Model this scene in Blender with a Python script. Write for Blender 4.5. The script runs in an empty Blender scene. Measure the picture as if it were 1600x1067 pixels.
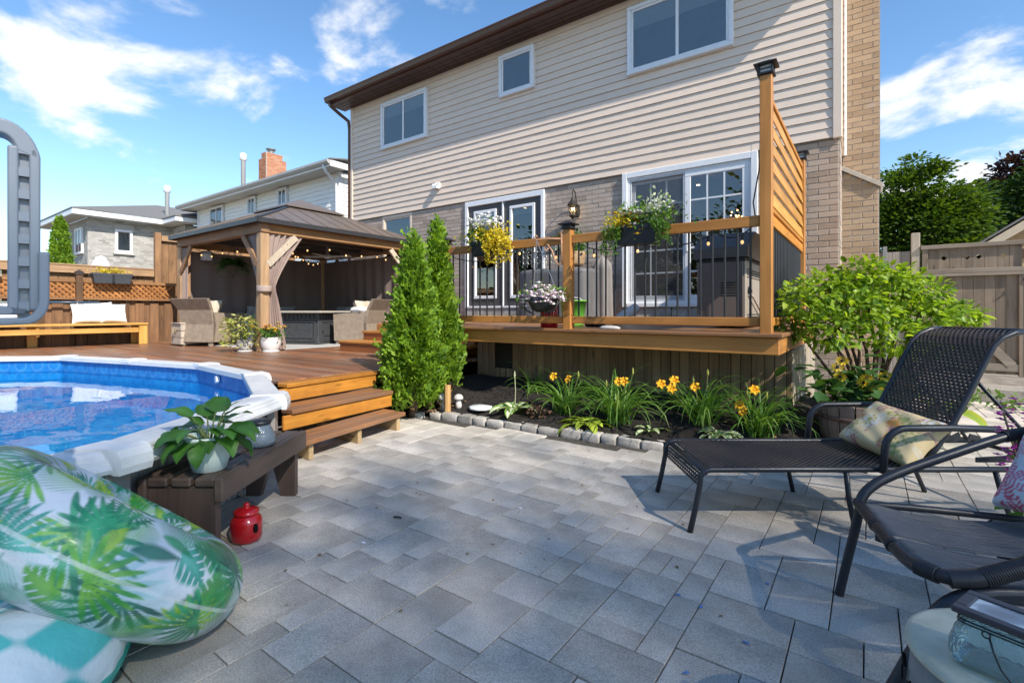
import bpy, math, random
import numpy as np
from mathutils import Vector, Matrix

random.seed(7)
rng = np.random.default_rng(7)
sc = bpy.context.scene
R = math.radians

# ------------------------------------------------------------------ camera
H = 1.12                       # eye height above the patio
cam_d = bpy.data.cameras.new('camera')
cam = bpy.data.objects.new('camera', cam_d)
sc.collection.objects.link(cam)
cam.location = (0, 0, H)
cam.rotation_euler = (R(90), 0, R(36))
cam_d.sensor_width = 36
cam_d.lens = 17.28
cam_d.shift_y = -0.0291
cam_d.clip_start = 0.05
cam_d.clip_end = 600
sc.camera = cam

# ------------------------------------------------------------------ light
SUN_EL, SUN_AZ = R(41), R(-16)          # azimuth from +X towards +Y
EXPOSURE = 0.68
SKY_STRENGTH = 0.15
SUN_STRENGTH = 4.3
sun_d = bpy.data.lights.new('sun', 'SUN')
sun_d.energy = SUN_STRENGTH
sun_d.angle = R(0.53)
sun_d.color = (1.0, 0.93, 0.82)
sun = bpy.data.objects.new('sun', sun_d)
sc.collection.objects.link(sun)
sdir = Vector((math.cos(SUN_EL)*math.cos(SUN_AZ), math.cos(SUN_EL)*math.sin(SUN_AZ), math.sin(SUN_EL)))
sun.rotation_euler = sdir.to_track_quat('Z', 'Y').to_euler()
sun.location = (20, -2, 18)

w = bpy.data.worlds.new('World')
sc.world = w
w.use_nodes = True
nt = w.node_tree
nt.nodes.clear()
def wn(t, **k):
    n = nt.nodes.new(t)
    for a, b in k.items():
        setattr(n, a, b)
    return n
def wl(a, b): nt.links.new(a, b)
def wmath(op, a, b=None, clamp=False):
    n = wn('ShaderNodeMath', operation=op, use_clamp=clamp)
    for i, x in enumerate((a, b)):
        if x is None: continue
        if isinstance(x, (int, float)): n.inputs[i].default_value = x
        else: wl(x, n.inputs[i])
    return n.outputs[0]
sky = wn('ShaderNodeTexSky', sky_type='NISHITA', sun_disc=False)
sky.sun_elevation = SUN_EL
sky.sun_rotation = R(90) - SUN_AZ
sky.air_density = 1.0
sky.dust_density = 0.15
sky.ozone_density = 1.0
hs = wn('ShaderNodeHueSaturation')
hs.inputs['Saturation'].default_value = 1.2
wl(sky.outputs[0], hs.inputs['Color'])
tc = wn('ShaderNodeTexCoord')
sep = wn('ShaderNodeSeparateXYZ')
wl(tc.outputs['Generated'], sep.inputs[0])
zc = wmath('ADD', wmath('MAXIMUM', sep.outputs[2], 0.0), 0.22)
cmb = wn('ShaderNodeCombineXYZ')
wl(wmath('DIVIDE', sep.outputs[0], zc), cmb.inputs[0])
wl(wmath('DIVIDE', sep.outputs[1], zc), cmb.inputs[1])
def wnoise(scale, detail, rough, off):
    mp = wn('ShaderNodeMapping')
    mp.inputs['Location'].default_value = off
    wl(cmb.outputs[0], mp.inputs[0])
    n = wn('ShaderNodeTexNoise')
    n.inputs['Scale'].default_value = scale
    n.inputs['Detail'].default_value = detail
    n.inputs['Roughness'].default_value = rough
    n.inputs['Distortion'].default_value = 0.25
    wl(mp.outputs[0], n.inputs[0])
    return n.outputs[0]
n1 = wnoise(2.3, 9, 0.56, (3.1, 1.7, 0))
def bias(d, lo, hi, amt):
    vd = wn('ShaderNodeVectorMath', operation='DOT_PRODUCT')
    wl(tc.outputs['Generated'], vd.inputs[0])
    vd.inputs[1].default_value = d
    mr = wn('ShaderNodeMapRange', interpolation_type='SMOOTHSTEP')
    mr.inputs['From Min'].default_value = lo
    mr.inputs['From Max'].default_value = hi
    mr.inputs['To Max'].default_value = amt
    wl(vd.outputs['Value'], mr.inputs['Value'])
    return mr.outputs[0]
dens = wmath('ADD', n1, bias((-0.878, 0.27, 0.395), 0.976, 0.9985, 0.16))
dens = wmath('ADD', dens, bias((0.10, 0.964, 0.235), 0.968, 0.998, 0.16))
dens = wmath('ADD', dens, bias((-0.66, 0.63, 0.42), 0.97, 0.999, 0.05))
mr = wn('ShaderNodeMapRange', interpolation_type='SMOOTHSTEP')
mr.inputs['From Min'].default_value = 0.60
mr.inputs['From Max'].default_value = 0.76
wl(dens, mr.inputs['Value'])
mixc = wn('ShaderNodeMix', data_type='RGBA')
wl(mr.outputs[0], mixc.inputs['Factor'])
wl(hs.outputs[0], mixc.inputs['A'])
mixc.inputs['B'].default_value = (5.2, 5.15, 5.05, 1)
bg = wn('ShaderNodeBackground')
bg.inputs['Strength'].default_value = SKY_STRENGTH
wl(mixc.outputs['Result'], bg.inputs['Color'])
wo = wn('ShaderNodeOutputWorld')
wl(bg.outputs[0], wo.inputs[0])

sc.view_settings.view_transform = 'Standard'
sc.view_settings.look = 'None'
sc.view_settings.gamma = 1
sc.view_settings.use_curve_mapping = False
sc.view_settings.exposure = EXPOSURE
sc.cycles.max_bounces = 8
sc.cycles.transparent_max_bounces = 24

# ------------------------------------------------------------------ helpers
S36, C36 = math.sin(R(36)), math.cos(R(36))
def CW(r, d, z):                # metres to the right of / ahead of the spot the viewer stands on
    return (C36*r - S36*d, S36*r + C36*d, z)
def V(*a): return Vector(a if len(a) == 3 else a[0])

class MB:
    def __init__(self): self.v = []; self.f = []
    def add(self, vs, fs):
        n = len(self.v)
        self.v += [tuple(p) for p in vs]
        self.f += [tuple(i+n for i in q) for q in fs]
        return self
    def quad(self, *p): return self.add(p, [tuple(range(len(p)))])
    def box(self, x0, y0, z0, x1, y1, z1):
        return self.add([(x0,y0,z0),(x1,y0,z0),(x1,y1,z0),(x0,y1,z0),(x0,y0,z1),(x1,y0,z1),(x1,y1,z1),(x0,y1,z1)],
                        [(3,2,1,0),(4,5,6,7),(0,1,5,4),(1,2,6,5),(2,3,7,6),(3,0,4,7)])
    def cbox(self, x0, y0, z0, x1, y1, z1, k=0.004, M=None):     # box with every edge chamfered, 44 triangles
        c = ((x0+x1)/2, (y0+y1)/2, (z0+z1)/2); h = ((x1-x0)/2, (y1-y0)/2, (z1-z0)/2)
        vs = []; idx = {}
        for sx in (-1,1):
            for sy in (-1,1):
                for sz in (-1,1):
                    s = (sx,sy,sz)
                    for a in range(3):
                        p = [c[i]+s[i]*(h[i]-(0 if i == a else min(k, h[i]*.45))) for i in range(3)]
                        idx[(s,a)] = len(vs)
                        vs.append(p if M is None else tuple(M @ Vector(p)))
        fs = []
        for a in range(3):
            b, d = (a+1) % 3, (a+2) % 3
            for sg in (-1,1):
                q = []
                for (u,w_) in ((-1,-1),(1,-1),(1,1),(-1,1)):
                    s = [0,0,0]; s[a] = sg; s[b] = u; s[d] = w_
                    q.append(idx[(tuple(s),a)])
                fs.append(q if sg > 0 else q[::-1])
            for u in (-1,1):                                # edges running along a
                for w_ in (-1,1):
                    s0=[0,0,0]; s0[b]=u; s0[d]=w_; s1=list(s0); s0[a]=-1; s1[a]=1
                    s0=tuple(s0); s1=tuple(s1)
                    q=[idx[(s0,b)],idx[(s1,b)],idx[(s1,d)],idx[(s0,d)]]
                    fs.append(q if u*w_ < 0 else q[::-1])
        for s in [(x,y,z) for x in (-1,1) for y in (-1,1) for z in (-1,1)]:
            q=[idx[(s,0)],idx[(s,1)],idx[(s,2)]]
            fs.append(q if s[0]*s[1]*s[2] > 0 else q[::-1])
        return self.add(vs, fs)
    def bar(self, p0, p1, w_, h, up=(0,0,1), k=0.0):             # beam from p0 to p1, w_ across, h along up
        p0 = Vector(p0); p1 = Vector(p1); t = (p1-p0); L = t.length; t.normalize()
        u = Vector(up); sd = t.cross(u)
        if sd.length < 1e-5: sd = t.cross(Vector((1,0,0)))
        sd.normalize(); u = sd.cross(t).normalized()
        M = Matrix((( t.x, sd.x, u.x, p0.x),(t.y, sd.y, u.y, p0.y),(t.z, sd.z, u.z, p0.z),(0,0,0,1)))
        return self.cbox(0, -w_/2, -h/2, L, w_/2, h/2, k or min(w_,h)*.06, M)
    def tube(self, pts, r, n=8, closed=False, caps=True):
        P = [Vector(p) for p in pts]; m = len(P)
        rr = r if isinstance(r, (list,tuple)) else [r]*m
        T = []
        for i in range(m):
            a = P[(i-1) % m] if (closed or i > 0) else P[i]
            b = P[(i+1) % m] if (closed or i < m-1) else P[i]
            t = (b-a)
            T.append(t.normalized() if t.length > 1e-9 else Vector((0,0,1)))
        nv = T[0].orthogonal().normalized()
        if abs(T[0].z) < .95: nv = (Vector((0,0,1)) - T[0]*T[0].z).normalized()
        vs = []
        for i in range(m):
            nv = (nv - T[i]*nv.dot(T[i]))
            nv = nv.normalized() if nv.length > 1e-6 else T[i].orthogonal().normalized()
            bv = T[i].cross(nv)
            for j in range(n):
                a = 2*math.pi*j/n
                vs.append(P[i] + (nv*math.cos(a) + bv*math.sin(a))*rr[i])
        fs = []
        for i in range(m if closed else m-1):
            for j in range(n):
                i2 = (i+1) % m; j2 = (j+1) % n
                fs.append((i*n+j, i*n+j2, i2*n+j2, i2*n+j))
        if caps and not closed:
            fs.append(tuple(range(n))[::-1]); fs.append(tuple((m-1)*n+j for j in range(n)))
        return self.add(vs, fs)
    def lathe(self, prof, c=(0,0,0), n=24, sx=1.0, sy=1.0, wob=None):
        vs = []; m = len(prof)
        for (r_, z) in prof:
            for j in range(n):
                a = 2*math.pi*j/n
                q = r_*(1 if wob is None else wob(a, z))
                vs.append((c[0]+q*math.cos(a)*sx, c[1]+q*math.sin(a)*sy, c[2]+z))
        fs = []
        for i in range(m-1):
            for j in range(n):
                j2 = (j+1) % n
                fs.append((i*n+j, i*n+j2, (i+1)*n+j2, (i+1)*n+j))
        if prof[0][0] > 1e-6: fs.append(tuple(range(n))[::-1])
        if prof[-1][0] > 1e-6: fs.append(tuple((m-1)*n+j for j in range(n)))
        return self.add(vs, fs)
    def ball(self, c, r, n=10, m=6, sz=1.0):
        prof = [(max(r*math.sin(math.pi*i/m), 1e-7), -r*sz*math.cos(math.pi*i/m)) for i in range(m+1)]
        return self.lathe(prof, c, n)
    def prism(self, poly, ext):
        n = len(poly); e = Vector(ext)
        vs = [Vector(p) for p in poly]; vs = vs + [p+e for p in vs]
        fs = [tuple(range(n))[::-1], tuple(range(n, 2*n))] + [(i, (i+1) % n, n+(i+1) % n, n+i) for i in range(n)]
        return self.add(vs, fs)
    def grid(self, fn, nu, nv, closeu=False, closev=False):
        base = []
        for i in range(nu if closeu else nu+1):
            for j in range(nv if closev else nv+1):
                base.append(fn(i/nu, j/nv))
        mv = nv if closev else nv+1; mu = nu if closeu else nu+1
        fs = []
        for i in range(nu):
            for j in range(nv):
                i2 = (i+1) % mu; j2 = (j+1) % mv
                fs.append((i*mv+j, i2*mv+j, i2*mv+j2, i*mv+j2))
        return self.add(base, fs)

WORG = {}
COL = sc.collection
def new_obj(name, me, parent, org):
    o = bpy.data.objects.new(name, me); COL.objects.link(o)
    if parent is not None:
        o.parent = parent
        po = WORG[parent.name]
        o.location = (org[0]-po[0], org[1]-po[1], org[2]-po[2])
    else:
        o.location = org
    WORG[o.name] = tuple(org)
    return o
def obj(name, mb, m, parent=None, smooth=False, org=None, kind=None):
    va = np.array(mb.v, dtype=float)
    if org is None:
        mn, mx = va.min(0), va.max(0)
        org = ((mn[0]+mx[0])/2, (mn[1]+mx[1])/2, mn[2])
    va = va - np.array(org)
    me = bpy.data.meshes.new(name)
    me.from_pydata([tuple(p) for p in va], [], mb.f)
    if smooth: me.polygons.foreach_set('use_smooth', [True]*len(me.polygons))
    me.materials.append(m)
    me.update()
    o = new_obj(name, me, parent, org)
    if kind: o['kind'] = kind
    return o
def share(name, me, parent, org, rot=None, scale=None):
    o = new_obj(name, me, parent, org)
    if rot is not None: o.rotation_euler = rot
    if scale is not None: o.scale = scale
    return o
def tag(o, label, cat, group=None):
    o['label'] = label; o['category'] = cat
    if group: o['group'] = group
    return o
def thing(name, label, cat, loc, group=None):
    o = bpy.data.objects.new(name, None); COL.objects.link(o)
    o.empty_display_size = .1; o.location = loc
    WORG[o.name] = tuple(loc)
    return tag(o, label, cat, group)
def struct(o):
    o['kind'] = 'structure'; return o

def clump_mesh(name, pos, ax, nr, size, tv, tf, m, parent=None, org=None, kind=None, smooth=False):
    """many copies of one small leaf template as a single mesh (numpy)"""
    pos = np.asarray(pos, float); ax = np.asarray(ax, float); nr = np.asarray(nr, float)
    size = np.asarray(size, float).reshape(-1, 1) if np.ndim(size) < 2 else np.asarray(size, float)
    ax /= np.linalg.norm(ax, axis=1, keepdims=True)+1e-9
    bi = np.cross(nr, ax); bi /= np.linalg.norm(bi, axis=1, keepdims=True)+1e-9
    nn = np.cross(ax, bi)
    tv = np.asarray(tv, float); N = len(pos); K = len(tv)
    P = pos[:,None,:] + size[:,None,:]*(tv[None,:,0:1]*ax[:,None,:] + tv[None,:,1:2]*bi[:,None,:] + tv[None,:,2:3]*nn[:,None,:])
    P = P.reshape(-1, 3)
    if org is None:
        mn, mx = P.min(0), P.max(0); org = ((mn[0]+mx[0])/2, (mn[1]+mx[1])/2, mn[2])
    P = P - np.array(org)
    tf_flat = np.concatenate([np.array(f) for f in tf]); lens = np.array([len(f) for f in tf])
    loops = (tf_flat[None,:] + (np.arange(N)*K)[:,None]).reshape(-1)
    tot = np.tile(lens, N); start = np.concatenate([[0], np.cumsum(tot)[:-1]])
    me = bpy.data.meshes.new(name)
    me.vertices.add(len(P)); me.vertices.foreach_set('co', P.astype(np.float32).ravel())
    me.loops.add(len(loops)); me.loops.foreach_set('vertex_index', loops.astype(np.int32))
    me.polygons.add(len(tot)); me.polygons.foreach_set('loop_start', start.astype(np.int32))
    me.polygons.foreach_set('loop_total', tot.astype(np.int32))
    if smooth: me.polygons.foreach_set('use_smooth', [True]*len(tot))
    me.update(calc_edges=True)
    me.materials.append(m)
    o = new_obj(name, me, parent, org)
    if kind: o['kind'] = kind
    return o
LEAF2 = ([(0,0,0),(.45,-.28,.06),(1,0,-.04),(.45,.28,.06)], [(0,1,2),(0,2,3)])
LEAF4 = ([(0,0,0),(.25,-.26,.07),(.65,-.24,.06),(1,0,-.1),(.65,.24,.06),(.25,.26,.07),(.4,0,0)],
         [(0,1,6),(1,2,6),(2,3,6),(3,4,6),(4,5,6),(5,0,6)])
def rdir(n):
    a = rng.normal(size=(n,3)); return a/np.linalg.norm(a, axis=1, keepdims=True)

# ------------------------------------------------------------------ materials
MATS = {}
class NT:
    def __init__(self, name):
        self.m = bpy.data.materials.new(name); self.m.use_nodes = True
        self.t = self.m.node_tree; self.t.nodes.clear()
        self.out = self.n('ShaderNodeOutputMaterial')
        self.p = self.n('ShaderNodeBsdfPrincipled')
        self.l(self.p.outputs[0], self.out.inputs[0])
        self.tc = self.n('ShaderNodeTexCoord')
        self.oi = None
    def n(self, t, **k):
        x = self.t.nodes.new(t)
        for a, b in k.items(): setattr(x, a, b)
        return x
    def l(self, a, b): self.t.links.new(a, b)
    def s(self, node, **k):
        for a, b in k.items(): node.inputs[a.replace('_', ' ')].default_value = b
    def rnd(self):
        if self.oi is None: self.oi = self.n('ShaderNodeObjectInfo')
        return self.oi.outputs['Random']
    def coord(self, scale=(1,1,1), jitter=True, src='Object'):
        mp = self.n('ShaderNodeMapping'); mp.inputs['Scale'].default_value = scale
        if jitter:
            va = self.n('ShaderNodeVectorMath', operation='MULTIPLY_ADD')
            cx = self.n('ShaderNodeCombineXYZ')
            for i in range(3): self.l(self.rnd(), cx.inputs[i])
            va.inputs[1].default_value = (37.0, 23.0, 51.0)
            self.l(cx.outputs[0], va.inputs[0]); self.l(self.tc.outputs[src], va.inputs[2])
            self.l(va.outputs[0], mp.inputs[0])
        else:
            self.l(self.tc.outputs[src], mp.inputs[0])
        return mp.outputs[0]
    def noise(self, vec, scale=5, detail=4, rough=.5, dist=0):
        x = self.n('ShaderNodeTexNoise')
        self.s(x, Scale=scale, Detail=detail, Roughness=rough, Distortion=dist)
        self.l(vec, x.inputs['Vector']); return x.outputs[0]
    def ramp(self, fac, stops):
        x = self.n('ShaderNodeValToRGB'); e = x.color_ramp.elements
        while len(e) < len(stops): e.new(.5)
        for i, (p, c) in enumerate(stops):
            e[i].position = p; e[i].color = (*c, 1) if len(c) == 3 else c
        self.l(fac, x.inputs[0]); return x.outputs[0]
    def mix(self, fac, a, b, blend='MIX'):
        x = self.n('ShaderNodeMix', data_type='RGBA', blend_type=blend)
        for k, v in (('Factor', fac), ('A', a), ('B', b)):
            i = x.inputs[k]
            if isinstance(v, (int, float)): i.default_value = v
            elif isinstance(v, tuple): i.default_value = (*v, 1) if len(v) == 3 else v
            else: self.l(v, i)
        return x.outputs['Result']
    def math(self, op, a, b=None, clamp=False):
        x = self.n('ShaderNodeMath', operation=op, use_clamp=clamp)
        for i, q in enumerate((a, b)):
            if q is None: continue
            if isinstance(q, (int, float)): x.inputs[i].default_value = q
            else: self.l(q, x.inputs[i])
        return x.outputs[0]
    def val(self, col, v):                               # scale a colour's value
        x = self.n('ShaderNodeVectorMath', operation='SCALE')
        self.l(col, x.inputs[0])
        if isinstance(v, (int, float)): x.inputs['Scale'].default_value = v
        else: self.l(v, x.inputs['Scale'])
        return x.outputs[0]
    def randval(self, lo, hi):
        mr_ = self.n('ShaderNodeMapRange'); self.s(mr_, To_Min=lo, To_Max=hi)
        self.l(self.rnd(), mr_.inputs[0]); return mr_.outputs[0]
    def bump(self, h, strength=.3, dist=.01):
        x = self.n('ShaderNodeBump'); self.s(x, Strength=strength, Distance=dist)
        self.l(h, x.inputs['Height']); self.l(x.outputs[0], self.p.inputs['Normal']); return x.outputs[0]
    def base(self, c):
        if isinstance(c, tuple): self.p.inputs['Base Color'].default_value = (*c, 1)
        else: self.l(c, self.p.inputs['Base Color'])
def dk(c, f): return tuple(x*f for x in c)

def plain(name, c, rough=.5, metal=0.0, mott=.12, scale=14, bump=.05, var=.0, coat=0.0, spec=.5, jitter=True):
    if name in MATS: return MATS[name]
    k = NT(name); v = k.coord(jitter=jitter)
    n = k.noise(v, scale, 5, .6)
    col = k.ramp(n, [(.3, dk(c, 1-mott)), (.7, dk(c, 1+mott))])
    if var: col = k.val(col, k.randval(1-var, 1+var))
    k.base(col)
    k.s(k.p, Roughness=rough, Metallic=metal, Coat_Weight=coat, Specular_IOR_Level=spec)
    if bump: k.bump(k.noise(v, scale*6, 4, .6), bump, .01)
    MATS[name] = k.m; return k.m
def wood(name, c1, c2, axis, rough=.55, var=.22, grain=26, bump=.25, spec=.35, weather=None, coat=0.0):
    key = name+'_'+axis
    if key in MATS: return MATS[key]
    k = NT(key)
    sc_ = {'x': (1.2, grain, grain), 'y': (grain, 1.2, grain), 'z': (grain, grain, 1.2)}[axis]
    v = k.coord(sc_)
    g = k.noise(v, 1.0, 6, .62, .6)
    col = k.ramp(g, [(.28, c2), (.5, tuple((a+b)/2 for a, b in zip(c1, c2))), (.72, c1)])
    big = k.noise(k.coord((.7, .7, .7)), 3.5, 3, .5)
    col = k.val(col, k.math('MULTIPLY_ADD', big, .7) if False else k.math('ADD', k.math('MULTIPLY', big, .6), .7))
    # knots: sparse dark spots
    ks = {'x': (2.2, 9, 9), 'y': (9, 2.2, 9), 'z': (9, 9, 2.2)}[axis]
    vo = k.n('ShaderNodeTexVoronoi', feature='F1'); k.s(vo, Scale=1.0)
    k.l(k.coord(ks), vo.inputs['Vector'])
    kn = k.n('ShaderNodeMapRange'); k.s(kn, From_Min=.05, From_Max=.16, To_Min=.55, To_Max=1.0)
    k.l(vo.outputs['Distance'], kn.inputs[0])
    col = k.val(col, kn.outputs[0])
    if weather:
        wz = k.noise(k.coord((1, 1, 1)), 1.7, 5, .6)
        f = k.n('ShaderNodeMapRange'); k.s(f, From_Min=.46, From_Max=.66); k.l(wz, f.inputs[0])
        col = k.mix(f.outputs[0], col, weather)
    col = k.val(col, k.randval(1-var, 1+var))
    k.base(col)
    k.s(k.p, Roughness=rough, Specular_IOR_Level=spec, Coat_Weight=coat, Coat_Roughness=.25)
    k.bump(g, bump, .006)
    MATS[key] = k.m; return k.m
def foliage(name, cols, rough=.5, trans=.35, scale=1.5):
    if name in MATS: return MATS[name]
    k = NT(name)
    ge = k.n('ShaderNodeNewGeometry')
    st = [(i/(len(cols)-1), c) for i, c in enumerate(cols)]
    nz = k.noise(k.coord(jitter=False), scale, 3, .5)
    fac = k.math('ADD', k.math('MULTIPLY', ge.outputs['Random Per Island'], .62), k.math('MULTIPLY', k.math('SUBTRACT', nz, .3), .8), True)
    col = k.ramp(fac, st)
    k.base(col); k.s(k.p, Roughness=rough, Specular_IOR_Level=.35)
    tr = k.n('ShaderNodeBsdfTranslucent')
    tcx = k.mix(1.0, col, (1.9, 1.75, .6), 'MULTIPLY')
    k.l(tcx, tr.inputs[0])
    mx = k.n('ShaderNodeMixShader'); mx.inputs[0].default_value = trans
    k.l(k.p.outputs[0], mx.inputs[1]); k.l(tr.outputs[0], mx.inputs[2]); k.l(mx.outputs[0], k.out.inputs[0])
    MATS[name] = k.m; return k.m
def leafmat(name, edge, mid, rough=.42, trans=.25):
    """large leaf: veins and a paler rim, own UV (x along, y across)"""
    if name in MATS: return MATS[name]
    k = NT(name)
    sp = k.n('ShaderNodeSeparateXYZ'); k.l(k.tc.outputs['UV'], sp.inputs[0])
    ay = k.math('ABSOLUTE', k.math('SUBTRACT', sp.outputs[1], .5))
    nz = k.noise(k.coord((1,1,1)), 22, 3, .5)
    e = k.math('ADD', k.math('MULTIPLY', ay, 2.0), k.math('MULTIPLY', k.math('SUBTRACT', nz, .5), .5))
    f = k.n('ShaderNodeMapRange'); k.s(f, From_Min=.42, From_Max=.62); k.l(e, f.inputs[0])
    col = k.mix(f.outputs[0], mid, edge)
    wv = k.n('ShaderNodeTexWave'); k.s(wv, Scale=4.0, Distortion=.0)
    cb = k.n('ShaderNodeCombineXYZ'); k.l(k.math('SUBTRACT', sp.outputs[0], k.math('MULTIPLY', ay, .9)), cb.inputs[0])
    k.l(cb.outputs[0], wv.inputs[0])
    col = k.val(col, k.math('ADD', k.math('MULTIPLY', wv.outputs['Fac'], .22), .86))
    col = k.val(col, k.randval(.75, 1.25))
    k.base(col); k.s(k.p, Roughness=rough, Specular_IOR_Level=.5)
    k.bump(wv.outputs['Fac'], .35, .004)
    tr = k.n('ShaderNodeBsdfTranslucent'); k.l(k.mix(1.0, col, (1.5, 1.6, .6), 'MULTIPLY'), tr.inputs[0])
    mx = k.n('ShaderNodeMixShader'); mx.inputs[0].default_value = trans
    k.l(k.p.outputs[0], mx.inputs[1]); k.l(tr.outputs[0], mx.inputs[2]); k.l(mx.outputs[0], k.out.inputs[0])
    MATS[name] = k.m; return k.m
def glass(name, tint=(.8,.86,.9), refl=.5, rough=.0, bump=0.0):
    """window pane: see-through with a mirror-like surface"""
    if name in MATS: return MATS[name]
    k = NT(name)
    t = k.n('ShaderNodeBsdfTransparent'); t.inputs[0].default_value = (*tint, 1)
    g = k.n('ShaderNodeBsdfGlossy'); g.inputs['Roughness'].default_value = rough
    lw = k.n('ShaderNodeFresnel'); lw.inputs[0].default_value = 1.0+refl
    if bump:
        b = k.n('ShaderNodeBump'); k.s(b, Strength=bump, Distance=.02)
        k.l(k.noise(k.coord(jitter=False), 9, 3, .5), b.inputs['Height'])
        k.l(b.outputs[0], g.inputs['Normal']); k.l(b.outputs[0], lw.inputs['Normal'])
    mx = k.n('ShaderNodeMixShader')
    k.l(lw.outputs[0], mx.inputs[0]); k.l(t.outputs[0], mx.inputs[1]); k.l(g.outputs[0], mx.inputs[2])
    k.l(mx.outputs[0], k.out.inputs[0]); MATS[name] = k.m; return k.m
def glow(name, c, s):
    if name in MATS: return MATS[name]
    k = NT(name); k.s(k.p, Emission_Color=(*c, 1), Emission_Strength=s); k.base(c)
    MATS[name] = k.m; return k.m
def vcol(name, rough=.35, bump=0, spec=.5, coat=0.0, trans=0.0, wrinkle=None):
    if name in MATS: return MATS[name]
    k = NT(name)
    a = k.n('ShaderNodeVertexColor'); a.layer_name = 'print'
    k.base(a.outputs[0]); k.s(k.p, Roughness=rough, Specular_IOR_Level=spec, Coat_Weight=coat, Coat_Roughness=.15)
    if wrinkle: k.bump(k.noise(k.coord(wrinkle, jitter=False), 1, 3, .5), bump, .02)
    elif bump: k.bump(k.noise(k.coord(jitter=False), 60, 3, .5), bump, .004)
    MATS[name] = k.m; return k.m

# palette
ORANGE = ((.56,.245,.04), (.36,.135,.02))
CEDAR = ((.50,.225,.06), (.34,.14,.032))
DECKB = ((.34,.145,.065), (.17,.07,.034))
FENCE = ((.24,.125,.06), (.10,.052,.027))
GREYW = ((.27,.21,.155), (.15,.115,.085))
SKIRT = ((.36,.24,.14), (.18,.115,.065))
black_metal = plain('black_metal', (.018,.018,.02), .42, mott=.15, bump=.03)
white_vinyl = plain('white_vinyl', (.74,.75,.77), .38, mott=.03, bump=.02)
def brickmat(name, cols, rough=.85):
    if name in MATS: return MATS[name]
    k = NT(name)
    v = k.coord((1,1,1))
    n = k.noise(k.coord((1, 1, 4)), 9, 6, .65)
    c = k.ramp(k.math('ADD', k.math('MULTIPLY', k.rnd(), .6), k.math('MULTIPLY', n, .45)), [(i/(len(cols)-1), c) for i, c in enumerate(cols)])
    sm = k.noise(k.coord((1, 1, 2.2)), 4.2, 5, .65)
    f = k.n('ShaderNodeMapRange'); k.s(f, From_Min=.62, From_Max=.75, To_Max=.45); k.l(sm, f.inputs[0])
    c = k.mix(f.outputs[0], c, (.5,.46,.42))
    k.base(c); k.s(k.p, Roughness=rough, Specular_IOR_Level=.2)
    k.bump(k.noise(v, 60, 5, .7), .5, .006)
    MATS[name] = k.m; return k.m
# ------------------------------------------------------------------ ground
GZ = -0.06
soil = plain('bare_soil', (.20,.17,.135), .95, mott=.5, scale=3, bump=.4, jitter=False)
g = MB(); g.quad((-150,-150,GZ),(150,-150,GZ),(150,150,GZ),(-150,150,GZ))
struct(obj('ground', g, soil, org=(0,0,GZ)))

# ------------------------------------------------------------------ house
WY = 7.38
house = thing('house', 'two storey house with beige siding over greyish brick and brown eaves', 'house', (-5.2, 7.38, 0))
siding = plain('siding_beige', (.71,.575,.465), .48, mott=.035, scale=5, bump=.08, var=.025, spec=.4)
SP = (6.05-3.31)/22
for i in range(22):
    z = 3.31+i*SP
    m_ = MB()
    y0 = WY-.020
    cuts = [-10.12, -10.12+1.5+(i*2.37) % 3.3]
    while cuts[-1]+3.66 < -1.2: cuts.append(cuts[-1]+3.66)
    cuts.append(-.36)
    for q, (xa, xb) in enumerate(zip(cuts[:-1], cuts[1:])):        # lengths lapped over one another
        o_ = -.0022*(q % 2)+random.uniform(-.0008,.0008); dz_ = random.uniform(-.0012,.0012)
        m_.prism([(xa,y0+o_,z+dz_),(xa,y0+.002+o_,z+.012),(xa,WY-.004+o_,z+SP-.003),(xa,WY+.01,z+SP-.003),(xa,WY+.01,z+dz_)], (xb-xa+(.02 if q < len(cuts)-2 else 0),0,0))
    obj('siding_board', m_, siding, house)
for xa, xb in ((-10.19,-10.11),(-.37,-.27)):
    m_ = MB(); m_.cbox(xa, WY-.034, 3.29, xb, WY+.06, 6.05, .008); obj('corner_trim', m_, siding, house)
m_ = MB(); m_.box(-10.12, WY+.012, 3.28, -.36, WY+.1, 6.05)
obj('wall_sheathing', m_, plain('sheathing', (.2,.17,.14), .9), house)
# side wall towards the gate
for i in range(22):
    z = 3.31+i*SP; m_ = MB()
    x0 = -.30+.016
    m_.prism([(x0,7.45,z),(x0-.012,7.45,z+SP-.003),(-.34,7.45,z+SP-.003),(-.34,7.45,z)], (0,.9,0))
    obj('siding_board', m_, siding, house)

MORT = plain('mortar', (.36,.32,.28), .9, mott=.2, scale=30, bump=.4)
brick_m = brickmat('brick_taupe', [(.24,.17,.125),(.39,.285,.21),(.48,.365,.28),(.33,.255,.205)])
brick_ch = brickmat('brick_buff', [(.24,.165,.11),(.37,.265,.175),(.45,.33,.22),(.30,.23,.17)])
def island_brick(name, cols):
    if name in MATS: return MATS[name]
    k = NT(name); ge = k.n('ShaderNodeNewGeometry')
    n = k.noise(k.coord((1,1,3), jitter=False), 8, 6, .65)
    c = k.ramp(k.math('ADD', k.math('MULTIPLY', ge.outputs['Random Per Island'], .65), k.math('MULTIPLY', n, .4)), [(i/(len(cols)-1), c) for i, c in enumerate(cols)])
    f = k.n('ShaderNodeMapRange'); k.s(f, From_Min=.58, From_Max=.72, To_Max=.4)
    k.l(k.noise(k.coord((1,1,2), jitter=False), 3.7, 5, .65), f.inputs[0])
    c = k.mix(f.outputs[0], c, (.48,.45,.42))
    k.base(c); k.s(k.p, Roughness=.85, Specular_IOR_Level=.2)
    k.bump(k.noise(k.coord(jitter=False), 60, 5, .7), .5, .006)
    MATS[name] = k.m; return k.m
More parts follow.
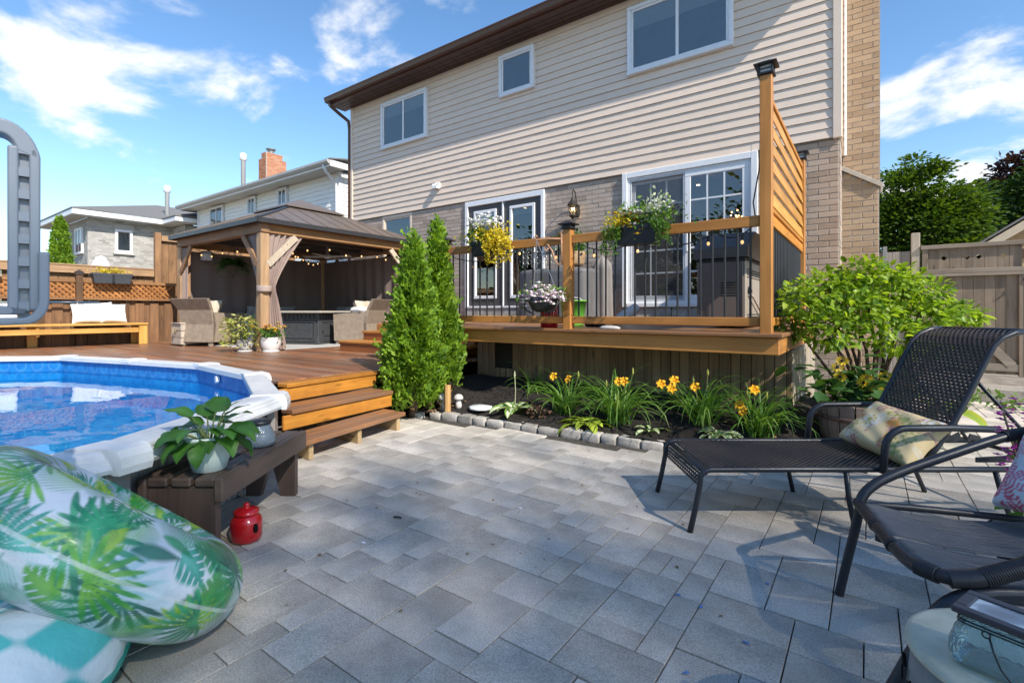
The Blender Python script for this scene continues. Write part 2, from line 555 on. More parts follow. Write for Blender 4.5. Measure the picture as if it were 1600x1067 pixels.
brick_far = island_brick('brick_taupe_joined', [(.23,.18,.145),(.37,.295,.24),(.46,.38,.32),(.32,.27,.235)])
CH, BL = .0755, .232
def course_list(a0, a1, z0, z1, bl=BL, ch=CH):
    out = []; nz = int(round((z1-z0)/ch)); ch = (z1-z0)/nz
    for j in range(nz):
        za = z0+j*ch; off = (0 if j % 2 else .5)*bl
        a = a0-off
        while a < a1-.012:
            p, q = max(a, a0), min(a+bl, a1)
            if q-p > .03: out.append((p, q-.010, za, za+ch-.010))
            a += bl
    return out
def brick_panel(parent, a0, a1, z0, z1, face, axis='x', indiv=False, m=None, mj=None, sgn=-1, zf=None):
    """bricks on a wall; axis x: wall plane y=face seen from -Y; axis y: wall plane x=face seen from +X"""
    th = .03
    mb = MB()
    if zf: mb.prism([(a0,face+.006,z0),(a1,face+.006,z0),(a1,face+.006,zf(a1)),(a0,face+.006,zf(a0))], (0,.04,0))
    elif axis == 'x': mb.box(a0, face+.006, z0, a1, face+.05, z1)
    else: mb.box(face-.05, a0, z0, face-.006, a1, z1)
    obj('mortar', mb, MORT, parent)
    J = MB(); cache = {}
    for (p, q, za, zb) in course_list(a0, a1, z0, z1):
        if zf and zb > zf((p+q)/2): continue
        pr = random.uniform(-.0025, .0025)
        if not indiv:
            if axis == 'x': J.box(p, face+pr, za, q, face+th, zb)
            else: J.box(face-th, p, za, face-pr, q, zb)
        else:
            key = (round(q-p, 3), axis)
            if key not in cache:
                b = MB(); L = q-p; h = zb-za
                if axis == 'x': b.cbox(-L/2, 0, 0, L/2, th, h, .004)
                else: b.cbox(-th, -L/2, 0, 0, L/2, h, .004)
                me = bpy.data.meshes.new('brick'); me.from_pydata(b.v, [], b.f); me.materials.append(m); cache[key] = me
            loc = ((p+q)/2, face+pr, za) if axis == 'x' else (face-pr, (p+q)/2, za)
            share('brick', cache[key], parent, loc)
    if not indiv: obj('brickwork', J, mj, parent, kind='stuff')
def part_empty(name, parent, loc):
    o = new_obj(name, None, parent, loc); o.empty_display_size = .1; return o
bw = part_empty('brick_wall', house, (-5.2, WY, 0))
brick_panel(bw, -10.15, -9.05, .3, 3.29, WY+.01, mj=brick_far)
brick_panel(bw, -9.05, -8.07, .3, 2.25, WY+.01, mj=brick_far)
brick_panel(bw, -8.07, -6.50, .3, 3.29, WY+.01, mj=brick_far)
brick_panel(bw, -6.50, -4.645, .3, 1.0, WY+.01, mj=brick_far)
brick_panel(bw, -4.645, -3.18, .3, 3.29, WY+.01, mj=brick_far)
brick_panel(bw, -3.18, -1.22, .3, 1.0, WY+.01, mj=brick_far)
brick_panel(bw, -1.22, -.30, .75, 3.29, WY+.01, indiv=True, m=brick_m)
brick_panel(bw, -1.22, -.30, 0, .75, WY+.01, mj=brick_far)
brick_panel(bw, WY+.03, 8.0, 0, 3.29, -.295, axis='y', mj=brick_far)
# stone sills under the two doors
stone = plain('sill_stone', (.36,.34,.31), .85, mott=.35, scale=9, bump=.5)
for xa, xb in ((-6.5,-4.645),(-3.18,-1.22)):
    for i in range(5):
        m_ = MB(); L = (xb-xa)/5
        m_.cbox(xa+i*L+.004, WY-.03, 1.0, xa+(i+1)*L-.004, WY+.08, 1.185, .01); obj('sill_stone', m_, stone, house)
# chimney
chim = part_empty('chimney', house, (-.1, 8.0, 0))
def slope(x): return 3.03-(x+.3)*.66
brick_panel(chim, -.30, .107, 0, 3.2, 8.0, indiv=True, m=brick_ch, zf=lambda x: slope(x)-.02)
m_ = MB(); m_.prism([(-.3,8.05,0),(.10,8.05,0),(.10,8.05,slope(.1)),(-.3,8.05,slope(-.3))], (0,1.6,0)); obj('core', m_, MORT, chim)
m_ = MB(); m_.bar((-.31,8.18,slope(-.31)+.02),(.14,8.18,slope(.14)+.02), .45, .05, (0,0,1)); obj('shoulder_cap', m_, plain('cap_stone', (.45,.40,.34), .8), chim)
brick_panel(chim, -.30, .122, 2.78, 8.3, 8.36, mj=brick_ch if False else island_brick('brick_buff_joined', [(.24,.165,.11),(.37,.265,.175),(.45,.33,.22),(.30,.23,.17)]))
m_ = MB(); m_.box(-.3, 8.42, 2.7, .115, 9.3, 8.3); obj('core', m_, MORT, chim)
m_ = MB(); m_.cbox(-.285, 8.33, 3.31, -.255, 8.37, 6.05, .004); obj('corner_trim', m_, white_vinyl, house)
# shell of the rest of the house
dark_in = plain('interior_dark', (.16,.15,.14), .9)
m_ = MB()
m_.box(-10.15, WY+.1, 0, -10.05, 13, 6.05); m_.box(-.40, WY+.1, 0, -.33, 13, 6.05); m_.box(-10.1, 12.9, 0, -.35, 13, 6.05)
obj('side_wall', m_, siding, house)
m_ = MB(); m_.box(-10.05, WY+.12, 3.32, -.4, 12.9, 3.36); m_.box(-10.05, WY+.12, 1.1, -.4, 12.9, 1.14); m_.box(-10.05, 10.2, 1.14, -.4, 10.25, 3.32)
m_.box(-4.1, WY+.12, 1.14, -4.05, 10.2, 3.32)
obj('interior', m_, dark_in, house)
m_ = MB()
for (x, y) in ((-5.9, 8.6),(-5.2, 8.7),(-5.5, 9.6),(-4.9,9.7),(-2.4,8.8)):
    m_.lathe([(.03,0),(.03,.012)], (x,y,3.305), 12)
obj('ceiling_spot', m_, glow('warm_spot', (1,.75,.45), 4), house)
# roof, soffit, fascia, gutter
brown = plain('brown_aluminium', (.085,.036,.022), .38, mott=.08, bump=.02)
soffit_m = plain('brown_soffit', (.07,.032,.022), .5, mott=.08, bump=.02, var=.06)
EY = 6.95
x = -10.48
while x < .2:
    m_ = MB(); x2 = min(x+.30, .2)
    m_.cbox(x+.006, EY+.02, 6.05, x2-.002, WY+.02, 6.065, .004); obj('soffit_panel', m_, soffit_m, house); x = x2
m_ = MB()
for yy in (7.06, 7.17, 7.28): m_.box(-10.48, yy, 6.046, .2, yy+.008, 6.0495)
obj('soffit_groove', m_, plain('groove_dark', (.02,.01,.008), .8), house)
m_ = MB(); m_.cbox(-10.5, EY-.0, 6.045, .22, EY+.018, 6.2, .003); obj('fascia', m_, brown, house)
m_ = MB()
prof = [(EY-.002,6.20),(EY-.12,6.205),(EY-.125,6.19),(EY-.112,6.16),(EY-.095,6.10),(EY-.055,6.085),(EY-.002,6.085)]
m_.prism([(-10.5,y,z) for y, z in prof], (10.75,0,0)); obj('gutter', m_, brown, house)
shingle = plain('roof_shingle', (.11,.10,.095), .9, mott=.3, scale=40, bump=.4)
m_ = MB()
a, b, c, d = (-10.5,EY-.02,6.215),(.25,EY-.02,6.215),(.25,10.2,7.95),(-7.3,10.2,7.95)
m_.prism([a,b,c,d], (0,0,.03)); m_.prism([a,d,(-7.3,10.3,7.95),(-10.5,13.4,6.215)], (0,0,.031)); obj('roof', m_, shingle, house)
m_ = MB(); m_.tube([(-10.36,6.90,6.09),(-10.36,6.92,6.0),(-10.29,7.12,5.86),(-10.24,7.33,5.74),(-10.24,7.36,5.55),(-10.24,7.36,.6)], .04, 8)
obj('downspout', m_, brown, house, smooth=True)

pane_up = glass('pane_upper', (.86,.9,.93), 1.4)
pane_door = glass('pane_door', (.80,.83,.86), 1.5)
blind_m = plain('blind_grey', (.50,.52,.56), .7, mott=.05)
white_blind = plain('blind_white', (.72,.74,.77), .6, mott=.04)
def frame_ring(mb, x0, x1, z0, z1, w_, ya, yb, k=.006):
    mb.cbox(x0, ya, z1-w_, x1, yb, z1, k); mb.cbox(x0, ya, z0, x1, yb, z0+w_, k)
    mb.cbox(x0, ya+.001, z0+w_, x0+w_, yb, z1-w_, k); mb.cbox(x1-w_, ya+.001, z0+w_, x1, yb, z1-w_, k)
def window(parent, x0, x1, z0, z1, split, Y, bm=blind_m, fm=white_vinyl, valance=True):
    mb = MB(); frame_ring(mb, x0, x1, z0, z1, .06, Y-.085, Y-.005)
    frame_ring(mb, x0+.06, x1-.06, z0+.06, z1-.06, .035, Y-.068, Y-.01)
    if split: 
        xm = (x0+x1)/2; mb.cbox(xm-.022, Y-.066, z0+.09, xm+.022, Y-.012, z1-.09, .004)
    wd = obj('window', mb, fm, parent)
    p = MB(); p.quad((x0+.09,Y-.05,z0+.09),(x1-.09,Y-.05,z0+.09),(x1-.09,Y-.05,z1-.09),(x0+.09,Y-.05,z1-.09)); obj('pane', p, pane_up, wd)
    b = MB(); b.box(x0+.07, Y-.032, z0+.07, x1-.07, Y-.026, z1-.07); obj('blind', b, bm, wd)
    if valance:
        b = MB(); b.box(x0+.07, Y-.04, z1-.09-.26*(z1-z0), x1-.07, Y-.034, z1-.07); obj('valance', b, white_blind, wd)
    return wd
window(house, -9.01, -7.54, 4.80, 5.84, True, WY)
window(house, -5.62, -4.835, 5.12, 5.89, False, WY, valance=False)
window(house, -3.075, -1.525, 4.82, 5.88, True, WY)
window(house, -9.05, -8.07, 2.25, 3.29, False, WY+.09, fm=siding, valance=False, bm=plain('room_blue',(.10,.17,.26),.6))

# french doors
door_grey = plain('door_grey', (.062,.057,.058), .45, mott=.08, bump=.03)
fd = part_empty('door_frame', house, (-5.57, WY, 1.19))
mb = MB(); xa, xb, za, zb = -6.50, -4.645, 1.19, 3.285
mb.cbox(xa, WY-.03, za, xa+.07, WY+.07, zb, .005); mb.cbox(xb-.07, WY-.03, za, xb, WY+.07, zb, .005); mb.cbox(xa+.07, WY-.029, zb-.1, xb-.07, WY+.07, zb, .005)
mb.cbox(-5.59, WY-.015, za+.04, -5.555, WY+.06, zb-.1, .004); mb.cbox(xa+.07, WY-.05, za, xb-.07, WY+.07, za+.035, .004)
obj('jamb', mb, white_vinyl, fd)
for (l, r_) in ((-6.43,-5.59),(-5.555,-4.715)):
    zb_, zt_ = 1.225, 3.185; gl, gr, gb, gt = l+.17, r_-.17, 1.40, 3.05
    mb = MB(); mb.cbox(l, WY+.01, zb_, gl-.02, WY+.055, zt_, .003); mb.cbox(gr+.02, WY+.01, zb_, r_, WY+.055, zt_, .003)
    mb.cbox(gl-.02, WY+.011, zb_, gr+.02, WY+.055, gb-.02, .003); mb.cbox(gl-.02, WY+.011, gt+.02, gr+.02, WY+.055, zt_, .003)
    dl = obj('french_door', mb, door_grey, house)
    mb = MB(); frame_ring(mb, gl-.03, gr+.03, gb-.03, gt+.03, .055, WY-.012, WY+.03); obj('glass_frame', mb, white_vinyl, dl)
    mb = MB(); mb.quad((gl,WY+.02,gb),(gr,WY+.02,gb),(gr,WY+.02,gt),(gl,WY+.02,gt)); obj('pane', mb, pane_door, dl)
    mb = MB()
    for q in range(5): mb.box(gl+.03, WY+.032, gt-.05-q*.022, gr-.03, WY+.036, gt-.036-q*.022)
    obj('blind_slats', mb, white_blind, dl)
mb = MB(); mb.tube([(-5.63,WY-.0,2.12),(-5.63,WY-.05,2.12),(-5.72,WY-.055,2.12)], .009, 8); mb.lathe([(.026,0),(.026,.01)], (-5.63,WY-.0,2.11), 12)
obj('door_handle', mb, plain('satin_nickel', (.5,.48,.45), .3, 1.0), house, smooth=True)

# sliding patio door
sl = part_empty('patio_door', house, (-2.2, WY, 1.19))
mb = MB(); xa, xb, za, zb = -3.175, -1.222, 1.19, 3.305
mb.cbox(xa, WY-.045, za, xa+.085, WY+.08, zb, .006); mb.cbox(xb-.085, WY-.045, za, xb, WY+.08, zb, .006)
mb.cbox(xa+.085, WY-.044, zb-.09, xb-.085, WY+.08, zb, .006); mb.cbox(xa+.085, WY-.07, za, xb-.085, WY+.08, za+.06, .006)
frame_ring(mb, xa+.085, xb-.085, za+.06, zb-.09, .03, WY-.02, WY+.05)
obj('frame', mb, white_vinyl, sl)
def sash(x0, x1, z0, z1, y, nx, nz, fm, w_):
    mb = MB(); frame_ring(mb, x0, x1, z0, z1, w_, y-.02, y+.02)
    gx0, gx1, gz0, gz1 = x0+w_, x1-w_, z0+w_, z1-w_
    for i in range(1, nx): 
        xx = gx0+(gx1-gx0)*i/nx; mb.box(xx-.011, y-.013, gz0, xx+.011, y+.008, gz1)
    for j in range(1, nz):
        zz = gz0+(gz1-gz0)*j/nz; mb.box(gx0, y-.0128, zz-.011, gx1, y+.0075, zz+.011)
    obj('sash', mb, fm, sl)
    p = MB(); p.quad((gx0,y-.012,gz0),(gx1,y-.012,gz0),(gx1,y-.012,gz1),(gx0,y-.012,gz1)); obj('pane', p, pane_door, sl)
sash(-2.20, -1.335, 1.28, 3.185, WY+.0, 3, 5, white_vinyl, .085)
sash(-3.06, -2.16, 1.28, 3.185, WY+.045, 3, 5, white_vinyl, .085)
# insect screen in front of the left half
k = NT('screen_mesh'); t_ = k.n('ShaderNodeBsdfTransparent'); d_ = k.n('ShaderNodeBsdfDiffuse'); d_.inputs[0].default_value = (.12,.12,.13,1)
mx = k.n('ShaderNodeMixShader'); mx.inputs[0].default_value = .36; k.l(t_.outputs[0], mx.inputs[1]); k.l(d_.outputs[0], mx.inputs[2]); k.l(mx.outputs[0], k.out.inputs[0])
mb = MB(); mb.quad((-3.02,WY-.0,1.3),(-2.22,WY-.0,1.3),(-2.22,WY-.0,3.17),(-3.02,WY-.0,3.17)); obj('insect_screen', mb, k.m, sl)
mb = MB(); frame_ring(mb, -3.06, -2.19, 1.27, 3.19, .035, WY-.016, WY+.004, .003); obj('screen_frame', mb, plain('screen_grey', (.5,.51,.53), .45), sl)
mb = MB(); mb.cbox(-2.175, WY-.06, 2.0, -2.145, WY-.02, 2.3, .006); obj('handle', mb, white_vinyl, sl)

# dryer vent on the siding
vent = thing('wall_vent', 'small white dryer vent hood on the beige siding', 'vent', (-7.256, WY-.03, 3.66))
mb = MB(); mb.cbox(-7.33, WY-.04, 3.66, -7.18, WY-.015, 3.80, .006); obj('back_plate', mb, white_vinyl, vent)
mb = MB(); mb.prism([(-7.315,WY-.04,3.79),(-7.315,WY-.13,3.72),(-7.315,WY-.13,3.66),(-7.315,WY-.115,3.66),(-7.315,WY-.115,3.71),(-7.315,WY-.04,3.77)], (.12,0,0))
mb.box(-7.315,WY-.12,3.66,-7.309,WY-.04,3.76); mb.box(-7.201,WY-.12,3.66,-7.195,WY-.04,3.76); obj('hood', mb, white_vinyl, vent)

# wall lantern
lx, ly, lz = -3.99, WY-.17, 2.70
lan = thing('wall_lantern', 'black lit coach lantern on the brick between the two doors', 'lantern', (lx, WY-.01, 2.7))
iron = plain('lantern_iron', (.022,.018,.016), .5, mott=.3, bump=.1)
mb = MB(); mb.lathe([(.001,-.05),(.012,-.04),(.03,-.015),(.06,0),(.066,.012),(.05,.03)], (lx,ly,lz), 6); obj('base', mb, iron, lan)
mb = MB()
for q in range(6):
    a = q*math.pi/3; mb.tube([(lx+.055*math.cos(a),ly+.055*math.sin(a),lz+.01),(lx+.078*math.cos(a),ly+.078*math.sin(a),lz+.19)], .005, 5)
mb.tube([(lx+.066*math.cos(t*math.pi/9),ly+.066*math.sin(t*math.pi/9),lz+.10) for t in range(18)], .004, 4, closed=True)
obj('cage', mb, iron, lan)
mb = MB(); mb.lathe([(.05,.012),(.072,.19)], (lx,ly,lz), 6); obj('glass', mb, glass('lantern_glass', (.95,.88,.75), .45), lan)
mb = MB(); mb.lathe([(.1,.188),(.085,.20),(.06,.245),(.03,.275),(.03,.295),(.012,.31),(.018,.325),(.001,.34)], (lx,ly,lz), 12); obj('cap', mb, iron, lan, smooth=True)
mb = MB()
for s_ in (-.02, .02, 0): mb.tube([(lx+s_,ly+abs(s_)*.5,lz+.02),(lx+s_,ly+abs(s_)*.5,lz+.10)], .006, 6)
obj('candle_tube', mb, plain('cream', (.6,.55,.42), .6), lan)
mb = MB()
for s_ in (-.02, .02, 0): mb.ball((lx+s_,ly+abs(s_)*.5,lz+.125), .011, 8, 6, 1.9)
obj('bulb', mb, glow('bulb_warm', (1,.72,.36), 14), lan, smooth=True)
mb = MB(); mb.tube([(lx,WY-.01,lz+.16),(lx,WY-.05,lz+.30),(lx,WY-.09,lz+.42),(lx,ly+.02,lz+.455),(lx,ly-.012,lz+.42),(lx,ly-.008,lz+.37),(lx,ly,lz+.335)], .010, 6)
mb.cbox(lx-.04, WY-.02, lz+.02, lx+.04, WY+.004, lz+.22, .01); obj('bracket', mb, iron, lan, smooth=False)
# ------------------------------------------------------------------ pool
PC = (-5.90, -1.69); LD = 0.49; RZ = 0.55
_pr = [4.18,4.40,4.285,4.18,4.08,4.33,4.33]+[4.27]*9+[4.1,3.85,3.65,3.65]
PA = [R(35.5+18*i) for i in range(20)]
def pv(i, off=0.0, z=0.0):
    i %= 20; q = _pr[i]+off
    return Vector((PC[0]+q*math.cos(PA[i]), PC[1]+q*math.sin(PA[i]), z))
def in_pool(x, y, off=0.0):
    a = math.atan2(y-PC[1], x-PC[0]); f = ((a-PA[0])/R(18)) % 20; i = int(f)
    A, B = pv(i, off), pv(i+1, off); e = B-A; n = Vector((e.y, -e.x, 0)).normalized()
    return (Vector((x,y,0))-A).dot(n) < 0
pool = thing('swimming_pool', 'round above ground pool with white and grey rim beside the wooden deck', 'pool', (PC[0], PC[1], 0))
rim_m = plain('pool_rim', (.60,.605,.61), .36, mott=.09, bump=.02)
cap_m = plain('pool_cap', (.66,.66,.655), .36, mott=.08, bump=.02)
poolwall_m = plain('pool_wall_taupe', (.30,.275,.255), .45, mott=.08, bump=.04)
IN, OUT = -.20, 0.0
for i in range(20):
    A0, A1 = pv(i, IN), pv(i+1, IN); B0, B1 = pv(i, OUT), pv(i+1, OUT)
    def sect(t, s, z): return (A0.lerp(A1, t)).lerp(B0.lerp(B1, t), s) + Vector((0,0,z))
    prof = [(-.03,RZ-.05),(-.03,RZ-.008),(-.005,RZ),(.62,RZ+.004),(.80,RZ),(.88,RZ-.012),(.90,RZ-.028),(.95,RZ-.032),(.97,RZ-.048),(.99,RZ-.054),(1.03,RZ-.072),(1.0,RZ-.09),(.9,RZ-.092),(.9,RZ-.06)]
    mb = MB(); n = len(prof)
    vs = [sect(0, s, z) for s, z in prof] + [sect(1, s, z) for s, z in prof]
    mb.add(vs, [(q, (q+1) % n, n+(q+1) % n, n+q) for q in range(n)])
    obj('rim_section', mb, rim_m, pool)
    # joint cap straddling the corner
    Pm, Pn = pv(i, IN-.012), pv(i, OUT+.012)
    tn = (pv(i+1)-pv(i-1)).normalized(); ra = (Pn-Pm).normalized()
    mb = MB(); cv = []
    for tt in (-.075, .075):
        for s, z in ((0,RZ-.03),(0,RZ+.008),(.03,RZ+.011),(.8,RZ+.012),(.93,RZ+.002),(1.0,RZ-.03),(1.02,RZ-.07),(.99,RZ-.10),(.9,RZ-.10)):
            cv.append(Pm.lerp(Pn, s)+tn*tt*(1 if s < .9 else .9)+Vector((0,0,z)))
    n = 9; mb.add(cv, [(q, (q+1) % n, n+(q+1) % n, n+q) for q in range(n)]+[tuple(range(n))[::-1], tuple(range(n,2*n))])
    obj('rim_cap', mb, cap_m, pool)
    # corrugated outer wall panel and upright
    C0, C1 = pv(i, -.11), pv(i+1, -.11); e = (C1-C0); L = e.length; e.normalize(); nn = Vector((e.y,-e.x,0))
    mb = MB(); nseg = 22
    line = []
    for q in range(nseg):
        for (dt, dz_) in ((0,.0),(.55,.0),(.62,-.012),(.93,-.012)):
            line.append(C0 + e*L*(q+dt)/nseg + nn*dz_)
    line.append(C1)
    m2 = len(line); mb.add([p+Vector((0,0,-.05)) for p in line]+[p+Vector((0,0,RZ-.05)) for p in line], [(q,q+1,m2+q+1,m2+q) for q in range(m2-1)])
    if i in (0,1,2,18,19): obj('wall_panel', mb, poolwall_m, pool)
    if i in (0,1,19):
        mb = MB(); b0 = pv(i,-.09); mb.bar(b0+Vector((0,0,-.05)), b0+Vector((0,0,RZ-.06)), .13, .05, (ra.x,ra.y,0)); obj('upright', mb, poolwall_m, pool)
# liner
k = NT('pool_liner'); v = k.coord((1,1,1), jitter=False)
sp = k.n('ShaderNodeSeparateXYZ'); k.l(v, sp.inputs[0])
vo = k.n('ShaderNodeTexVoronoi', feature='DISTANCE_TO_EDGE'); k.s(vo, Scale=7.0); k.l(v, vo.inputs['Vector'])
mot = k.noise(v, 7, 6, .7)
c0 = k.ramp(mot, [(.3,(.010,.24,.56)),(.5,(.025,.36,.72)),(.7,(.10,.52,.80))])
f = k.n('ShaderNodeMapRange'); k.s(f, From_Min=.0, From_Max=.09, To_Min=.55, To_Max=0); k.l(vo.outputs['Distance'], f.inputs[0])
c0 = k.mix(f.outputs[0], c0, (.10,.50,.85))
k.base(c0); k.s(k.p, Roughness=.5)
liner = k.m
k = NT('pool_liner_band')
sp = k.n('ShaderNodeSeparateXYZ'); k.l(k.tc.outputs['UV'], sp.inputs[0])
def ring_pat(k, u, vv, r0, wdt):
    fu = k.math('SUBTRACT', k.math('FRACT', u), .5)
    d = k.math('SQRT', k.math('ADD', k.math('POWER', fu, 2), k.math('POWER', k.math('MULTIPLY', vv, 1.0), 2)))
    a = k.math('ABSOLUTE', k.math('SUBTRACT', d, r0))
    mr_ = k.n('ShaderNodeMapRange'); k.s(mr_, From_Min=wdt*.4, From_Max=wdt, To_Min=1, To_Max=0); k.l(a, mr_.inputs[0]); return mr_.outputs[0]
uu = k.math('MULTIPLY', sp.outputs[0], 7.0); vv = k.math('SUBTRACT', k.math('MULTIPLY', sp.outputs[1], 1.0), .5)
r1 = ring_pat(k, uu, vv, .32, .09)
nz = k.noise(k.coord(jitter=False), 9, 4, .6)
cb = k.ramp(nz, [(.3,(.004,.11,.36)),(.7,(.012,.20,.52))])
cb = k.mix(k.math('MULTIPLY', r1, .22), cb, (.12,.32,.55))
k.base(cb); k.s(k.p, Roughness=.45)
band = k.m
mb = MB(); mb2 = MB(); uvs = []
for i in range(20):
    A, B = pv(i, -.17), pv(i+1, -.17)
    mb.quad(A+Vector((0,0,-.75)), B+Vector((0,0,-.75)), B+Vector((0,0,.34)), A+Vector((0,0,.34)))
    mb2.quad(A+Vector((0,0,.34)), B+Vector((0,0,.34)), B+Vector((0,0,RZ-.01)), A+Vector((0,0,RZ-.01)))
mb.add([pv(i, -.16, .012) for i in range(20)], [tuple(range(20))])
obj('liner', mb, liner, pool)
o = obj('liner_band', mb2, band, pool)
uvl = o.data.uv_layers.new(name='UVMap')
for p in o.data.polygons:
    for li, uvc in zip(p.loop_indices, ((0,0),(1,0),(1,1),(0,1))): uvl.data[li].uv = uvc
mb = MB()                                                        # return jet
jp = pv(2,-.175).lerp(pv(3,-.175), .55); jn = (Vector((PC[0],PC[1],0))-jp).normalized()
mb.tube([jp+Vector((0,0,.44)), jp+jn*.03+Vector((0,0,.44))], .035, 12); obj('return_jet', mb, white_vinyl, pool)
# water
k = NT('water')
wv = k.coord((1.0,2.2,1), jitter=False)
h1 = k.noise(wv, 1.6, 2, .5); h2 = k.noise(wv, 6, 2, .5)
hh = k.math('ADD', h1, k.math('MULTIPLY', h2, .18))
bp = k.n('ShaderNodeBump'); k.s(bp, Strength=.055, Distance=.05); k.l(hh, bp.inputs['Height'])
t_ = k.n('ShaderNodeBsdfTransparent'); t_.inputs[0].default_value = (.45,.86,.95,1)
g_ = k.n('ShaderNodeBsdfGlossy'); g_.inputs['Roughness'].default_value = .01; k.l(bp.outputs[0], g_.inputs['Normal'])
fr = k.n('ShaderNodeFresnel'); fr.inputs[0].default_value = 1.30; k.l(bp.outputs[0], fr.inputs['Normal'])
mx = k.n('ShaderNodeMixShader'); k.l(fr.outputs[0], mx.inputs[0]); k.l(t_.outputs[0], mx.inputs[1]); k.l(g_.outputs[0], mx.inputs[2]); k.l(mx.outputs[0], k.out.inputs[0])
mb = MB(); mb.add([pv(i, -.165, .365) for i in range(20)], [tuple(range(20))])
struct(obj('pool_water', mb, k.m, org=(PC[0],PC[1],.365)))

# ------------------------------------------------------------------ lower deck
ldeck = thing('lower_deck', 'low reddish brown wooden deck round the pool with orange steps to the patio', 'deck', (-7.5, 3.0, 0))
deck_x = wood('deck_boards', *DECKB, 'x', rough=.38, var=.3, grain=18, spec=.5, weather=(.21,.14,.10))
DX1 = -4.20
def pool_cut(y, yw):
    """x where the pool ends on its right and left side, for a board between y and y+yw"""
    lo, hi = None, None
    for yy in (y, y+yw):
        if yy > PC[1]+4.45: continue
        xs = [PC[0]+q*.02 for q in range(-240, 241) if in_pool(PC[0]+q*.02, yy, -.05)]
        if xs:
            lo = min(xs) if lo is None else min(lo, xs[0]); hi = max(xs) if hi is None else max(hi, xs[-1])
    return lo, hi
bwid, gap = .138, .006
y = .35; row = 0
while y < 7.30:
    right = DX1-.14 if y < 3.3 else -4.25
    lo, hi = pool_cut(y, bwid)
    segs = [(-12.0, right)] if lo is None else [(-12.0, lo)] + ([(hi, right)] if hi < right-.1 else [])
    for (sa, sb) in segs:
        if y < .6 and sa > -6: continue
        cut = sa + 1.2 + (row*1.37) % 3.4
        if cut < sb-.7: parts = [(sa, cut-.002), (cut+.002, sb)]
        else: parts = [(sa, sb)]
        for (pa, pb) in parts:
            mb = MB(); mb.cbox(pa, y, LD-.034+random.uniform(-.0015,.0015), pb, y+bwid, LD+random.uniform(-.0015,.0015), .005)
            obj('deck_board', mb, deck_x, ldeck)
    y += bwid+gap; row += 1
step_y = wood('step_boards', *ORANGE, 'y', rough=.4, var=.16, grain=16, spec=.4, weather=(.30,.12,.025))
tread_y = wood('tread_boards', (.36,.16,.06), (.19,.08,.035), 'y', rough=.5, var=.16, grain=16, spec=.4, weather=(.20,.115,.07))
def ypiece(name, x0, x1, y0, y1, z0, z1, m, skew=.12):
    """board along Y whose near end swings out a little"""
    mb = MB(); xm = (x0+x1)/2; zm = (z0+z1)/2
    mb.bar((xm+skew, y0, zm), (xm, y1, zm), x1-x0, z1-z0, k=.006); obj(name, mb, m, ldeck)
ypiece('deck_edge_board', -4.345, -4.205, 2.30, 3.36, LD-.036, LD+.002, step_y)
ypiece('fascia', -4.25, -4.215, 2.24, 3.36, LD-.155, LD-.04, step_y)
ypiece('tread', -4.20, -4.04, 2.24, 3.30, .288, .325, tread_y); ypiece('tread', -4.03, -3.88, 2.16, 3.30, .288, .326, tread_y)
ypiece('riser', -3.925, -3.895, 2.10, 3.30, .168, .284, step_y)
ypiece('tread', -3.88, -3.735, 2.06, 3.19, .125, .162, tread_y, .22); ypiece('tread', -3.725, -3.58, 2.02, 3.19, .125, .163, tread_y, .22)
pale_y = wood('pale_pine', (.42,.31,.17), (.30,.2,.1), 'x', var=.1)
for yy, sk in ((2.12,.19),(2.62,.11),(3.12,.02)):
    mb = MB(); mb.cbox(-4.1, yy-.02, 0, -3.61+sk, yy+.02, .124, .004); obj('stringer', mb, pale_y, ldeck)
mb = MB(); mb.cbox(-4.24, 2.35, 0, -4.20, 3.34, .33, .004); mb.cbox(-4.6, 3.33, 0, -4.22, 3.36, .45, .004); obj('back_board', mb, wood('under_deck', (.12,.08,.05),(.07,.045,.03),'y'), ldeck)

# ------------------------------------------------------------------ upper deck
UD = .945
udeck = thing('upper_deck', 'raised cedar brown deck in front of the patio doors with board skirt', 'deck', (-2.4, 5.9, 0))
cedar_x = wood('cedar_rim', *CEDAR, 'x', rough=.5, var=.10, grain=20, bump=.15)
cedar_y = wood('cedar_rim', *CEDAR, 'y', rough=.5, var=.10, grain=20, bump=.15)
cedar_z = wood('cedar_post', *CEDAR, 'z', rough=.5, var=.06, grain=18, bump=.15)
udx = wood('upper_boards', (.33,.165,.075), (.19,.09,.04), 'x', rough=.42, var=.25, grain=18)
y = 4.345; first = True
while y < 7.28:
    xa = -4.33 if y < 5.55 else -6.95
    w_ = .138
    mb = MB(); mb.cbox(xa, y, UD-.032, -.545, min(y+w_, 7.34), UD+random.uniform(-.001,.001), .006); obj('deck_board', mb, udx, udeck)
    y += w_+.006
mb = MB(); mb.cbox(-4.30, 4.385, .772, -.575, 4.423, .912, .005); obj('rim_board', mb, cedar_x, udeck)
mb = MB(); mb.cbox(-.61, 4.425, .772, -.572, 7.33, .912, .005); obj('rim_board', mb, cedar_y, udeck)
mb = MB(); mb.cbox(-4.30, 4.425, .772, -4.262, 5.5, .912, .005); obj('rim_board', mb, cedar_y, udeck)
skirt = wood('skirt_boards', *SKIRT, 'z', rough=.75, var=.25, grain=15)
x = -4.2; i = 0
while x < -.56:
    w_ = .086+.018*((i*7) % 3)/2
    x2 = min(x+w_, -.553)
    if not (-3.98 < x < -3.70):
        mb = MB(); mb.cbox(x+.003, 5.0+random.uniform(0,.006), .0, x2-.003, 5.022, .771, .003); obj('skirt_board', mb, skirt, udeck)
    else:
        mb = MB(); mb.cbox(x+.01, 5.0, .0, x2-.01, 5.022, .40, .003); obj('skirt_board', mb, skirt, udeck)
    x = x2; i += 1
y = 5.03
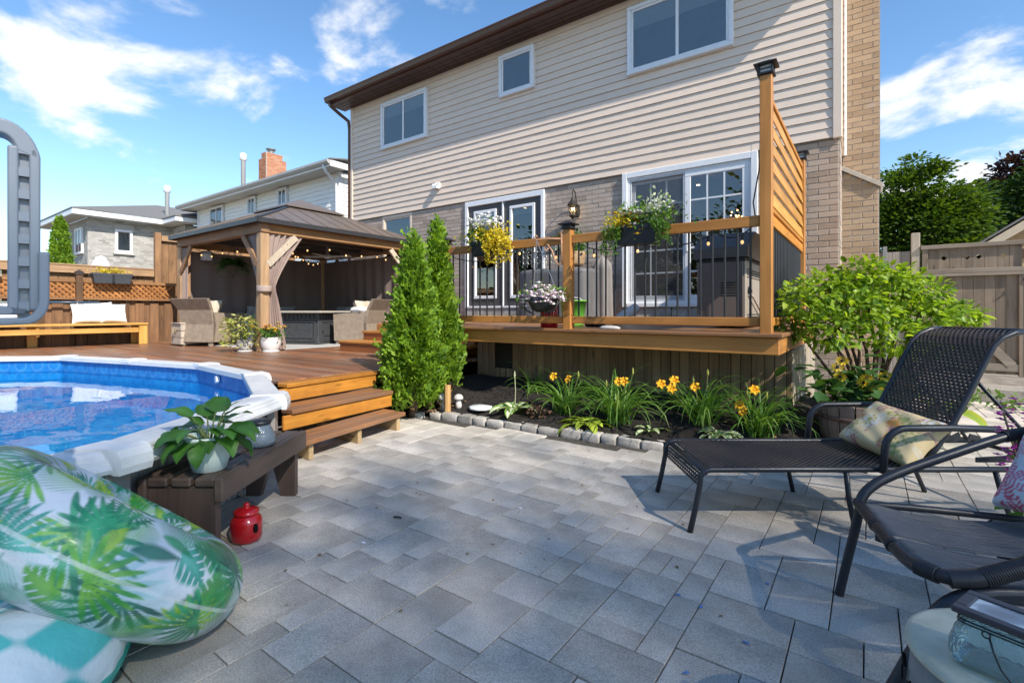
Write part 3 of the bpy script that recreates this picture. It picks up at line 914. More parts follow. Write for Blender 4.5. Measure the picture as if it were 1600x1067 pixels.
while y < 7.2:
    mb = MB(); mb.cbox(-.572, y+.003, .0, -.55, y+.098, .771, .003); obj('skirt_board', mb, wood('skirt_pale', (.42,.36,.28),(.25,.2,.15),'z', rough=.8, var=.15), udeck); y += .101
mb = MB(); mb.box(-4.25, 5.06, 0, -.6, 5.1, .76); obj('underdeck_shade', mb, plain('under_dark', (.03,.024,.02), .9), udeck)  # near-black sheet gives the shade under the deck as a colour
for xx in (-4.22,-2.5,-.7):
    mb = MB(); mb.cbox(xx-.045, 5.103, 0, xx+.045, 5.19, .77, .005); obj('support_post', mb, skirt, udeck)
# steps between the two decks
for n_, (y0, z1) in enumerate(((4.78,.655),(5.16,.80))):
    mb = MB(); mb.cbox(-6.95+.10*n_, y0, z1-.036, -4.38, y0+.5, z1, .006); obj('tread', mb, cedar_x, udeck)
    mb = MB(); mb.cbox(-6.93+.10*n_, y0+.02, (LD if n_ == 0 else .66), -4.40, y0+.05, z1-.038, .004); obj('riser', mb, wood('step_riser', (.34,.125,.04),(.22,.075,.025),'x', rough=.45, var=.1), udeck)
    mb = MB(); mb.cbox(-6.95+.10*n_, y0+.051, LD, -6.92+.10*n_, y0+.48, z1-.038, .004); obj('step_end', mb, cedar_y, udeck)
mb = MB(); mb.cbox(-6.93, 5.53, LD, -4.25, 5.56, UD-.034, .004); obj('riser', mb, cedar_x, udeck)
mb = MB(); mb.cbox(-6.93, 5.56, LD, -6.9, 7.3, UD-.034, .004); obj('rim_board', mb, cedar_y, udeck)

# ------------------------------------------------------------------ railing
rail = thing('deck_railing', 'cedar railing with thin black balusters along the front of the upper deck', 'railing', (-2.45, 4.45, UD))
def post_cap(parent, x, y, z, lamp=False, s=.062):
    mb = MB(); mb.cbox(x-s, y-s, z, x+s, y+s, z+.018, .004)
    if lamp:
        hh = .06
        for sx in (-1,1):
            for sy in (-1,1): mb.cbox(x+sx*(s-.014)-.007, y+sy*(s-.014)-.007, z+.018, x+sx*(s-.014)+.007, y+sy*(s-.014)+.007, z+.018+hh, .001)
        for sx in (-1,1):
            mb.cbox(x+sx*(s-.014)-.003, y-s+.02, z+.045, x+sx*(s-.014)+.003, y+s-.02, z+.052, .001)
            mb.cbox(x-s+.02, y+sx*(s-.014)-.003, z+.045, x+s-.02, y+sx*(s-.014)+.003, z+.052, .001)
    else: hh = .028; mb.cbox(x-s+.012, y-s+.012, z+.018, x+s-.012, y+s-.012, z+.018+hh, .003)
    t = z+.018+hh; e = s+.022
    mb.cbox(x-e, y-e, t, x+e, y+e, t+.01, .002)
    mb.add([(x-e,y-e,t+.01),(x+e,y-e,t+.01),(x+e,y+e,t+.01),(x-e,y+e,t+.01),(x-.02,y-.02,t+.045),(x+.02,y-.02,t+.045),(x+.02,y+.02,t+.045),(x-.02,y+.02,t+.045)],
           [(0,1,5,4),(1,2,6,5),(2,3,7,6),(3,0,4,7),(4,5,6,7)])
    c_ = obj('post_cap', mb, black_metal, parent)
    if lamp:
        mb = MB(); mb.cbox(x-s+.022, y-s+.022, z+.019, x+s-.022, y+s-.022, z+.017+hh, .002); obj('lamp_glass', mb, plain('frosted', (.55,.55,.52), .25), c_)
def post(parent, x, y, z0, z1, s=.045):
    mb = MB(); mb.cbox(x-s, y-s, z0, x+s, y+s, z1, .006); return obj('post', mb, cedar_z, parent)
post(rail, -4.245, 4.45, UD-.03, 1.945); post_cap(rail, -4.245, 4.45, 1.947)
post(rail, -2.51, 4.45, UD-.03, 1.965); post_cap(rail, -2.51, 4.45, 1.967)
for xa, xb, nb in ((-4.198,-2.557,15),(-2.463,-.724,17)):
    for z0, z1 in ((1.818,1.908),(.998,1.072)):
        mb = MB(); mb.cbox(xa, 4.43, z0, xb, 4.47, z1, .005); obj('rail', mb, cedar_x, rail)
    me = None
    for q in range(nb):
        xx = xa+(xb-xa)*(q+.7)/(nb+.4)
        if me is None:
            b = MB(); b.tube([(0,0,0),(0,0,.75)], .0095, 8, caps=False); me = bpy.data.meshes.new('baluster'); me.from_pydata(b.v, [], b.f); me.materials.append(black_metal)
            me.polygons.foreach_set('use_smooth', [True]*len(me.polygons))
        share('baluster', me, rail, (xx, 4.45, 1.070))

# ------------------------------------------------------------------ privacy screen
scr = thing('privacy_screen', 'tall orange louvred privacy screen with black lamp caps at the deck end', 'privacy screen', (-.67, 5.7, UD))
slat_y = wood('louvre', (.60,.31,.07), (.40,.18,.035), 'y', rough=.45, var=.18, grain=14)
post(scr, -.675, 4.45, UD-.03, 3.03); post_cap(scr, -.675, 4.45, 3.032, lamp=True)
post(scr, -.675, 6.95, UD-.03, 2.97); post_cap(scr, -.675, 6.95, 2.972, lamp=True)
cz = wood('cedar_frame', *ORANGE, 'y', rough=.5, var=.1)
for z0, z1 in ((2.86,2.90),(1.955,1.995),(1.84,1.93),(1.0,1.07)):
    mb = MB(); mb.cbox(-.70, 4.497, z0, -.65, 6.903, z1, .004); obj('rail', mb, cz, scr)
ns = 6; zz = 1.998; hs_ = (2.858-zz)/ns
for q in range(ns):
    mb = MB(); z0 = zz+q*hs_; x0 = -.662
    mb.prism([(x0+.016,4.50,z0+.001),(x0+.016,4.50,z0+.012),(x0-.004,4.50,z0+hs_-.001),(x0-.022,4.50,z0+hs_-.001),(x0+.006,4.50,z0+.001)], (0,2.40,0)); obj('louvre_slat', mb, slat_y, scr)
for q in range(24):
    yy = 4.55+q*.0985
    mb = MB(); mb.tube([(-.675,yy,1.07),(-.675,yy,1.84)], .0095, 6, caps=False); obj('baluster', mb, black_metal, scr)

# ------------------------------------------------------------------ fences on the left
FX = -11.95
fen = thing('deck_fence', 'stained board fence with diagonal lattice band behind the long bench', 'fence', (FX, 2.3, LD))
fz = wood('fence_board', *FENCE, 'z', rough=.7, var=.35, grain=12)
fy = wood('fence_rail', (.30,.15,.06), (.15,.07,.03), 'y', rough=.65, var=.2, grain=14)
lat = wood('lattice', (.46,.20,.06), (.27,.105,.03), 'y', rough=.6, var=.2, grain=14)
y = -1.2; i = 0
while y < 4.25:
    mb = MB(); d_ = .0 if i % 2 else .034
    mb.cbox(FX-.02+d_-.034, y, 0, FX+d_-.034+.002, y+.15, 1.36 if i % 2 else 1.30, .004); obj('fence_board', mb, fz, fen)
    y += .125; i += 1
for z0, z1, p_ in ((1.34,1.385,.05),(1.66,1.715,.05)):
    mb = MB(); mb.cbox(FX+.0, -1.2, z0, FX+p_+.02, 4.25, z1, .004); obj('rail', mb, fy, fen)
for yy in (-.2, 2.66): 
    mb = MB(); mb.cbox(FX+.025, yy-.05, 0, FX+.125, yy+.05, 1.80, .006); obj('post', mb, fz, fen)
    mb = MB(); mb.cbox(FX+.01, yy-.065, 1.80, FX+.14, yy+.065, 1.85, .012)
    mb.add([(FX+.01,yy-.065,1.85),(FX+.14,yy-.065,1.85),(FX+.14,yy+.065,1.85),(FX+.01,yy+.065,1.85),(FX+.075,yy,1.905)], [(0,1,4),(1,2,4),(2,3,4),(3,0,4)])
    obj('post_cap', mb, plain('cap_brown', (.05,.035,.03), .5), fen)
z0, z1 = 1.388, 1.658; hgt = z1-z0
for layer in (0, 1):
    y = -1.2-hgt
    while y < 4.25:
        a, b = (y, y+hgt) if layer == 0 else (y+hgt, y)
        pa, pb = (FX+.03+.014*layer, a, z0), (FX+.03+.014*layer, b, z1)
        ok = all(-1.2 <= q <= 4.25 for q in (a, b))
        if ok and (y > 1.2):
            mb = MB(); mb.bar(pa, pb, .012, .036, up=(0, -1 if layer == 0 else 1, 1)); obj('lattice_slat', mb, lat, fen)
        y += .098
mb = MB(); mb.box(FX+.012, -1.2, z0, FX+.02, 4.25, z1); obj('lattice_back', mb, wood('lattice_back', (.20,.09,.035),(.12,.05,.02),'z'), fen)

bf = thing('boundary_fence', 'weathered boundary fence with wide cap beam and one taller panel by the gazebo', 'fence', (FX-.3, 3, 0))
bz = wood('boundary_board', (.34,.19,.09), (.16,.085,.045), 'z', rough=.75, var=.3, grain=10)
y = -1.0
while y < 3.95:
    mb = MB(); mb.cbox(FX-.34, y+.003, 0, FX-.315, y+.147, 1.90, .004); obj('fence_board', mb, bz, bf); y += .15
mb = MB(); mb.cbox(FX-.37, -1.0, 1.85, FX-.23, 3.95, 1.99, .006); obj('cap_beam', mb, wood('beam', (.42,.27,.15),(.26,.15,.08),'y', var=.1), bf)
mb = MB(); mb.cbox(FX-.36, -1.0, 1.99, FX-.22, 3.95, 2.02, .006); obj('cap_board', mb, wood('beam', (.42,.27,.15),(.26,.15,.08),'y', var=.1), bf)
mb = MB(); mb.cbox(FX-.32, 3.96, 0, FX-.21, 4.07, 2.79, .006); obj('post', mb, bz, bf)
y = 4.08
while y < 7.0:
    mb = MB(); mb.cbox(FX-.31, y+.002, 0, FX-.285, y+.15, 2.62, .004); obj('fence_board', mb, bz, bf); y += .152
mb = MB(); mb.cbox(FX-.33, 4.08, 2.62, FX-.22, 7.0, 2.74, .006); obj('cap_beam', mb, wood('beam', (.42,.27,.15),(.26,.15,.08),'y', var=.1), bf)

# ------------------------------------------------------------------ gate and fence on the right
gf = thing('garden_gate', 'grey weathered wooden gate under a panel with diamond cut-outs', 'gate', (1.1, 9.0, .2))
gz = wood('gate_board', *GREYW, 'z', rough=.8, var=.2, grain=12)
gx = wood('gate_rail', (.34,.28,.22), (.2,.16,.125), 'x', rough=.8, var=.12, grain=12)
moss = wood('gate_post', (.30,.245,.13), (.2,.16,.10), 'z', rough=.8, var=.1, grain=10)
for xa, zt in ((.485, 2.23),):
    mb = MB(); mb.cbox(xa, 8.96, 0, xa+.095, 9.05, zt, .006); obj('post', mb, wood('post_pale',(.40,.34,.27),(.27,.22,.17),'z'), gf)
for xa in (.60, 1.56):
    mb = MB(); mb.cbox(xa, 8.95, .28, xa+.06, 9.0, 1.63 if xa > 1 else 1.99, .004); obj('stile', mb, gz, gf)
for z0, z1 in ((1.985,2.04),(1.64,1.70),(1.60,1.638)):
    mb = MB(); mb.cbox(.585, 8.93, z0, 1.66, 9.02, z1, .004); obj('rail', mb, gx, gf)
n = 8
for q in range(n):
    xa = .66+q*.117; xb = xa+.114; xm = (xa+xb)/2
    mb = MB()
    if q in (1,3,4,6):        # diamond cut through the board
        zc, s = 1.855, .034
        P = [(xa,1.70),(xb,1.70),(xb,1.985),(xa,1.985)]; Dm = [(xm,zc-s),(xm+s,zc),(xm,zc+s),(xm-s,zc)]
        for yv in (8.975, 8.995):
            mb.add([(x,yv,z) for x, z in P+Dm], [(0,1,5,4),(1,2,6,5),(2,3,7,6),(3,0,4,7)])
        mb.add([(x,yv,z) for yv in (8.975,8.995) for x, z in Dm], [(0,1,5,4),(1,2,6,5),(2,3,7,6),(3,0,4,7)])
    else: mb.cbox(xa, 8.975, 1.70, xb, 8.995, 1.985, .002)
    obj('top_board', mb, gz, gf)
for q in range(9):
    xa = .60+q*.107
    mb = MB(); mb.cbox(xa, 8.985+random.uniform(0,.004), .30, xa+.104, 9.005, 1.60, .002); obj('gate_board', mb, gz, gf)
mb = MB(); mb.bar((.68,8.965,1.42),(1.5,8.965,.42), .03, .10, up=(0,0,1)); obj('diagonal_brace', mb, gx, gf)
mb = MB(); mb.cbox(.62, 8.955, .34, 1.6, 8.984, .44, .004); obj('bottom_rail', mb, gx, gf)
mb = MB(); mb.cbox(1.66, 8.93, 0, 1.80, 9.06, 2.06, .006); obj('post', mb, moss, gf)
mb = MB(); mb.cbox(1.60, 8.93, 1.52, 1.70, 8.95, 1.55, .003); mb.tube([(1.64,8.925,1.535),(1.64,8.90,1.535)], .012, 6); obj('latch', mb, black_metal, gf)
rf = thing('side_fence', 'pale grey board fence next to the chimney', 'fence', (.2, 9.0, 0))
for q in range(6):
    xa = -.15+q*.105
    mb = MB(); mb.cbox(xa, 9.0, 0, xa+.101, 9.02, 1.98, .003); obj('fence_board', mb, wood('pale_fence',(.36,.31,.27),(.22,.185,.155),'z', rough=.8, var=.12), rf)
mb = MB(); mb.cbox(.16, 8.93, 0, .21, 8.99, 2.06, .004); obj('post', mb, wood('post_blue',(.27,.28,.28),(.18,.18,.18),'z'), rf)
rf2 = thing('side_fence', 'mossy fence running right from the gate post', 'fence', (2.6, 8.98, 0))
for q in range(14):
    xa = 1.81+q*.122
    mb = MB(); mb.cbox(xa, 8.98, 0, xa+.118, 9.0, 1.95, .003); obj('fence_board', mb, moss, rf2)
mb = MB(); mb.cbox(1.81, 8.95, 1.95, 3.5, 9.03, 2.0, .004); obj('cap_board', mb, gx, rf2)
mb = MB(); mb.cbox(.45, 8.42, -.02, 2.6, 8.92, .17, .015); struct(obj('gate_step', mb, plain('step_stone', (.30,.27,.235), .85, mott=.25, scale=9, bump=.4)))
# ------------------------------------------------------------------ gazebo
GX0, GX1, GY0, GY1 = -10.97, -7.58, 3.80, 7.18        # roof edge
PX0, PX1, PY0, PY1 = -10.80, -7.75, 3.97, 7.01        # post centres
EZ, AZ = 2.56, 3.29
gaz = thing('gazebo', 'square timber gazebo with dark metal hip roof on the lower deck', 'gazebo', ((GX0+GX1)/2, (GY0+GY1)/2, LD))
gw_z = wood('gazebo_post', (.46,.30,.17), (.27,.165,.085), 'z', rough=.6, var=.08, grain=14)
gw_x = wood('gazebo_beam', (.34,.19,.10), (.19,.10,.05), 'x', rough=.6, var=.08, grain=14)
gw_y = wood('gazebo_beam', (.40,.22,.09), (.24,.12,.05), 'y', rough=.6, var=.08, grain=14)
pale = wood('brace_pale', (.58,.49,.38), (.42,.34,.25), 'x', rough=.6, var=.08)
for x in (PX0, PX1):
    for y in (PY0, PY1):
        mb = MB(); mb.cbox(x-.07, y-.07, LD, x+.07, y+.07, 2.36, .008); obj('post', mb, gw_z, gaz)
for y in (PY0, PY1):
    mb = MB(); mb.cbox(PX0-.09, y-.07, 2.365, PX1+.09, y+.07, 2.525, .006); obj('beam', mb, gw_x, gaz)
for x in (PX0, PX1):
    mb = MB(); mb.cbox(x-.07, PY0+.075, 2.366, x+.07, PY1-.075, 2.524, .006); obj('beam', mb, gw_y, gaz)
for x, sx in ((PX0,1),(PX1,-1)):
    for y, sy in ((PY0,1),(PY1,-1)):
        mb = MB(); mb.bar((x+sx*.05,y-.055*sy,1.86),(x+sx*.52,y-.055*sy,2.35), .036, .10, (0,0,1)); obj('corner_brace', mb, gw_x, gaz)
        mb = MB(); mb.bar((x-sx*.055,y+sy*.05,1.86),(x-sx*.055,y+sy*.52,2.35), .036, .10, (0,0,1)); obj('corner_brace', mb, pale if sx < 0 else gw_y, gaz)
roofm = plain('gazebo_roof_metal', (.135,.105,.087), .42, mott=.08, scale=6, bump=.03, var=.05)
dark_edge = plain('gazebo_edge', (.03,.03,.033), .4)
cx, cy = (GX0+GX1)/2, (GY0+GY1)/2
KX, KY, KZ = .62, .62, EZ+(AZ-EZ)*.64+.03              # top tier half size
corners = [(GX0,GY0),(GX1,GY0),(GX1,GY1),(GX0,GY1)]
for q in range(4):
    (ax_,ay_),(bx_,by_) = corners[q], corners[(q+1) % 4]
    A, B, T = Vector((ax_,ay_,EZ)), Vector((bx_,by_,EZ)), Vector((cx,cy,AZ))
    mid = (A+B)/2; L = (B-A).length; e = (B-A).normalized()
    nrm = e.cross((T-mid).normalized()).normalized()
    if nrm.z < 0: nrm = -nrm
    npan = 11
    for i in range(npan):                             # standing-seam panels, each clipped to the hip triangle
        t0, t1 = i/npan, (i+1)/npan
        def top(t): return mid.lerp(T, 1-abs(2*t-1)) + e*((t-.5)*L*(1-(0)))*0 if False else (A+e*(t*L)) + (T-mid)*(1-abs(2*t-1))
        pts = [A+e*(t0*L+.004), A+e*(t1*L-.004)]
        if t0 < .5 < t1: pts += [top(t1-.002), top(.5), top(t0+.002)]
        else: pts += [top(t1-.002), top(t0+.002)]
        mb = MB(); mb.prism(pts, nrm*.012); obj('roof_panel', mb, roofm, gaz)
        if i > 0:
            p = A+e*(t0*L); mb = MB(); mb.bar(p+nrm*.012, top(t0)+nrm*.012, .012, .018, nrm); obj('roof_seam', mb, roofm, gaz)
    mb = MB(); mb.bar(A+nrm*.012, T+nrm*.01, .07, .03, (0,0,1)); obj('hip_cap', mb, dark_edge if q == 1 else roofm, gaz)
    mb = MB(); out = Vector((e.y,-e.x,0)); mb.bar(A+out*.008+Vector((0,0,-.02)), B+out*.008+Vector((0,0,-.02)), .02, .075, (0,0,1)); obj('roof_edge', mb, dark_edge, gaz)
mb = MB()
s = .62; z0 = EZ+(AZ-EZ)*(1-s/1.695)+.07; zt = AZ+.085
mb.add([(cx-s,cy-s,z0),(cx+s,cy-s,z0),(cx+s,cy+s,z0),(cx-s,cy+s,z0),(cx,cy,zt)]+[(cx-s,cy-s,z0-.02),(cx+s,cy-s,z0-.02),(cx+s,cy+s,z0-.02),(cx-s,cy+s,z0-.02)],
       [(0,1,4),(1,2,4),(2,3,4),(3,0,4),(0,5,6,1),(1,6,7,2),(2,7,8,3),(3,8,5,0)])
obj('vent_cap', mb, roofm, gaz)
for q in range(3):
    mb = MB(); xx = PX0+(PX1-PX0)*(q+1)/4; mb.cbox(xx-.03, PY0+.07, 2.40, xx+.03, PY1-.07, 2.50, .004); obj('rafter', mb, plain('rafter_dark',(.06,.045,.035),.6), gaz)

# curtains
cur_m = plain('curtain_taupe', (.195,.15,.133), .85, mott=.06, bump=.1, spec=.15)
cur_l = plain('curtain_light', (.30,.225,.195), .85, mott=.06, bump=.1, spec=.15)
def curtain(label, p0, p1, z0, z1, nw, amp, m, wfn=None, out=(0,0,0)):
    p0 = Vector((*p0,0)); p1 = Vector((*p1,0)); L = (p1-p0).length; e = (p1-p0).normalized(); nn = Vector((-e.y,e.x,0))
    o_ = Vector(out)
    ph = random.uniform(0, 6)
    def fn(u, v):
        z = z0+(z1-z0)*v; c, w_ = (.5, 1.0) if wfn is None else wfn(v)
        s_ = (c+(u-.5)*w_)*L
        a = amp*(.55+.45*math.sin(5*u+ph))*(1.3-.5*v)
        d = a*math.sin(2*math.pi*nw*u+ph+.5*math.sin(3*v+ph))
        k_ = 1 if wfn is None else (.35+.65*min(1, w_*1.2))
        p = p0+e*s_+nn*d*k_+o_*(1-v)
        return (p.x, p.y, z)
    mb = MB(); mb.grid(fn, max(24, int(nw*8)), 22)
    o = obj('curtain', mb, m, smooth=True); tag(o, label, 'curtain', 'gazebo curtains'); return o
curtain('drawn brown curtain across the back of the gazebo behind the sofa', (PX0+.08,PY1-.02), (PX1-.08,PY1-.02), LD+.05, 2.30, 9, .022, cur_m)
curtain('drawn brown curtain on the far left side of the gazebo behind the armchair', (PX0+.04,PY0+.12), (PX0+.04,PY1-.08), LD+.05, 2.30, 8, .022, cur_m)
def tied(v):      # v 0 bottom .. 1 top, tie at .55
    w_ = .16+.55*max(0, v-.5)/.5 if v > .5 else .16+.26*(.5-v)/.5
    return (w_*.5 + .02, w_)
curtain('grey brown curtain gathered at the left front post of the gazebo', (PX0+.02,PY0-.02), (PX0+.72,PY0-.02), LD+.02, 2.34, 6, .05, cur_l, lambda v: ((.16+.06*v), .34 if v < .9 else .42))
def tied2(v):
    if v > .52: w_ = .12+.50*((v-.52)/.48)**1.3
    else: w_ = .12+.20*((.52-v)/.52)**.7
    return (w_*.52, w_)
curtain('light brown curtain tied back on the right of the front gazebo post', (PX1+.03,PY0+.06), (PX1+.03,PY0+1.0), LD+.02, 2.36, 6, .05, cur_l, tied2)
curtain('light brown curtain tied back on the left of the front gazebo post', (PX1-.05,PY0+.0), (PX1-.95,PY0+.0), LD+.02, 2.36, 6, .05, cur_l, tied2)
mb = MB(); mb.lathe([(.115,0),(.118,.02),(.118,.075),(.115,.095)], (PX1+.02, PY0+.01, 1.43), 16, 1.0, .95)
tag(obj('curtain_tie', mb, plain('tie_beige', (.33,.26,.22), .8), smooth=True), 'beige tie band wrapped round the front gazebo post and its curtains', 'curtain tie')

rug = MB(); rug.cbox(PX0+.12, PY0+.10, LD+.003, PX1-.02, PY1-.1, LD+.012, .002)
tag(obj('outdoor_rug', rug, plain('rug_grey', (.42,.41,.39), .9, mott=.12, scale=30)), 'pale grey outdoor rug under the gazebo furniture', 'rug')

# string lights under the gazebo roof
bulb_g = glow('bulb_gazebo', (1,.58,.24), 1.2)
sl_ = thing('string_lights', 'string of small warm bulbs hanging under the gazebo roof', 'string lights', (cx, cy, 2.2))
def light_string(parent, pts, n_b, sag, bulb, br=.013, drop=.05):
    mb = MB(); P = []
    for a, b in zip(pts[:-1], pts[1:]):
        a, b = Vector(a), Vector(b)
        for q in range(12):
            t = q/12; p = a.lerp(b, t); p.z -= sag*4*t*(1-t); P.append(p)
    P.append(Vector(pts[-1]))
    mb.tube(P, .006, 5); obj('cable', mb, black_metal, parent, smooth=True)
    for q in range(n_b):
        p = P[int((q+.5)*len(P)/n_b)]
        mb = MB(); mb.tube([p, p+Vector((0,0,-drop))], .011, 6); obj('socket', mb, black_metal, parent)
        mb = MB(); mb.ball(p+Vector((0,0,-drop-br*1.1)), br, 8, 6, 1.35); obj('bulb', mb, bulb, parent, smooth=True)
light_string(sl_, [(PX0+.1,PY0+.2,2.34),(PX0+1.2,PY0+.3,2.33),(PX1-.3,PY0+.25,2.36),(PX1-.15,PY0+1.2,2.33),(PX1-.15,PY1-.8,2.32),(PX1-.15,PY1-.15,2.34)], 14, .10, bulb_g)
light_string(sl_, [(PX0+.3,PY1-.3,2.33),(cx,cy,2.30),(PX1-.3,PY0+.6,2.34)], 8, .10, bulb_g)

# hanging fern
fern_m = foliage('fern', [(.015,.045,.008),(.04,.10,.015),(.08,.17,.03)], trans=.2)
hf = thing('hanging_fern', 'dark green fern in a wire hanging basket under the gazebo beam', 'hanging plant', (-9.52, 4.32, 1.74))
mb = MB()
for q in range(8):
    a = q*math.pi/4; mb.tube([(-9.52,4.32,1.74),(-9.52+.08*math.cos(a),4.32+.08*math.sin(a),1.85),(-9.52+.15*math.cos(a),4.32+.15*math.sin(a),1.97)], .004, 4)
for q in range(3):
    a = q*2.09; mb.tube([(-9.52+.15*math.cos(a),4.32+.15*math.sin(a),1.97),(-9.52,4.32,2.36)], .004, 4)
mb.tube([(-9.52+.15*math.cos(a*.35),4.32+.15*math.sin(a*.35),1.97) for a in range(18)], .006, 5, closed=True); obj('wire_basket', mb, black_metal, hf)
mb = MB(); mb.lathe([(.05,0),(.13,.10),(.14,.12),(.001,.12)], (-9.52,4.32,1.85), 14); obj('moss_liner', mb, plain('coir',(.07,.05,.03),.95), hf)
pos = []; ax = []
for q in range(70):
    a = random.uniform(0, 6.28); el = random.uniform(.1, 1.2); L = random.uniform(.2,.36)
    for t in np.linspace(.1, 1, 16):
        r_ = L*t*math.cos(el*(1-t*.3)); z_ = L*(1.25*t*math.sin(el)-.85*t*t)
        for s_ in (-1, 1):
            pos.append((-9.52+r_*math.cos(a), 4.32+r_*math.sin(a), 1.99+z_)); ax.append((math.cos(a+s_*1.1), math.sin(a+s_*1.1), -.2))
clump_mesh('fern_fronds', pos, ax, np.tile((0,0,1.0), (len(pos),1))+rdir(len(pos))*.3, np.full(len(pos), .055), *LEAF2, fern_m, hf, kind='stuff')

# ------------------------------------------------------------------ furniture under the gazebo
wick = None
def wicker(name, c):
    if name in MATS: return MATS[name]
    k = NT(name); v = k.coord((1,1,1), jitter=False)
    sx = k.n('ShaderNodeSeparateXYZ'); k.l(v, sx.inputs[0])
    hz = k.math('ADD', sx.outputs[0], sx.outputs[1])
    a = k.math('SINE', k.math('MULTIPLY', hz, 150)); b = k.math('SINE', k.math('MULTIPLY', sx.outputs[2], 330))
    h = k.math('MULTIPLY', a, b)
    col = k.ramp(k.math('ADD', k.math('MULTIPLY', h, .4), k.math('MULTIPLY', k.noise(v, 14, 4, .6), .9)), [(.1, dk(c,.5)), (.75, dk(c,1.2))])
    k.base(col); k.s(k.p, Roughness=.55); k.bump(h, .5, .006)
    MATS[name] = k.m; return k.m
wk = wicker('wicker_grey_brown', (.36,.285,.215))
cush_m = plain('cushion_beige', (.50,.43,.34), .9, mott=.08, scale=40, bump=.15)
cush_g = plain('cushion_grey', (.30,.29,.275), .9, mott=.08, scale=40, bump=.15)
def pillow_fn(mb, c, ex, ey, n_, th, nu=20, nv=16, plump=.32):
    """soft cushion: ex, ey half axes, n_ unit normal, th half thickness"""
    c, ex, ey, n_ = Vector(c), Vector(ex), Vector(ey), Vector(n_).normalized()
    for s_ in (1, -1):
        def fn(u, v):
            a, b = 2*u-1, 2*v-1
            pin = 1-.10*(1-abs(b)**2)*abs(a)**4 ; pin2 = 1-.10*(1-abs(a)**2)*abs(b)**4
            h = (max(0,1-a**4)*max(0,1-b**4))**plump if abs(a) < 1 and abs(b) < 1 else 0
            w_ = .03*math.sin(9*a+3*b)*math.sin(7*b-2*a)
            return tuple(c+ex*(a*pin)+ey*(b*pin2)+n_*(s_*th*h*(1+w_*3)))
        mb.grid(fn, nu, nv)
    return mb
def armchair(label, cx_, cy_, ang, name='wicker_armchair'):
    """flared wicker tub chair; faces +x before turning by ang"""
    t = thing(name, label, 'armchair', (cx_, cy_, LD))
    M = Matrix.Translation((cx_,cy_,LD)) @ Matrix.Rotation(ang, 4, 'Z')
    def tr(mb): mb.v = [tuple(M @ Vector(p)) for p in mb.v]; return mb
    def shell(pts_b, pts_t, th=.05):
        mb = MB(); mb.add(pts_b+pts_t, []); return mb
    # back panel leaning backwards, flared at the top
    mb = MB()
    mb.add([(-.34,-.36,.08),(-.34,.36,.08),(-.30,.36,.40),(-.30,-.36,.40),(-.36,-.36,.66),(-.36,.36,.66),(-.50,-.42,.86),(-.50,.42,.86),
            (-.28,-.36,.08),(-.28,.36,.08),(-.24,.36,.40),(-.24,-.36,.40),(-.30,-.36,.66),(-.30,.36,.66),(-.44,-.42,.87),(-.44,.42,.87)],
           [(0,3,2,1),(3,4,5,2),(4,6,7,5),(8,9,10,11),(11,10,13,12),(12,13,15,14),(6,14,15,7),(0,8,11,3),(3,11,12,4),(4,12,14,6),(1,2,10,9),(2,5,13,10),(5,7,15,13),(0,1,9,8)])
    obj('backrest', tr(mb), wk, t)
    for s_ in (-1, 1):
        mb = MB(); y0 = s_*.36; y1 = s_*.29
        prof = [(-.30,.08),(.36,.08),(.38,.58),(.10,.60),(-.31,.62),(-.29,.40)]
        mb.prism([(x,y0,z) for x, z in prof], (0,y1-y0,0)); obj('armrest', tr(mb), wk, t)
    mb = MB(); mb.cbox(-.28,-.29,.08,.36,.29,.30,.01); obj('seat_base', tr(mb), wk, t)
    mb = MB(); pillow_fn(mb, (.085,0,.37), (.265,0,0), (0,.285,0), (0,0,1), .075, 12, 12, .18); obj('seat_cushion', tr(mb), cush_m, t, smooth=True)
    mb = MB(); pillow_fn(mb, (-.10,0,.63), (.10,0,.22), (0,.28,0), (-.95,0,.3), .10, 12, 12, .22); obj('back_cushion', tr(mb), cush_m, t, smooth=True)
    for x in (-.29,.32):
        for y in (-.30,.30):
            mb = MB(); mb.cbox(x-.03,y-.03,0,x+.03,y+.03,.10,.006); obj('leg', tr(mb), wk, t)
    return t
armchair('wicker tub armchair with its back to the pool at the left of the gazebo', -10.02, 4.15, R(112))
armchair('wicker armchair on the right of the fire table with white things on its arm', -8.05, 6.05, R(205))
mb = MB(); pillow_fn(mb, (-7.86,5.86,LD+.66), (.17,0,0), (0,.10,0), (0,0,1), .06, 10, 10); tag(obj('folded_towel', mb, plain('towel_white',(.72,.72,.72),.9), smooth=True), 'white folded towel lying on the arm of the right wicker armchair', 'towel')
# corner sofa
so = thing('corner_sofa', 'low wicker corner sofa with grey cushions along the drawn curtains', 'sofa', (-9.2, 6.55, LD))
for nm, b in (('seat_base',(-10.6,6.15,.06,-8.35,6.85,.26)),('seat_base',(-10.6,4.9,.06,-9.95,6.14,.26)),('backrest',(-10.7,6.86,.06,-8.3,6.94,.62)),('backrest',(-10.72,4.9,.06,-10.61,6.85,.62)),('armrest',(-8.34,6.15,.06,-8.26,6.85,.52))):
    mb = MB(); mb.cbox(b[0],b[1],LD+b[2],b[3],b[4],LD+b[5],.01); obj(nm, mb, wk, so)
for q in range(3):
    xa = -9.9+q*.52
    mb = MB(); pillow_fn(mb, (xa+.26,6.42,LD+.33), (.255,0,0), (0,.27,0), (0,0,1), .075, 12, 12, .16); obj('seat_cushion', mb, cush_m, so, smooth=True)
    mb = MB(); pillow_fn(mb, (xa+.26,6.74,LD+.55), (.25,0,0), (0,.09,.20), (0,-1,.35), .09, 12, 12, .2); obj('back_cushion', mb, cush_g, so, smooth=True)
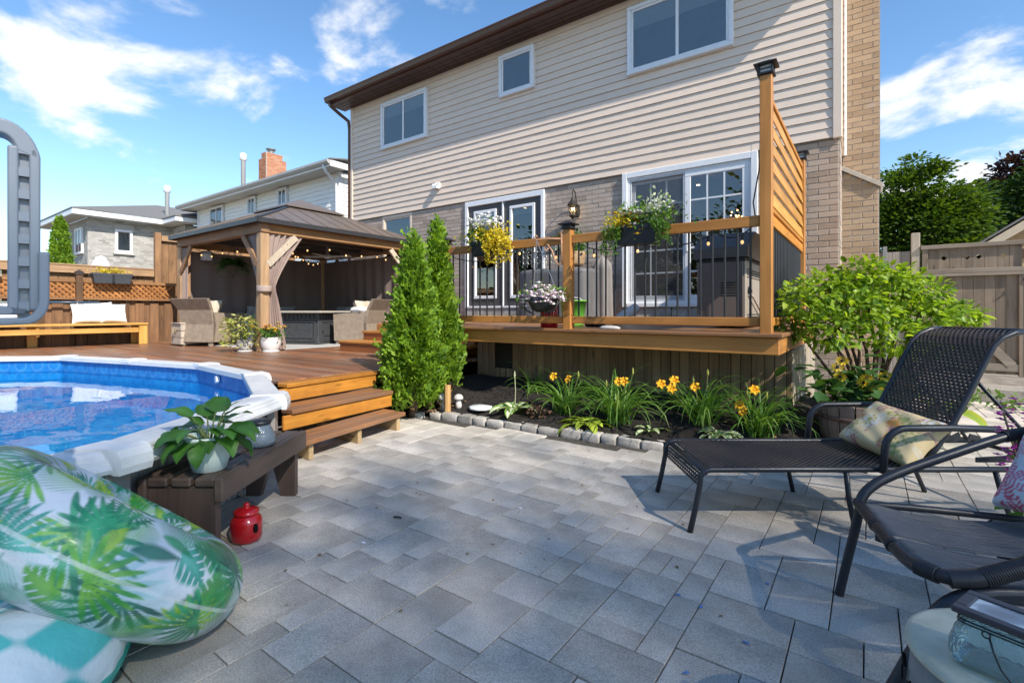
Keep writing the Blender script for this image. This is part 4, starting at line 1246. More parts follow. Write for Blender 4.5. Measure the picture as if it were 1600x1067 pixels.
for q in range(2):
    ya = 5.0+q*.55
    mb = MB(); pillow_fn(mb, (-10.28,ya+.27,LD+.33), (.3,0,0), (0,.26,0), (0,0,1), .075, 12, 12, .16); obj('seat_cushion', mb, cush_m, so, smooth=True)
    mb = MB(); pillow_fn(mb, (-10.5,ya+.27,LD+.55), (.09,0,.2), (0,.26,0), (1,0,.3), .09, 12, 12, .2); obj('back_cushion', mb, cush_g, so, smooth=True)
# fire table
ft = thing('fire_table', 'dark metal fire table with panelled door and pale stone top', 'table', (-8.95, 5.45, LD))
ftm = plain('fire_table_metal', (.055,.058,.063), .38, mott=.25, scale=20, bump=.06)
FA = R(22)
M = Matrix.Translation((-8.95,5.45,LD)) @ Matrix.Rotation(FA, 4, 'Z')
def tr(mb): mb.v = [tuple(M @ Vector(p)) for p in mb.v]; return mb
mb = MB(); mb.cbox(-.52,-.36,.02,.52,.36,.60,.008); obj('cabinet', tr(mb), ftm, ft)
for face in range(2):
    for i in range(22 if face == 0 else 14):
        for j in range(2):
            mb = MB()
            if face == 0: xx = -.48+i*.045; mb.prism([(xx,-.364,.50+j*.045),(xx+.016,-.364,.50+j*.045),(xx+.016,-.364,.535+j*.045),(xx,-.364,.535+j*.045)], (0,-.004,0))
            else: yy = -.32+i*.045; mb.prism([(.524,yy,.50+j*.045),(.524,yy+.016,.50+j*.045),(.524,yy+.016,.535+j*.045),(.524,yy,.535+j*.045)], (.004,0,0))
            if i % 2 == 0: obj('vent_slot', tr(mb), plain('slot_black',(.004,.004,.004),.9), ft)
for (x0, x1, yv) in ((-.46,.46,-.366),):
    mb = MB(); frame_ring(mb, x0, x1, .07, .46, .03, yv-.012, yv+.004); obj('door_frame', tr(mb), ftm, ft)
    mb = MB(); mb.cbox(x0+.07,yv-.01,.13,x1-.07,yv+.002,.40,.008); obj('door_panel', tr(mb), ftm, ft)
mb = MB()
for seg in (((.522,-.32,.07),(.534,.32,.10)),((.522,-.32,.43),(.534,.32,.46)),((.522,-.32,.10),(.534,-.28,.43)),((.522,.28,.10),(.534,.32,.43))): mb.cbox(*seg[0], *seg[1], .003)
mb.cbox(.524,-.2,.17,.533,.2,.36,.006); obj('side_panel', tr(mb), ftm, ft)
mb = MB(); mb.tube([(.538,-.27,.24),(.545,-.27,.28)], .012, 6); obj('door_knob', tr(mb), black_metal, ft)
mb = MB(); mb.cbox(-.66,-.50,.605,.66,.50,.645,.008); obj('table_top', tr(mb), plain('fire_table_top', (.42,.38,.33), .4, mott=.1, scale=30), ft)

# crate with a red thing on it, pots, watering can
cr = thing('wooden_crate', 'pale wooden crate with rope handle beside the wicker armchair', 'crate', (-10.36, 3.90, LD))
crm = wood('crate_wood', (.55,.47,.39), (.36,.30,.24), 'x', rough=.8, var=.15)
crx, cry = -10.36, 3.90
for q in range(3):
    z0 = LD+.03+q*.125
    mb = MB(); mb.cbox(crx-.2,cry-.2,z0,crx+.2,cry-.18,z0+.115,.004); obj('slat', mb, crm, cr)
    mb = MB(); mb.cbox(crx+.2,cry-.2,z0,crx+.22,cry+.2,z0+.115,.004); obj('slat', mb, crm, cr)
    mb = MB(); mb.cbox(crx-.22,cry-.2,z0,crx-.2,cry+.2,z0+.115,.004); obj('slat', mb, crm, cr)
mb = MB(); mb.cbox(crx-.22,cry-.22,LD+.405,crx+.22,cry+.2,LD+.425,.004); obj('top_board', mb, crm, cr)
mb = MB(); mb.tube([(crx-.06,cry-.205,LD+.34),(crx-.05,cry-.235,LD+.27),(crx,cry-.245,LD+.22),(crx+.05,cry-.235,LD+.27),(crx+.06,cry-.205,LD+.34)], .012, 6); obj('rope_handle', mb, plain('rope',(.30,.24,.15),.9), cr)
mb = MB(); mb.lathe([(.02,0),(.06,.01),(.075,.04),(.05,.075),(.001,.085)], (crx+.03,cry-.06,LD+.426), 14, 1.3, 1); mb.lathe([(.02,0),(.05,.01),(.06,.04),(.001,.07)], (crx-.1,cry,LD+.426), 12)
tag(obj('red_ornament', mb, plain('red_pink',(.62,.03,.06),.4), smooth=True), 'small red ornament lying on the pale crate', 'ornament')
mb = MB(); mb.lathe([(.03,0),(.035,.02),(.035,.12),(.012,.15),(.012,.19)], (crx+.14,cry+.08,LD+.426), 12); tag(obj('dark_bottle', mb, black_metal, smooth=True), 'dark bottle standing on the crate behind the red ornament', 'bottle')
glazed = plain('pot_white', (.70,.69,.68), .25, mott=.03, bump=.02, coat=.3)
def marble(name):
    if name in MATS: return MATS[name]
    k = NT(name); v = k.coord((1,1,1), jitter=False)
    n = k.noise(v, 9, 6, .7, 1.5)
    f = k.math('ABSOLUTE', k.math('SUBTRACT', n, .5))
    k.base(k.ramp(f, [(.0,(.16,.15,.15)),(.05,(.35,.34,.33)),(.12,(.72,.71,.70))])); k.s(k.p, Roughness=.3, Coat_Weight=.3); MATS[name] = k.m; return k.m
p1 = thing('flower_pot', 'marbled white pot with trailing variegated plant by the gazebo post', 'potted plant', (-7.97, 3.80, LD))
mb = MB(); mb.lathe([(.075,0),(.078,.012),(.085,.015),(.115,.07),(.125,.13),(.115,.18),(.122,.19),(.105,.19),(.1,.16),(.001,.16)], (-7.97,3.80,LD), 24); obj('pot', mb, marble('pot_marble'), p1, smooth=True)
mb = MB(); mb.lathe([(.1,0),(.11,.02),(.09,.02)], (-7.97,3.80,LD), 20); obj('saucer', mb, glazed, p1, smooth=True)
varieg = foliage('variegated', [(.10,.17,.03),(.30,.35,.06),(.55,.52,.22),(.42,.42,.10)], trans=.3)
N = 520; a = rng.uniform(0,6.28,N); rr = .30*np.sqrt(rng.uniform(0,1,N)); hz = rng.uniform(-.16,.36,N)
rr = rr*np.where(hz > .15, 1.15-1.6*(hz-.15), 1.0)
P = np.c_[-7.99+rr*np.cos(a), 3.78+rr*np.sin(a), LD+.22+hz*np.where(rr>.15,.85,1)]
P[:,2] = np.where((rr < .13) & (hz < 0), LD+.24+np.abs(hz), P[:,2])
clump_mesh('foliage', P, np.c_[np.cos(a),np.sin(a),rng.uniform(-.6,.5,N)], rdir(N)*.6+np.array([0,0,.8]), rng.uniform(.05,.085,N), *LEAF2, varieg, p1, kind='stuff')
mb = MB()
for q in range(9): 
    a_ = q*.7; mb.tube([(-7.97,3.8,LD+.16),(-7.97+.08*math.cos(a_),3.8+.08*math.sin(a_),LD+.33),(-7.98+.20*math.cos(a_),3.8+.20*math.sin(a_),LD+.45-.03*q)], .004, 4)
obj('stem', mb, plain('stem_green',(.12,.16,.04),.6), p1)
p2 = thing('flower_pot', 'plain white pot of yellow and orange flowers at the gazebo post', 'potted plant', (-7.60, 4.02, LD))
mb = MB(); mb.lathe([(.085,0),(.09,.012),(.10,.015),(.135,.08),(.15,.16),(.148,.22),(.156,.228),(.135,.23),(.13,.20),(.001,.20)], (-7.60,4.02,LD), 28); obj('pot', mb, glazed, p2, smooth=True)
mb = MB(); mb.lathe([(.12,0),(.13,.02),(.1,.02)], (-7.60,4.02,LD), 24); obj('saucer', mb, glazed, p2, smooth=True)
leafy = foliage('pot_leaves', [(.03,.09,.012),(.08,.19,.03),(.16,.28,.05)], trans=.3)
N = 260; P = rng.normal(size=(N,3))*np.array([.085,.085,.05])+np.array([-7.6,4.02,LD+.27])
clump_mesh('foliage', P, rdir(N)+np.array([0,0,.5]), rdir(N)+np.array([0,0,.8]), rng.uniform(.04,.07,N), *LEAF2, leafy, p2, kind='stuff')
def flowerheads(parent, P, r, m, name='blossom', n=8, sz=.6):
    b = MB()
    for p in P:
        for q in range(n):
            a = 2*math.pi*q/n
            b.add([p, (p[0]+r*math.cos(a-.3),p[1]+r*math.sin(a-.3),p[2]+r*.3), (p[0]+r*1.25*math.cos(a),p[1]+r*1.25*math.sin(a),p[2]+r*.18), (p[0]+r*math.cos(a+.3),p[1]+r*math.sin(a+.3),p[2]+r*.3)], [(0,1,2,3)])
        b.ball((p[0],p[1],p[2]+r*.2), r*.5, 6, 4, sz)
    return obj(name, b, m, parent)
petal = lambda nm, c: plain(nm, c, .6, mott=.1, bump=0, spec=.3)
yel = petal('petal_yellow', (.80,.52,.02)); org_ = petal('petal_orange', (.72,.25,.015)); wht = petal('petal_white', (.88,.88,.86)); pink = petal('petal_pink', (.80,.64,.70))
for q in range(34):
    v_ = rng.normal(size=3)*np.array([.085,.085,.028])+np.array([-7.6,4.02,LD+.375]); flowerheads(p2, [tuple(v_)], .028, yel if q % 4 else org_)
wc = thing('watering_can', 'pale blue watering can with green handles behind the marbled pot', 'watering can', (-8.55, 4.25, LD))
mb = MB(); mb.lathe([(.11,0),(.12,.02),(.115,.26),(.09,.30),(.001,.30)], (-8.55,4.25,LD), 18); obj('body', mb, plain('can_blue',(.32,.42,.48),.35), wc, smooth=True)
mb = MB(); mb.tube([(-8.62,4.25,LD+.26),(-8.64,4.25,LD+.46),(-8.59,4.25,LD+.60),(-8.53,4.25,LD+.60),(-8.49,4.25,LD+.45),(-8.47,4.25,LD+.27)], .011, 6); obj('handle', mb, plain('can_green',(.08,.42,.12),.35), wc, smooth=True)
mb = MB(); mb.tube([(-8.66,4.25,LD+.12),(-8.78,4.25,LD+.30),(-8.86,4.25,LD+.46)], [.022,.016,.014], 8); obj('spout', mb, plain('can_blue',(.32,.42,.48),.35), wc, smooth=True)
mb = MB(); mb.cbox(-10.60,4.2,2.12,-10.42,4.35,2.30,.01); tag(obj('outdoor_speaker', mb, plain('speaker_white',(.55,.55,.56),.5)), 'small white speaker box under the left gazebo beam', 'speaker')
# ceiling fan / lamp under the gazebo roof
cf = thing('ceiling_fan', 'pale ceiling fan under the dark gazebo roof', 'ceiling fan', (cx+.5, cy+.3, 2.2))
mb = MB(); mb.lathe([(.001,0),(.08,.02),(.09,.07),(.03,.11),(.02,.35)], (cx+.5,cy+.3,2.17), 14); obj('motor', mb, plain('fan_grey',(.35,.34,.33),.4), cf, smooth=True)
for q in range(4):
    a_ = q*math.pi/2+.5; mb = MB(); mb.bar((cx+.5+.08*math.cos(a_),cy+.3+.08*math.sin(a_),2.22),(cx+.5+.5*math.cos(a_),cy+.3+.5*math.sin(a_),2.22),.10,.012,(0,.2,1)); obj('blade', mb, plain('fan_grey',(.35,.34,.33),.4), cf)

# ------------------------------------------------------------------ long bench at the fence, its cushions, planters, pole
lb = thing('long_bench', 'long bright yellow timber bench in front of the lattice fence', 'bench', (FX+.35, 1.9, LD))
by_ = wood('bench_yellow', (.62,.36,.10), (.45,.22,.05), 'y', rough=.45, var=.06, grain=12)
bzm = wood('bench_yellow', (.62,.36,.10), (.45,.22,.05), 'z', rough=.45, var=.06, grain=12)
BX0, BX1, BY1 = FX+.10, FX+.60, 3.58
for q in range(3):
    mb = MB(); mb.cbox(BX0+q*.168, -1.5, LD+.375, BX0+q*.168+.16, BY1, LD+.413, .005); obj('seat_board', mb, by_, lb)
mb = MB(); mb.cbox(BX1-.062, -1.5, LD+.235, BX1-.024, BY1-.145, LD+.325, .005); obj('front_rail', mb, by_, lb)
for yy in (BY1-.14, 1.95, .2):
    for xx in (BX1-.045, BX0+.02):
        if yy != BY1-.14 and xx > -11.6: mb = MB(); mb.cbox(xx-.03, yy+.04, LD+.2, xx-.01, yy+.09, LD+.374, .006)
        else: mb = MB(); mb.cbox(xx-.02, yy, LD+.0, xx+.02, yy+.138, LD+.374, .006)
        obj('leg', mb, bzm, lb)
wp = plain('pillow_white', (.80,.79,.77), .85, mott=.02, bump=.05)
for (yy, lab, tilt, dy) in ((2.72,'plump white cushion on the long bench, left one of the right hand pair',.05,0),(3.12,'plump white cushion at the right end of the long bench',-.04,0),(2.92,'white cushion half hidden behind the right hand pair on the long bench',.1,.06),(1.62,'white cushion on the long bench partly behind the grey ladder',.0,0),(1.15,'white cushion at the left end of the long bench in the photo',.0,0)):
    mb = MB(); bx = FX+.25-dy; pillow_fn(mb, (bx,yy,LD+.41+.185+dy*.3), (-.06,.0,.185), (0,.215,tilt*.2), (1,0,.3), .085, 20, 16, .3)
    tag(obj('bench_cushion', mb, wp, smooth=True), lab, 'cushion', 'white cushions on the long bench')
def rail_box(name, label, c, L, W_, Hh, m, along):
    t = thing(name, label, 'planter', c)
    mb = MB(); x, y, z = c
    def ring(l, w_, zz): 
        return [(x+sx*(l/2 if along == 'x' else w_/2), y+sy*(w_/2 if along == 'x' else l/2), z+zz) for sx, sy in ((-1,-1),(1,-1),(1,1),(-1,1))]
    a, b, c2, d2, e2, f2 = ring(L*.88,W_*.8,0), ring(L*.97,W_*.95,Hh*.8), ring(L,W_,Hh*.8), ring(L,W_,Hh), ring(L*.95,W_*.88,Hh), ring(L*.93,W_*.85,Hh*.75)
    vs = a+b+c2+d2+e2+f2; fs = [(3,2,1,0)]
    for lv in range(5):
        for q in range(4): fs.append((lv*4+q, lv*4+(q+1) % 4, (lv+1)*4+(q+1) % 4, (lv+1)*4+q))
    fs.append((20,21,22,23)); mb.add(vs, fs); obj('box', mb, m, t)
    return t
grey_pl = plain('planter_charcoal', (.05,.056,.065), .5, mott=.1)
lime_f = foliage('lime_flowers', [(.20,.24,.03),(.55,.45,.04),(.70,.55,.05),(.35,.36,.05)], trans=.3)
for (yy, lab) in ((3.13,'charcoal planter box of yellow flowers hung on the lattice fence'),(1.30,'charcoal planter box at the left edge of the view behind the grey ladder')):
    t = rail_box('fence_planter', lab, (FX+.14, yy, 1.66), .62, .20, .19, grey_pl, 'y')
    N = 240; P = np.c_[rng.normal(FX+.14,.04,N), rng.normal(yy-.02,.13,N), 1.86+np.abs(rng.normal(0,.035,N))]
    clump_mesh('foliage', P, rdir(N)+np.array([.2,0,.6]), rdir(N)+np.array([0,0,.6]), rng.uniform(.035,.06,N), *LEAF2, lime_f, t, kind='stuff')
    for s_ in (-.16,.0,.16):
        mb = MB(); mb.tube([(FX+.03,yy+s_,1.72),(FX+.03,yy+s_,1.86),(FX+.05,yy+s_,1.87)], .006, 5); obj('bracket', mb, black_metal, t)
    mb = MB(); mb.cbox(FX+.243,yy-.02,1.68,FX+.249,yy+.02,1.84,.004); obj('clasp', mb, black_metal, t)
pp = thing('pool_pole', 'long telescopic pool pole hung along the fence above the bench', 'pole', (FX+.12, 1.9, 1.27))
mb = MB(); mb.tube([(FX+.13,.2,1.26),(FX+.13,2.2,1.285)], .018, 8); obj('tube', mb, plain('pole_silver',(.45,.55,.55),.3,.6), pp, smooth=True)
mb = MB(); mb.tube([(FX+.13,2.2,1.285),(FX+.13,2.95,1.295)], .022, 8); obj('tube', mb, plain('pole_dark',(.05,.08,.12),.35), pp, smooth=True)
mb = MB(); mb.tube([(FX+.07,2.62,1.33),(FX+.15,2.62,1.25),(FX+.16,2.62,1.29)], .012, 6); mb.tube([(FX+.13,2.66,1.26),(FX+.15,2.66,1.12),(FX+.13,2.66,1.02)], .010, 6); obj('hook', mb, plain('hook_white',(.6,.58,.52),.4), pp)
# ------------------------------------------------------------------ things on the upper deck
def balcony_flowers(t, c, L, W_, spec, seed):
    g_ = np.random.default_rng(seed)
    x, y, z = c
    for (name, n, mu, sd, size, m, droop) in spec:
        P = np.c_[g_.normal(x+mu[0],sd[0],n), g_.normal(y+mu[1],sd[1],n), z+mu[2]+g_.normal(0,sd[2],n)]
        ax = g_.normal(size=(n,3))+np.array([0,-.3,.4-droop])
        clump_mesh(name, P, ax, g_.normal(size=(n,3))+np.array([0,-.3,.7]), g_.uniform(size*.7,size*1.3,n), *LEAF2, m, t, kind='stuff')
gold = foliage('gold_creeper', [(.32,.30,.02),(.62,.50,.03),(.75,.62,.06)], trans=.35)
green_b = foliage('box_green', [(.03,.08,.012),(.09,.20,.03),(.20,.32,.05)], trans=.35)
grey_b = foliage('silver_leaf', [(.22,.27,.17),(.42,.47,.33),(.6,.62,.5)], trans=.2)
black_pl = plain('planter_black', (.014,.015,.017), .5, mott=.1)
def trails(t, pts, m, n_per=22, size=.03, seed=1):
    g_ = np.random.default_rng(seed); P = []; A = []
    for (x, y, z, L, dx) in pts:
        for s_ in np.linspace(0, 1, n_per):
            for q in range(3):
                P.append((x+dx*s_+g_.normal(0,.012), y-.02+g_.normal(0,.012), z-L*s_)); A.append(g_.normal(size=3)+np.array([0,-.4,-.3]))
    clump_mesh('trailing_foliage', P, A, rdir(len(P)), g_.uniform(size*.7,size*1.3,len(P)), *LEAF2, m, t, kind='stuff')
c1 = (-3.47, 4.33, 1.74)
rp1 = rail_box('railing_planter', 'black box with white flowers and golden trailing creeper on the left railing', c1, .40, .19, .17, black_pl, 'x')
balcony_flowers(rp1, (c1[0],c1[1],c1[2]+.17), .4, .2, [
    ('foliage', 320, (-.10,0,.06), (.12,.06,.06), .05, green_b, 0),
    ('gold_foliage', 620, (-.02,-.02,.05), (.13,.06,.055), .036, gold, .3),
    ('gold_foliage', 420, (.17,-.05,.03), (.07,.05,.05), .034, gold, .5)], 5)
trails(rp1, [(-3.44+.035*q, 4.23, 1.90, .10+.17*abs(math.sin(q*2.1))+.05*(q in (5,6)), .01) for q in range(11)], gold, seed=3)
for i in range(60):
    p = np.array([c1[0]+rng.normal(-.02,.13), c1[1]-.02+rng.normal(0,.05), c1[2]+.33+abs(rng.normal(0,.055))])
    flowerheads(rp1, [tuple(p)], .034, wht, 'blossom', 5)
for i in range(10):
    p = np.array([c1[0]-.12+rng.normal(0,.05), c1[1]+rng.normal(0,.03), c1[2]+.42+abs(rng.normal(0,.05))]); flowerheads(rp1, [tuple(p)], .036, wht, 'blossom', 5)
c2 = (-1.71, 4.33, 1.735)
rp2 = rail_box('railing_planter', 'black box with white, yellow and orange flowers on the right railing', c2, .40, .19, .17, black_pl, 'x')
balcony_flowers(rp2, (c2[0],c2[1],c2[2]+.17), .4, .2, [
    ('foliage', 520, (.06,0,.06), (.15,.06,.07), .045, green_b, 0),
    ('silver_foliage', 170, (.16,0,.12), (.06,.05,.08), .04, grey_b, 0),
    ('gold_foliage', 280, (-.16,-.02,.05), (.07,.06,.05), .036, gold, .3)], 6)
trails(rp2, [(-2.0+.03*q, 4.24, 1.90, .10+.16*abs(math.sin(q*1.7+1)), -.02) for q in range(6)]+[(-1.54+.03*q, 4.24, 1.92, .08+.14*abs(math.sin(q*1.3)), .03) for q in range(5)], green_b, seed=9)
for i, (m_, mu, n) in enumerate(((wht,(-.02,.30),40),(yel,(-.13,.20),16),(org_,(-.04,.25),8),(wht,(.17,.30),8),(yel,(-.02,.10),5))):
    for q in range(n):
        p = np.array([c2[0]+mu[0]+rng.normal(0,.07), c2[1]-.03*(i > 2)*2+rng.normal(0,.04), c2[2]+mu[1]+rng.normal(0,.03)]); flowerheads(rp2, [tuple(p)], .032, m_, 'blossom', 5)
for rp, c_ in ((rp1,c1),(rp2,c2)):
    for s_ in (-.12,.12):
        mb = MB(); mb.tube([(c_[0]+s_,4.43,c_[2]+.02),(c_[0]+s_,4.425,1.905),(c_[0]+s_,4.45,1.915),(c_[0]+s_,4.48,1.905),(c_[0]+s_,4.48,1.87)], .006, 5); obj('bracket', mb, black_metal, rp)
# plant hook and hanging basket
hk = thing('plant_hook', 'rusty scrolled iron plant hook on the middle railing post', 'hook', (-2.62, 4.42, 1.80))
mb = MB()
hx, hy, hz_ = -2.565, 4.40, 1.87
mb.tube([(hx,hy,hz_+.07),(hx,hy,hz_-.25)], .010, 6)
mb.tube([(hx,hy,hz_),(hx-.15,hy-.03,hz_+.01),(hx-.27,hy-.06,hz_-.0),(hx-.30,hy-.065,hz_+.03),(hx-.28,hy-.06,hz_+.055),(hx-.26,hy-.06,hz_+.035)], .009, 6)
mb.tube([(hx+.0,hy,hz_-.24),(hx-.03,hy,hz_-.27),(hx-.075,hy-.01,hz_-.22),(hx-.10,hy-.02,hz_-.12),(hx-.15,hy-.03,hz_-.05),(hx-.19,hy-.04,hz_-.08),(hx-.17,hy-.035,hz_-.12),(hx-.14,hy-.03,hz_-.09)], .008, 6)
mb.tube([(hx,hy,hz_+.05),(hx-.03,hy,hz_+.07),(hx-.05,hy,hz_+.04)], .008, 6)
obj('scroll', mb, plain('iron_rust', (.42,.22,.12), .6, mott=.3), hk, smooth=True)
hb = thing('hanging_basket', 'black bowl of pale pink and white flowers hanging in front of the railing', 'hanging basket', (-2.66, 4.22, 1.10))
bx_, byy, bz_ = -2.66, 4.20, 1.115
mb = MB(); mb.lathe([(.07,0),(.12,.03),(.155,.10),(.165,.145),(.15,.15),(.14,.12),(.001,.12)], (bx_,byy,bz_), 22); obj('bowl', mb, black_pl, hb, smooth=True)
mb = MB()
for q in range(3):
    a = q*2.09+.4; mb.tube([(bx_+.16*math.cos(a),byy+.16*math.sin(a),bz_+.15),(hx-.27,hy-.06,hz_+.01)], .0035, 4)
obj('wire_hanger', mb, plain('wire_grey',(.3,.3,.3),.4,.8), hb)
mb = MB()
for q in range(2):
    s_ = -1 if q else 1; mb.tube([(bx_+s_*.17,byy-.03,bz_+.15),(bx_+s_*.20,byy-.05,bz_+.08),(bx_+s_*.17,byy-.06,bz_+.02),(bx_+s_*.08,byy-.1,bz_-.01)], .008, 5)
obj('scroll', mb, black_metal, hb, smooth=True)
balcony_flowers(hb, (bx_,byy,bz_+.15), .4, .2, [('foliage', 260, (0,0,.03), (.12,.08,.045), .045, green_b, 0)], 8)
for q in range(170):
    a = rng.uniform(0,6.28); r_ = .23*math.sqrt(rng.uniform()); p = (bx_+r_*math.cos(a), byy+r_*.7*math.sin(a), bz_+.25-.55*r_+rng.normal(0,.035)); flowerheads(hb, [p], .033, pink if q % 3 else wht, 'blossom', 5)
# things standing on the deck
rc = thing('red_canister', 'shiny red lidded canister standing behind the hanging basket', 'canister', (-2.85, 4.62, UD))
mb = MB(); mb.lathe([(.09,0),(.095,.01),(.095,.24),(.09,.25)], (-2.85,4.62,UD), 24); obj('body', mb, plain('red_gloss',(.55,.012,.012),.15,coat=.5,mott=.05), rc, smooth=True)
mb = MB(); mb.lathe([(.1,.25),(.1,.275),(.03,.29),(.03,.31),(.001,.31)], (-2.85,4.62,UD), 24); obj('lid', mb, plain('red_gloss',(.55,.012,.012),.15), rc, smooth=True)
gb = thing('green_bucket', 'lime green bucket on the deck beside the covered barbecue', 'bucket', (-2.96, 5.4, UD))
mb = MB(); mb.lathe([(.12,0),(.125,.02),(.165,.30),(.172,.30),(.172,.315),(.155,.315),(.15,.28),(.001,.05)], (-2.98,5.4,UD), 26); obj('body', mb, plain('lime_plastic',(.16,.48,.06),.3,mott=.04), gb, smooth=True)
mb = MB(); mb.tube([(-3.14,5.4,UD+.29),(-3.12,5.30,UD+.34),(-2.98,5.24,UD+.36),(-2.84,5.30,UD+.34),(-2.82,5.4,UD+.29)], .005, 5); obj('handle', mb, plain('white_plastic',(.7,.7,.7),.4), gb)
# covered barbecue
cb_m = plain('cover_grey', (.115,.112,.115), .62, mott=.12, scale=5, bump=.1)
bq = thing('covered_barbecue', 'barbecue under a draped dark grey cover against the brick wall', 'barbecue', (-3.9, 6.7, UD))
def cover_fn(cx_, cy_, hx_, hy_, hz_, seed):
    g_ = random.Random(seed); ph = g_.uniform(0,6)
    def fn(u, v):
        a = 2*math.pi*u
        c_, s_ = math.cos(a), math.sin(a); e_ = 5
        den = (abs(c_)**e_+abs(s_)**e_)**(1/e_)
        if v < .75:
            vv = v/.75; fl = 1.06-.06*vv+.05*(1-vv)*math.sin(a*9+ph)+.02*math.sin(a*17+ph*2)*(1-vv)
            return (cx_+hx_*c_/den*fl, cy_+hy_*s_/den*fl, UD+.02+(hz_-.06)*vv)
        vv = (v-.75)/.25
        return (cx_+hx_*c_/den*(1-vv), cy_+hy_*s_/den*(1-vv), UD+hz_-.04+.04*math.sin(vv*1.57)+.012*math.sin(5*a)*vv*(1-vv))
    return fn
mb = MB(); mb.grid(cover_fn(-3.95,6.72,.62,.36,.86,3), 72, 26, closeu=True); obj('cover', mb, cb_m, bq, smooth=True)
mb = MB(); mb.tube([(-3.31+.02*math.sin(q),6.34+.02*q,UD+.86-.0*q) for q in range(3)], .006, 4); obj('drawstring', mb, black_metal, bq)
fc = thing('folded_umbrella', 'slim item under a grey fabric cover leaning beside the patio door', 'cover', (-3.33, 6.95, UD))
mb = MB()
def fn(u, v):
    a = 2*math.pi*u; r_ = (.15-.02*v)*(1 if v < .8 else max(.02, 1-((v-.8)/.2)**2)) *(1+.13*math.sin(6*a+2))
    return (-3.33+r_*math.cos(a)*1.1, 6.95+r_*math.sin(a)*.8, UD+.02+1.02*v)
mb.grid(fn, 48, 24, closeu=True); obj('fabric_cover', mb, plain('cover_taupe',(.22,.20,.185),.7,mott=.1,scale=6), fc, smooth=True)
wb = thing('basket_plant', 'leafy green plant in a pale woven basket on the covered barbecue', 'potted plant', (-3.62, 6.55, UD+.86))
mb = MB(); mb.lathe([(.15,0),(.17,.04),(.19,.16),(.195,.20),(.18,.20),(.001,.15)], (-3.62,6.55,UD+.865), 26); obj('basket', mb, wicker('basket_straw',(.50,.33,.18)), wb, smooth=True)
N = 260; P = rng.normal(size=(N,3))*np.array([.12,.09,.10])+np.array([-3.62,6.55,UD+1.2])
clump_mesh('foliage', P, rdir(N)+np.array([0,-.2,.5]), rdir(N)+np.array([0,0,.7]), rng.uniform(.06,.10,N), *LEAF2, leafy, wb, kind='stuff')
tw = thing('wire_trellis', 'low grey wire trellis standing behind the railing on the barbecue', 'trellis', (-4.1, 6.45, UD+.86))
mb = MB()
for q in range(9): mb.tube([(-4.45+q*.085,6.42,UD+.865),(-4.45+q*.085,6.42,UD+1.22)], .004, 4)
for q in range(8):
    for z in range(3):
        x0 = -4.45+q*.085; zc = UD+.95+z*.09; mb.tube([(x0+.042+.035*math.cos(a*1.047),6.418,zc+.035*math.sin(a*1.047)) for a in range(6)], .003, 4, closed=True)
mb.tube([(-4.45,6.42,UD+1.22),(-3.77,6.42,UD+1.22)], .005, 4); obj('wire_panel', mb, plain('wire_silver',(.35,.35,.34),.4,.5), tw)
sh = thing('black_shoe', 'pair of dark shoes on the deck at the foot of the grey cover', 'shoes', (-2.55, 5.2, UD))
for q in range(2):
    mb = MB(); xo = -2.60+q*.11; mb.lathe([(.001,0),(.045,.004),(.05,.03),(.035,.07),(.03,.09),(.001,.09)], (xo,5.15,UD), 14, .9, 2.0); mb.ball((xo,5.06,UD+.035), .042, 10, 6, .8); obj('shoe', mb, plain('shoe_black',(.03,.03,.035),.5), sh, smooth=True)
mb = MB(); mb.tube([(-2.28,5.05,UD+.06),(-2.20,5.15,UD+.13),(-2.12,5.3,UD+.22)], [.05,.06,.055], 10); tag(obj('grey_bolster', mb, plain('bolster_grey',(.42,.42,.43),.7), smooth=True), 'pale grey rolled item leaning at the sliding door', 'bolster')
mb = MB(); mb.lathe([(.001,0),(.07,.004),(.075,.02),(.05,.035),(.001,.038)], (-2.03,4.40,UD+.002), 18, 1.5, .5); tag(obj('flat_dish', mb, plain('dish_pale',(.5,.47,.43),.4), smooth=True), 'small pale flat dish lying at the edge of the upper deck', 'dish')
# brown grill cabinet
gc = thing('grill_cabinet', 'grey brown vented gas grill with a sloped hood behind the railing', 'grill', (-1.15, 5.5, UD))
gm = plain('grill_taupe', (.13,.108,.098), .4, mott=.06, bump=.03)
gl_ = plain('grill_side', (.40,.35,.29), .42, mott=.05, bump=.03)
gx0, gx1, gy0, gy1 = -1.50, -1.02, 5.45, 6.45
mb = MB(); mb.cbox(gx0, gy0, UD+.03, gx1-.02, gy1, UD+.70, .01); obj('cabinet', mb, gm, gc)
mb = MB(); mb.cbox(gx1-.019, gy0+.02, UD+.03, gx1, gy1-.02, UD+.70, .006); obj('side_panel', mb, gl_, gc)
def slots(u0, z0, n, L, face):
    for q in range(n):
        z = z0+q*.026; mb = MB()
        if face == 'f': mb.cbox(u0, gy0-.004, z, u0+L, gy0+.004, z+.011, .002)
        else: mb.cbox(gx1-.004, u0, z, gx1+.003, u0+L, z+.011, .002)
        obj('vent_slot', mb, plain('slot_black',(.004,.004,.004),.9), gc)
slots(gx0+.24, UD+.34, 6, .18, 'f'); slots(gy0+.08, UD+.06, 4, .8, 's'); slots(gy0+.08, UD+.53, 4, .8, 's')
mb = MB(); mb.cbox(gx0+.0, gy0+.0, UD+.70, gx1-.0, gy1, UD+.73, .004); obj('shelf', mb, black_metal, gc)
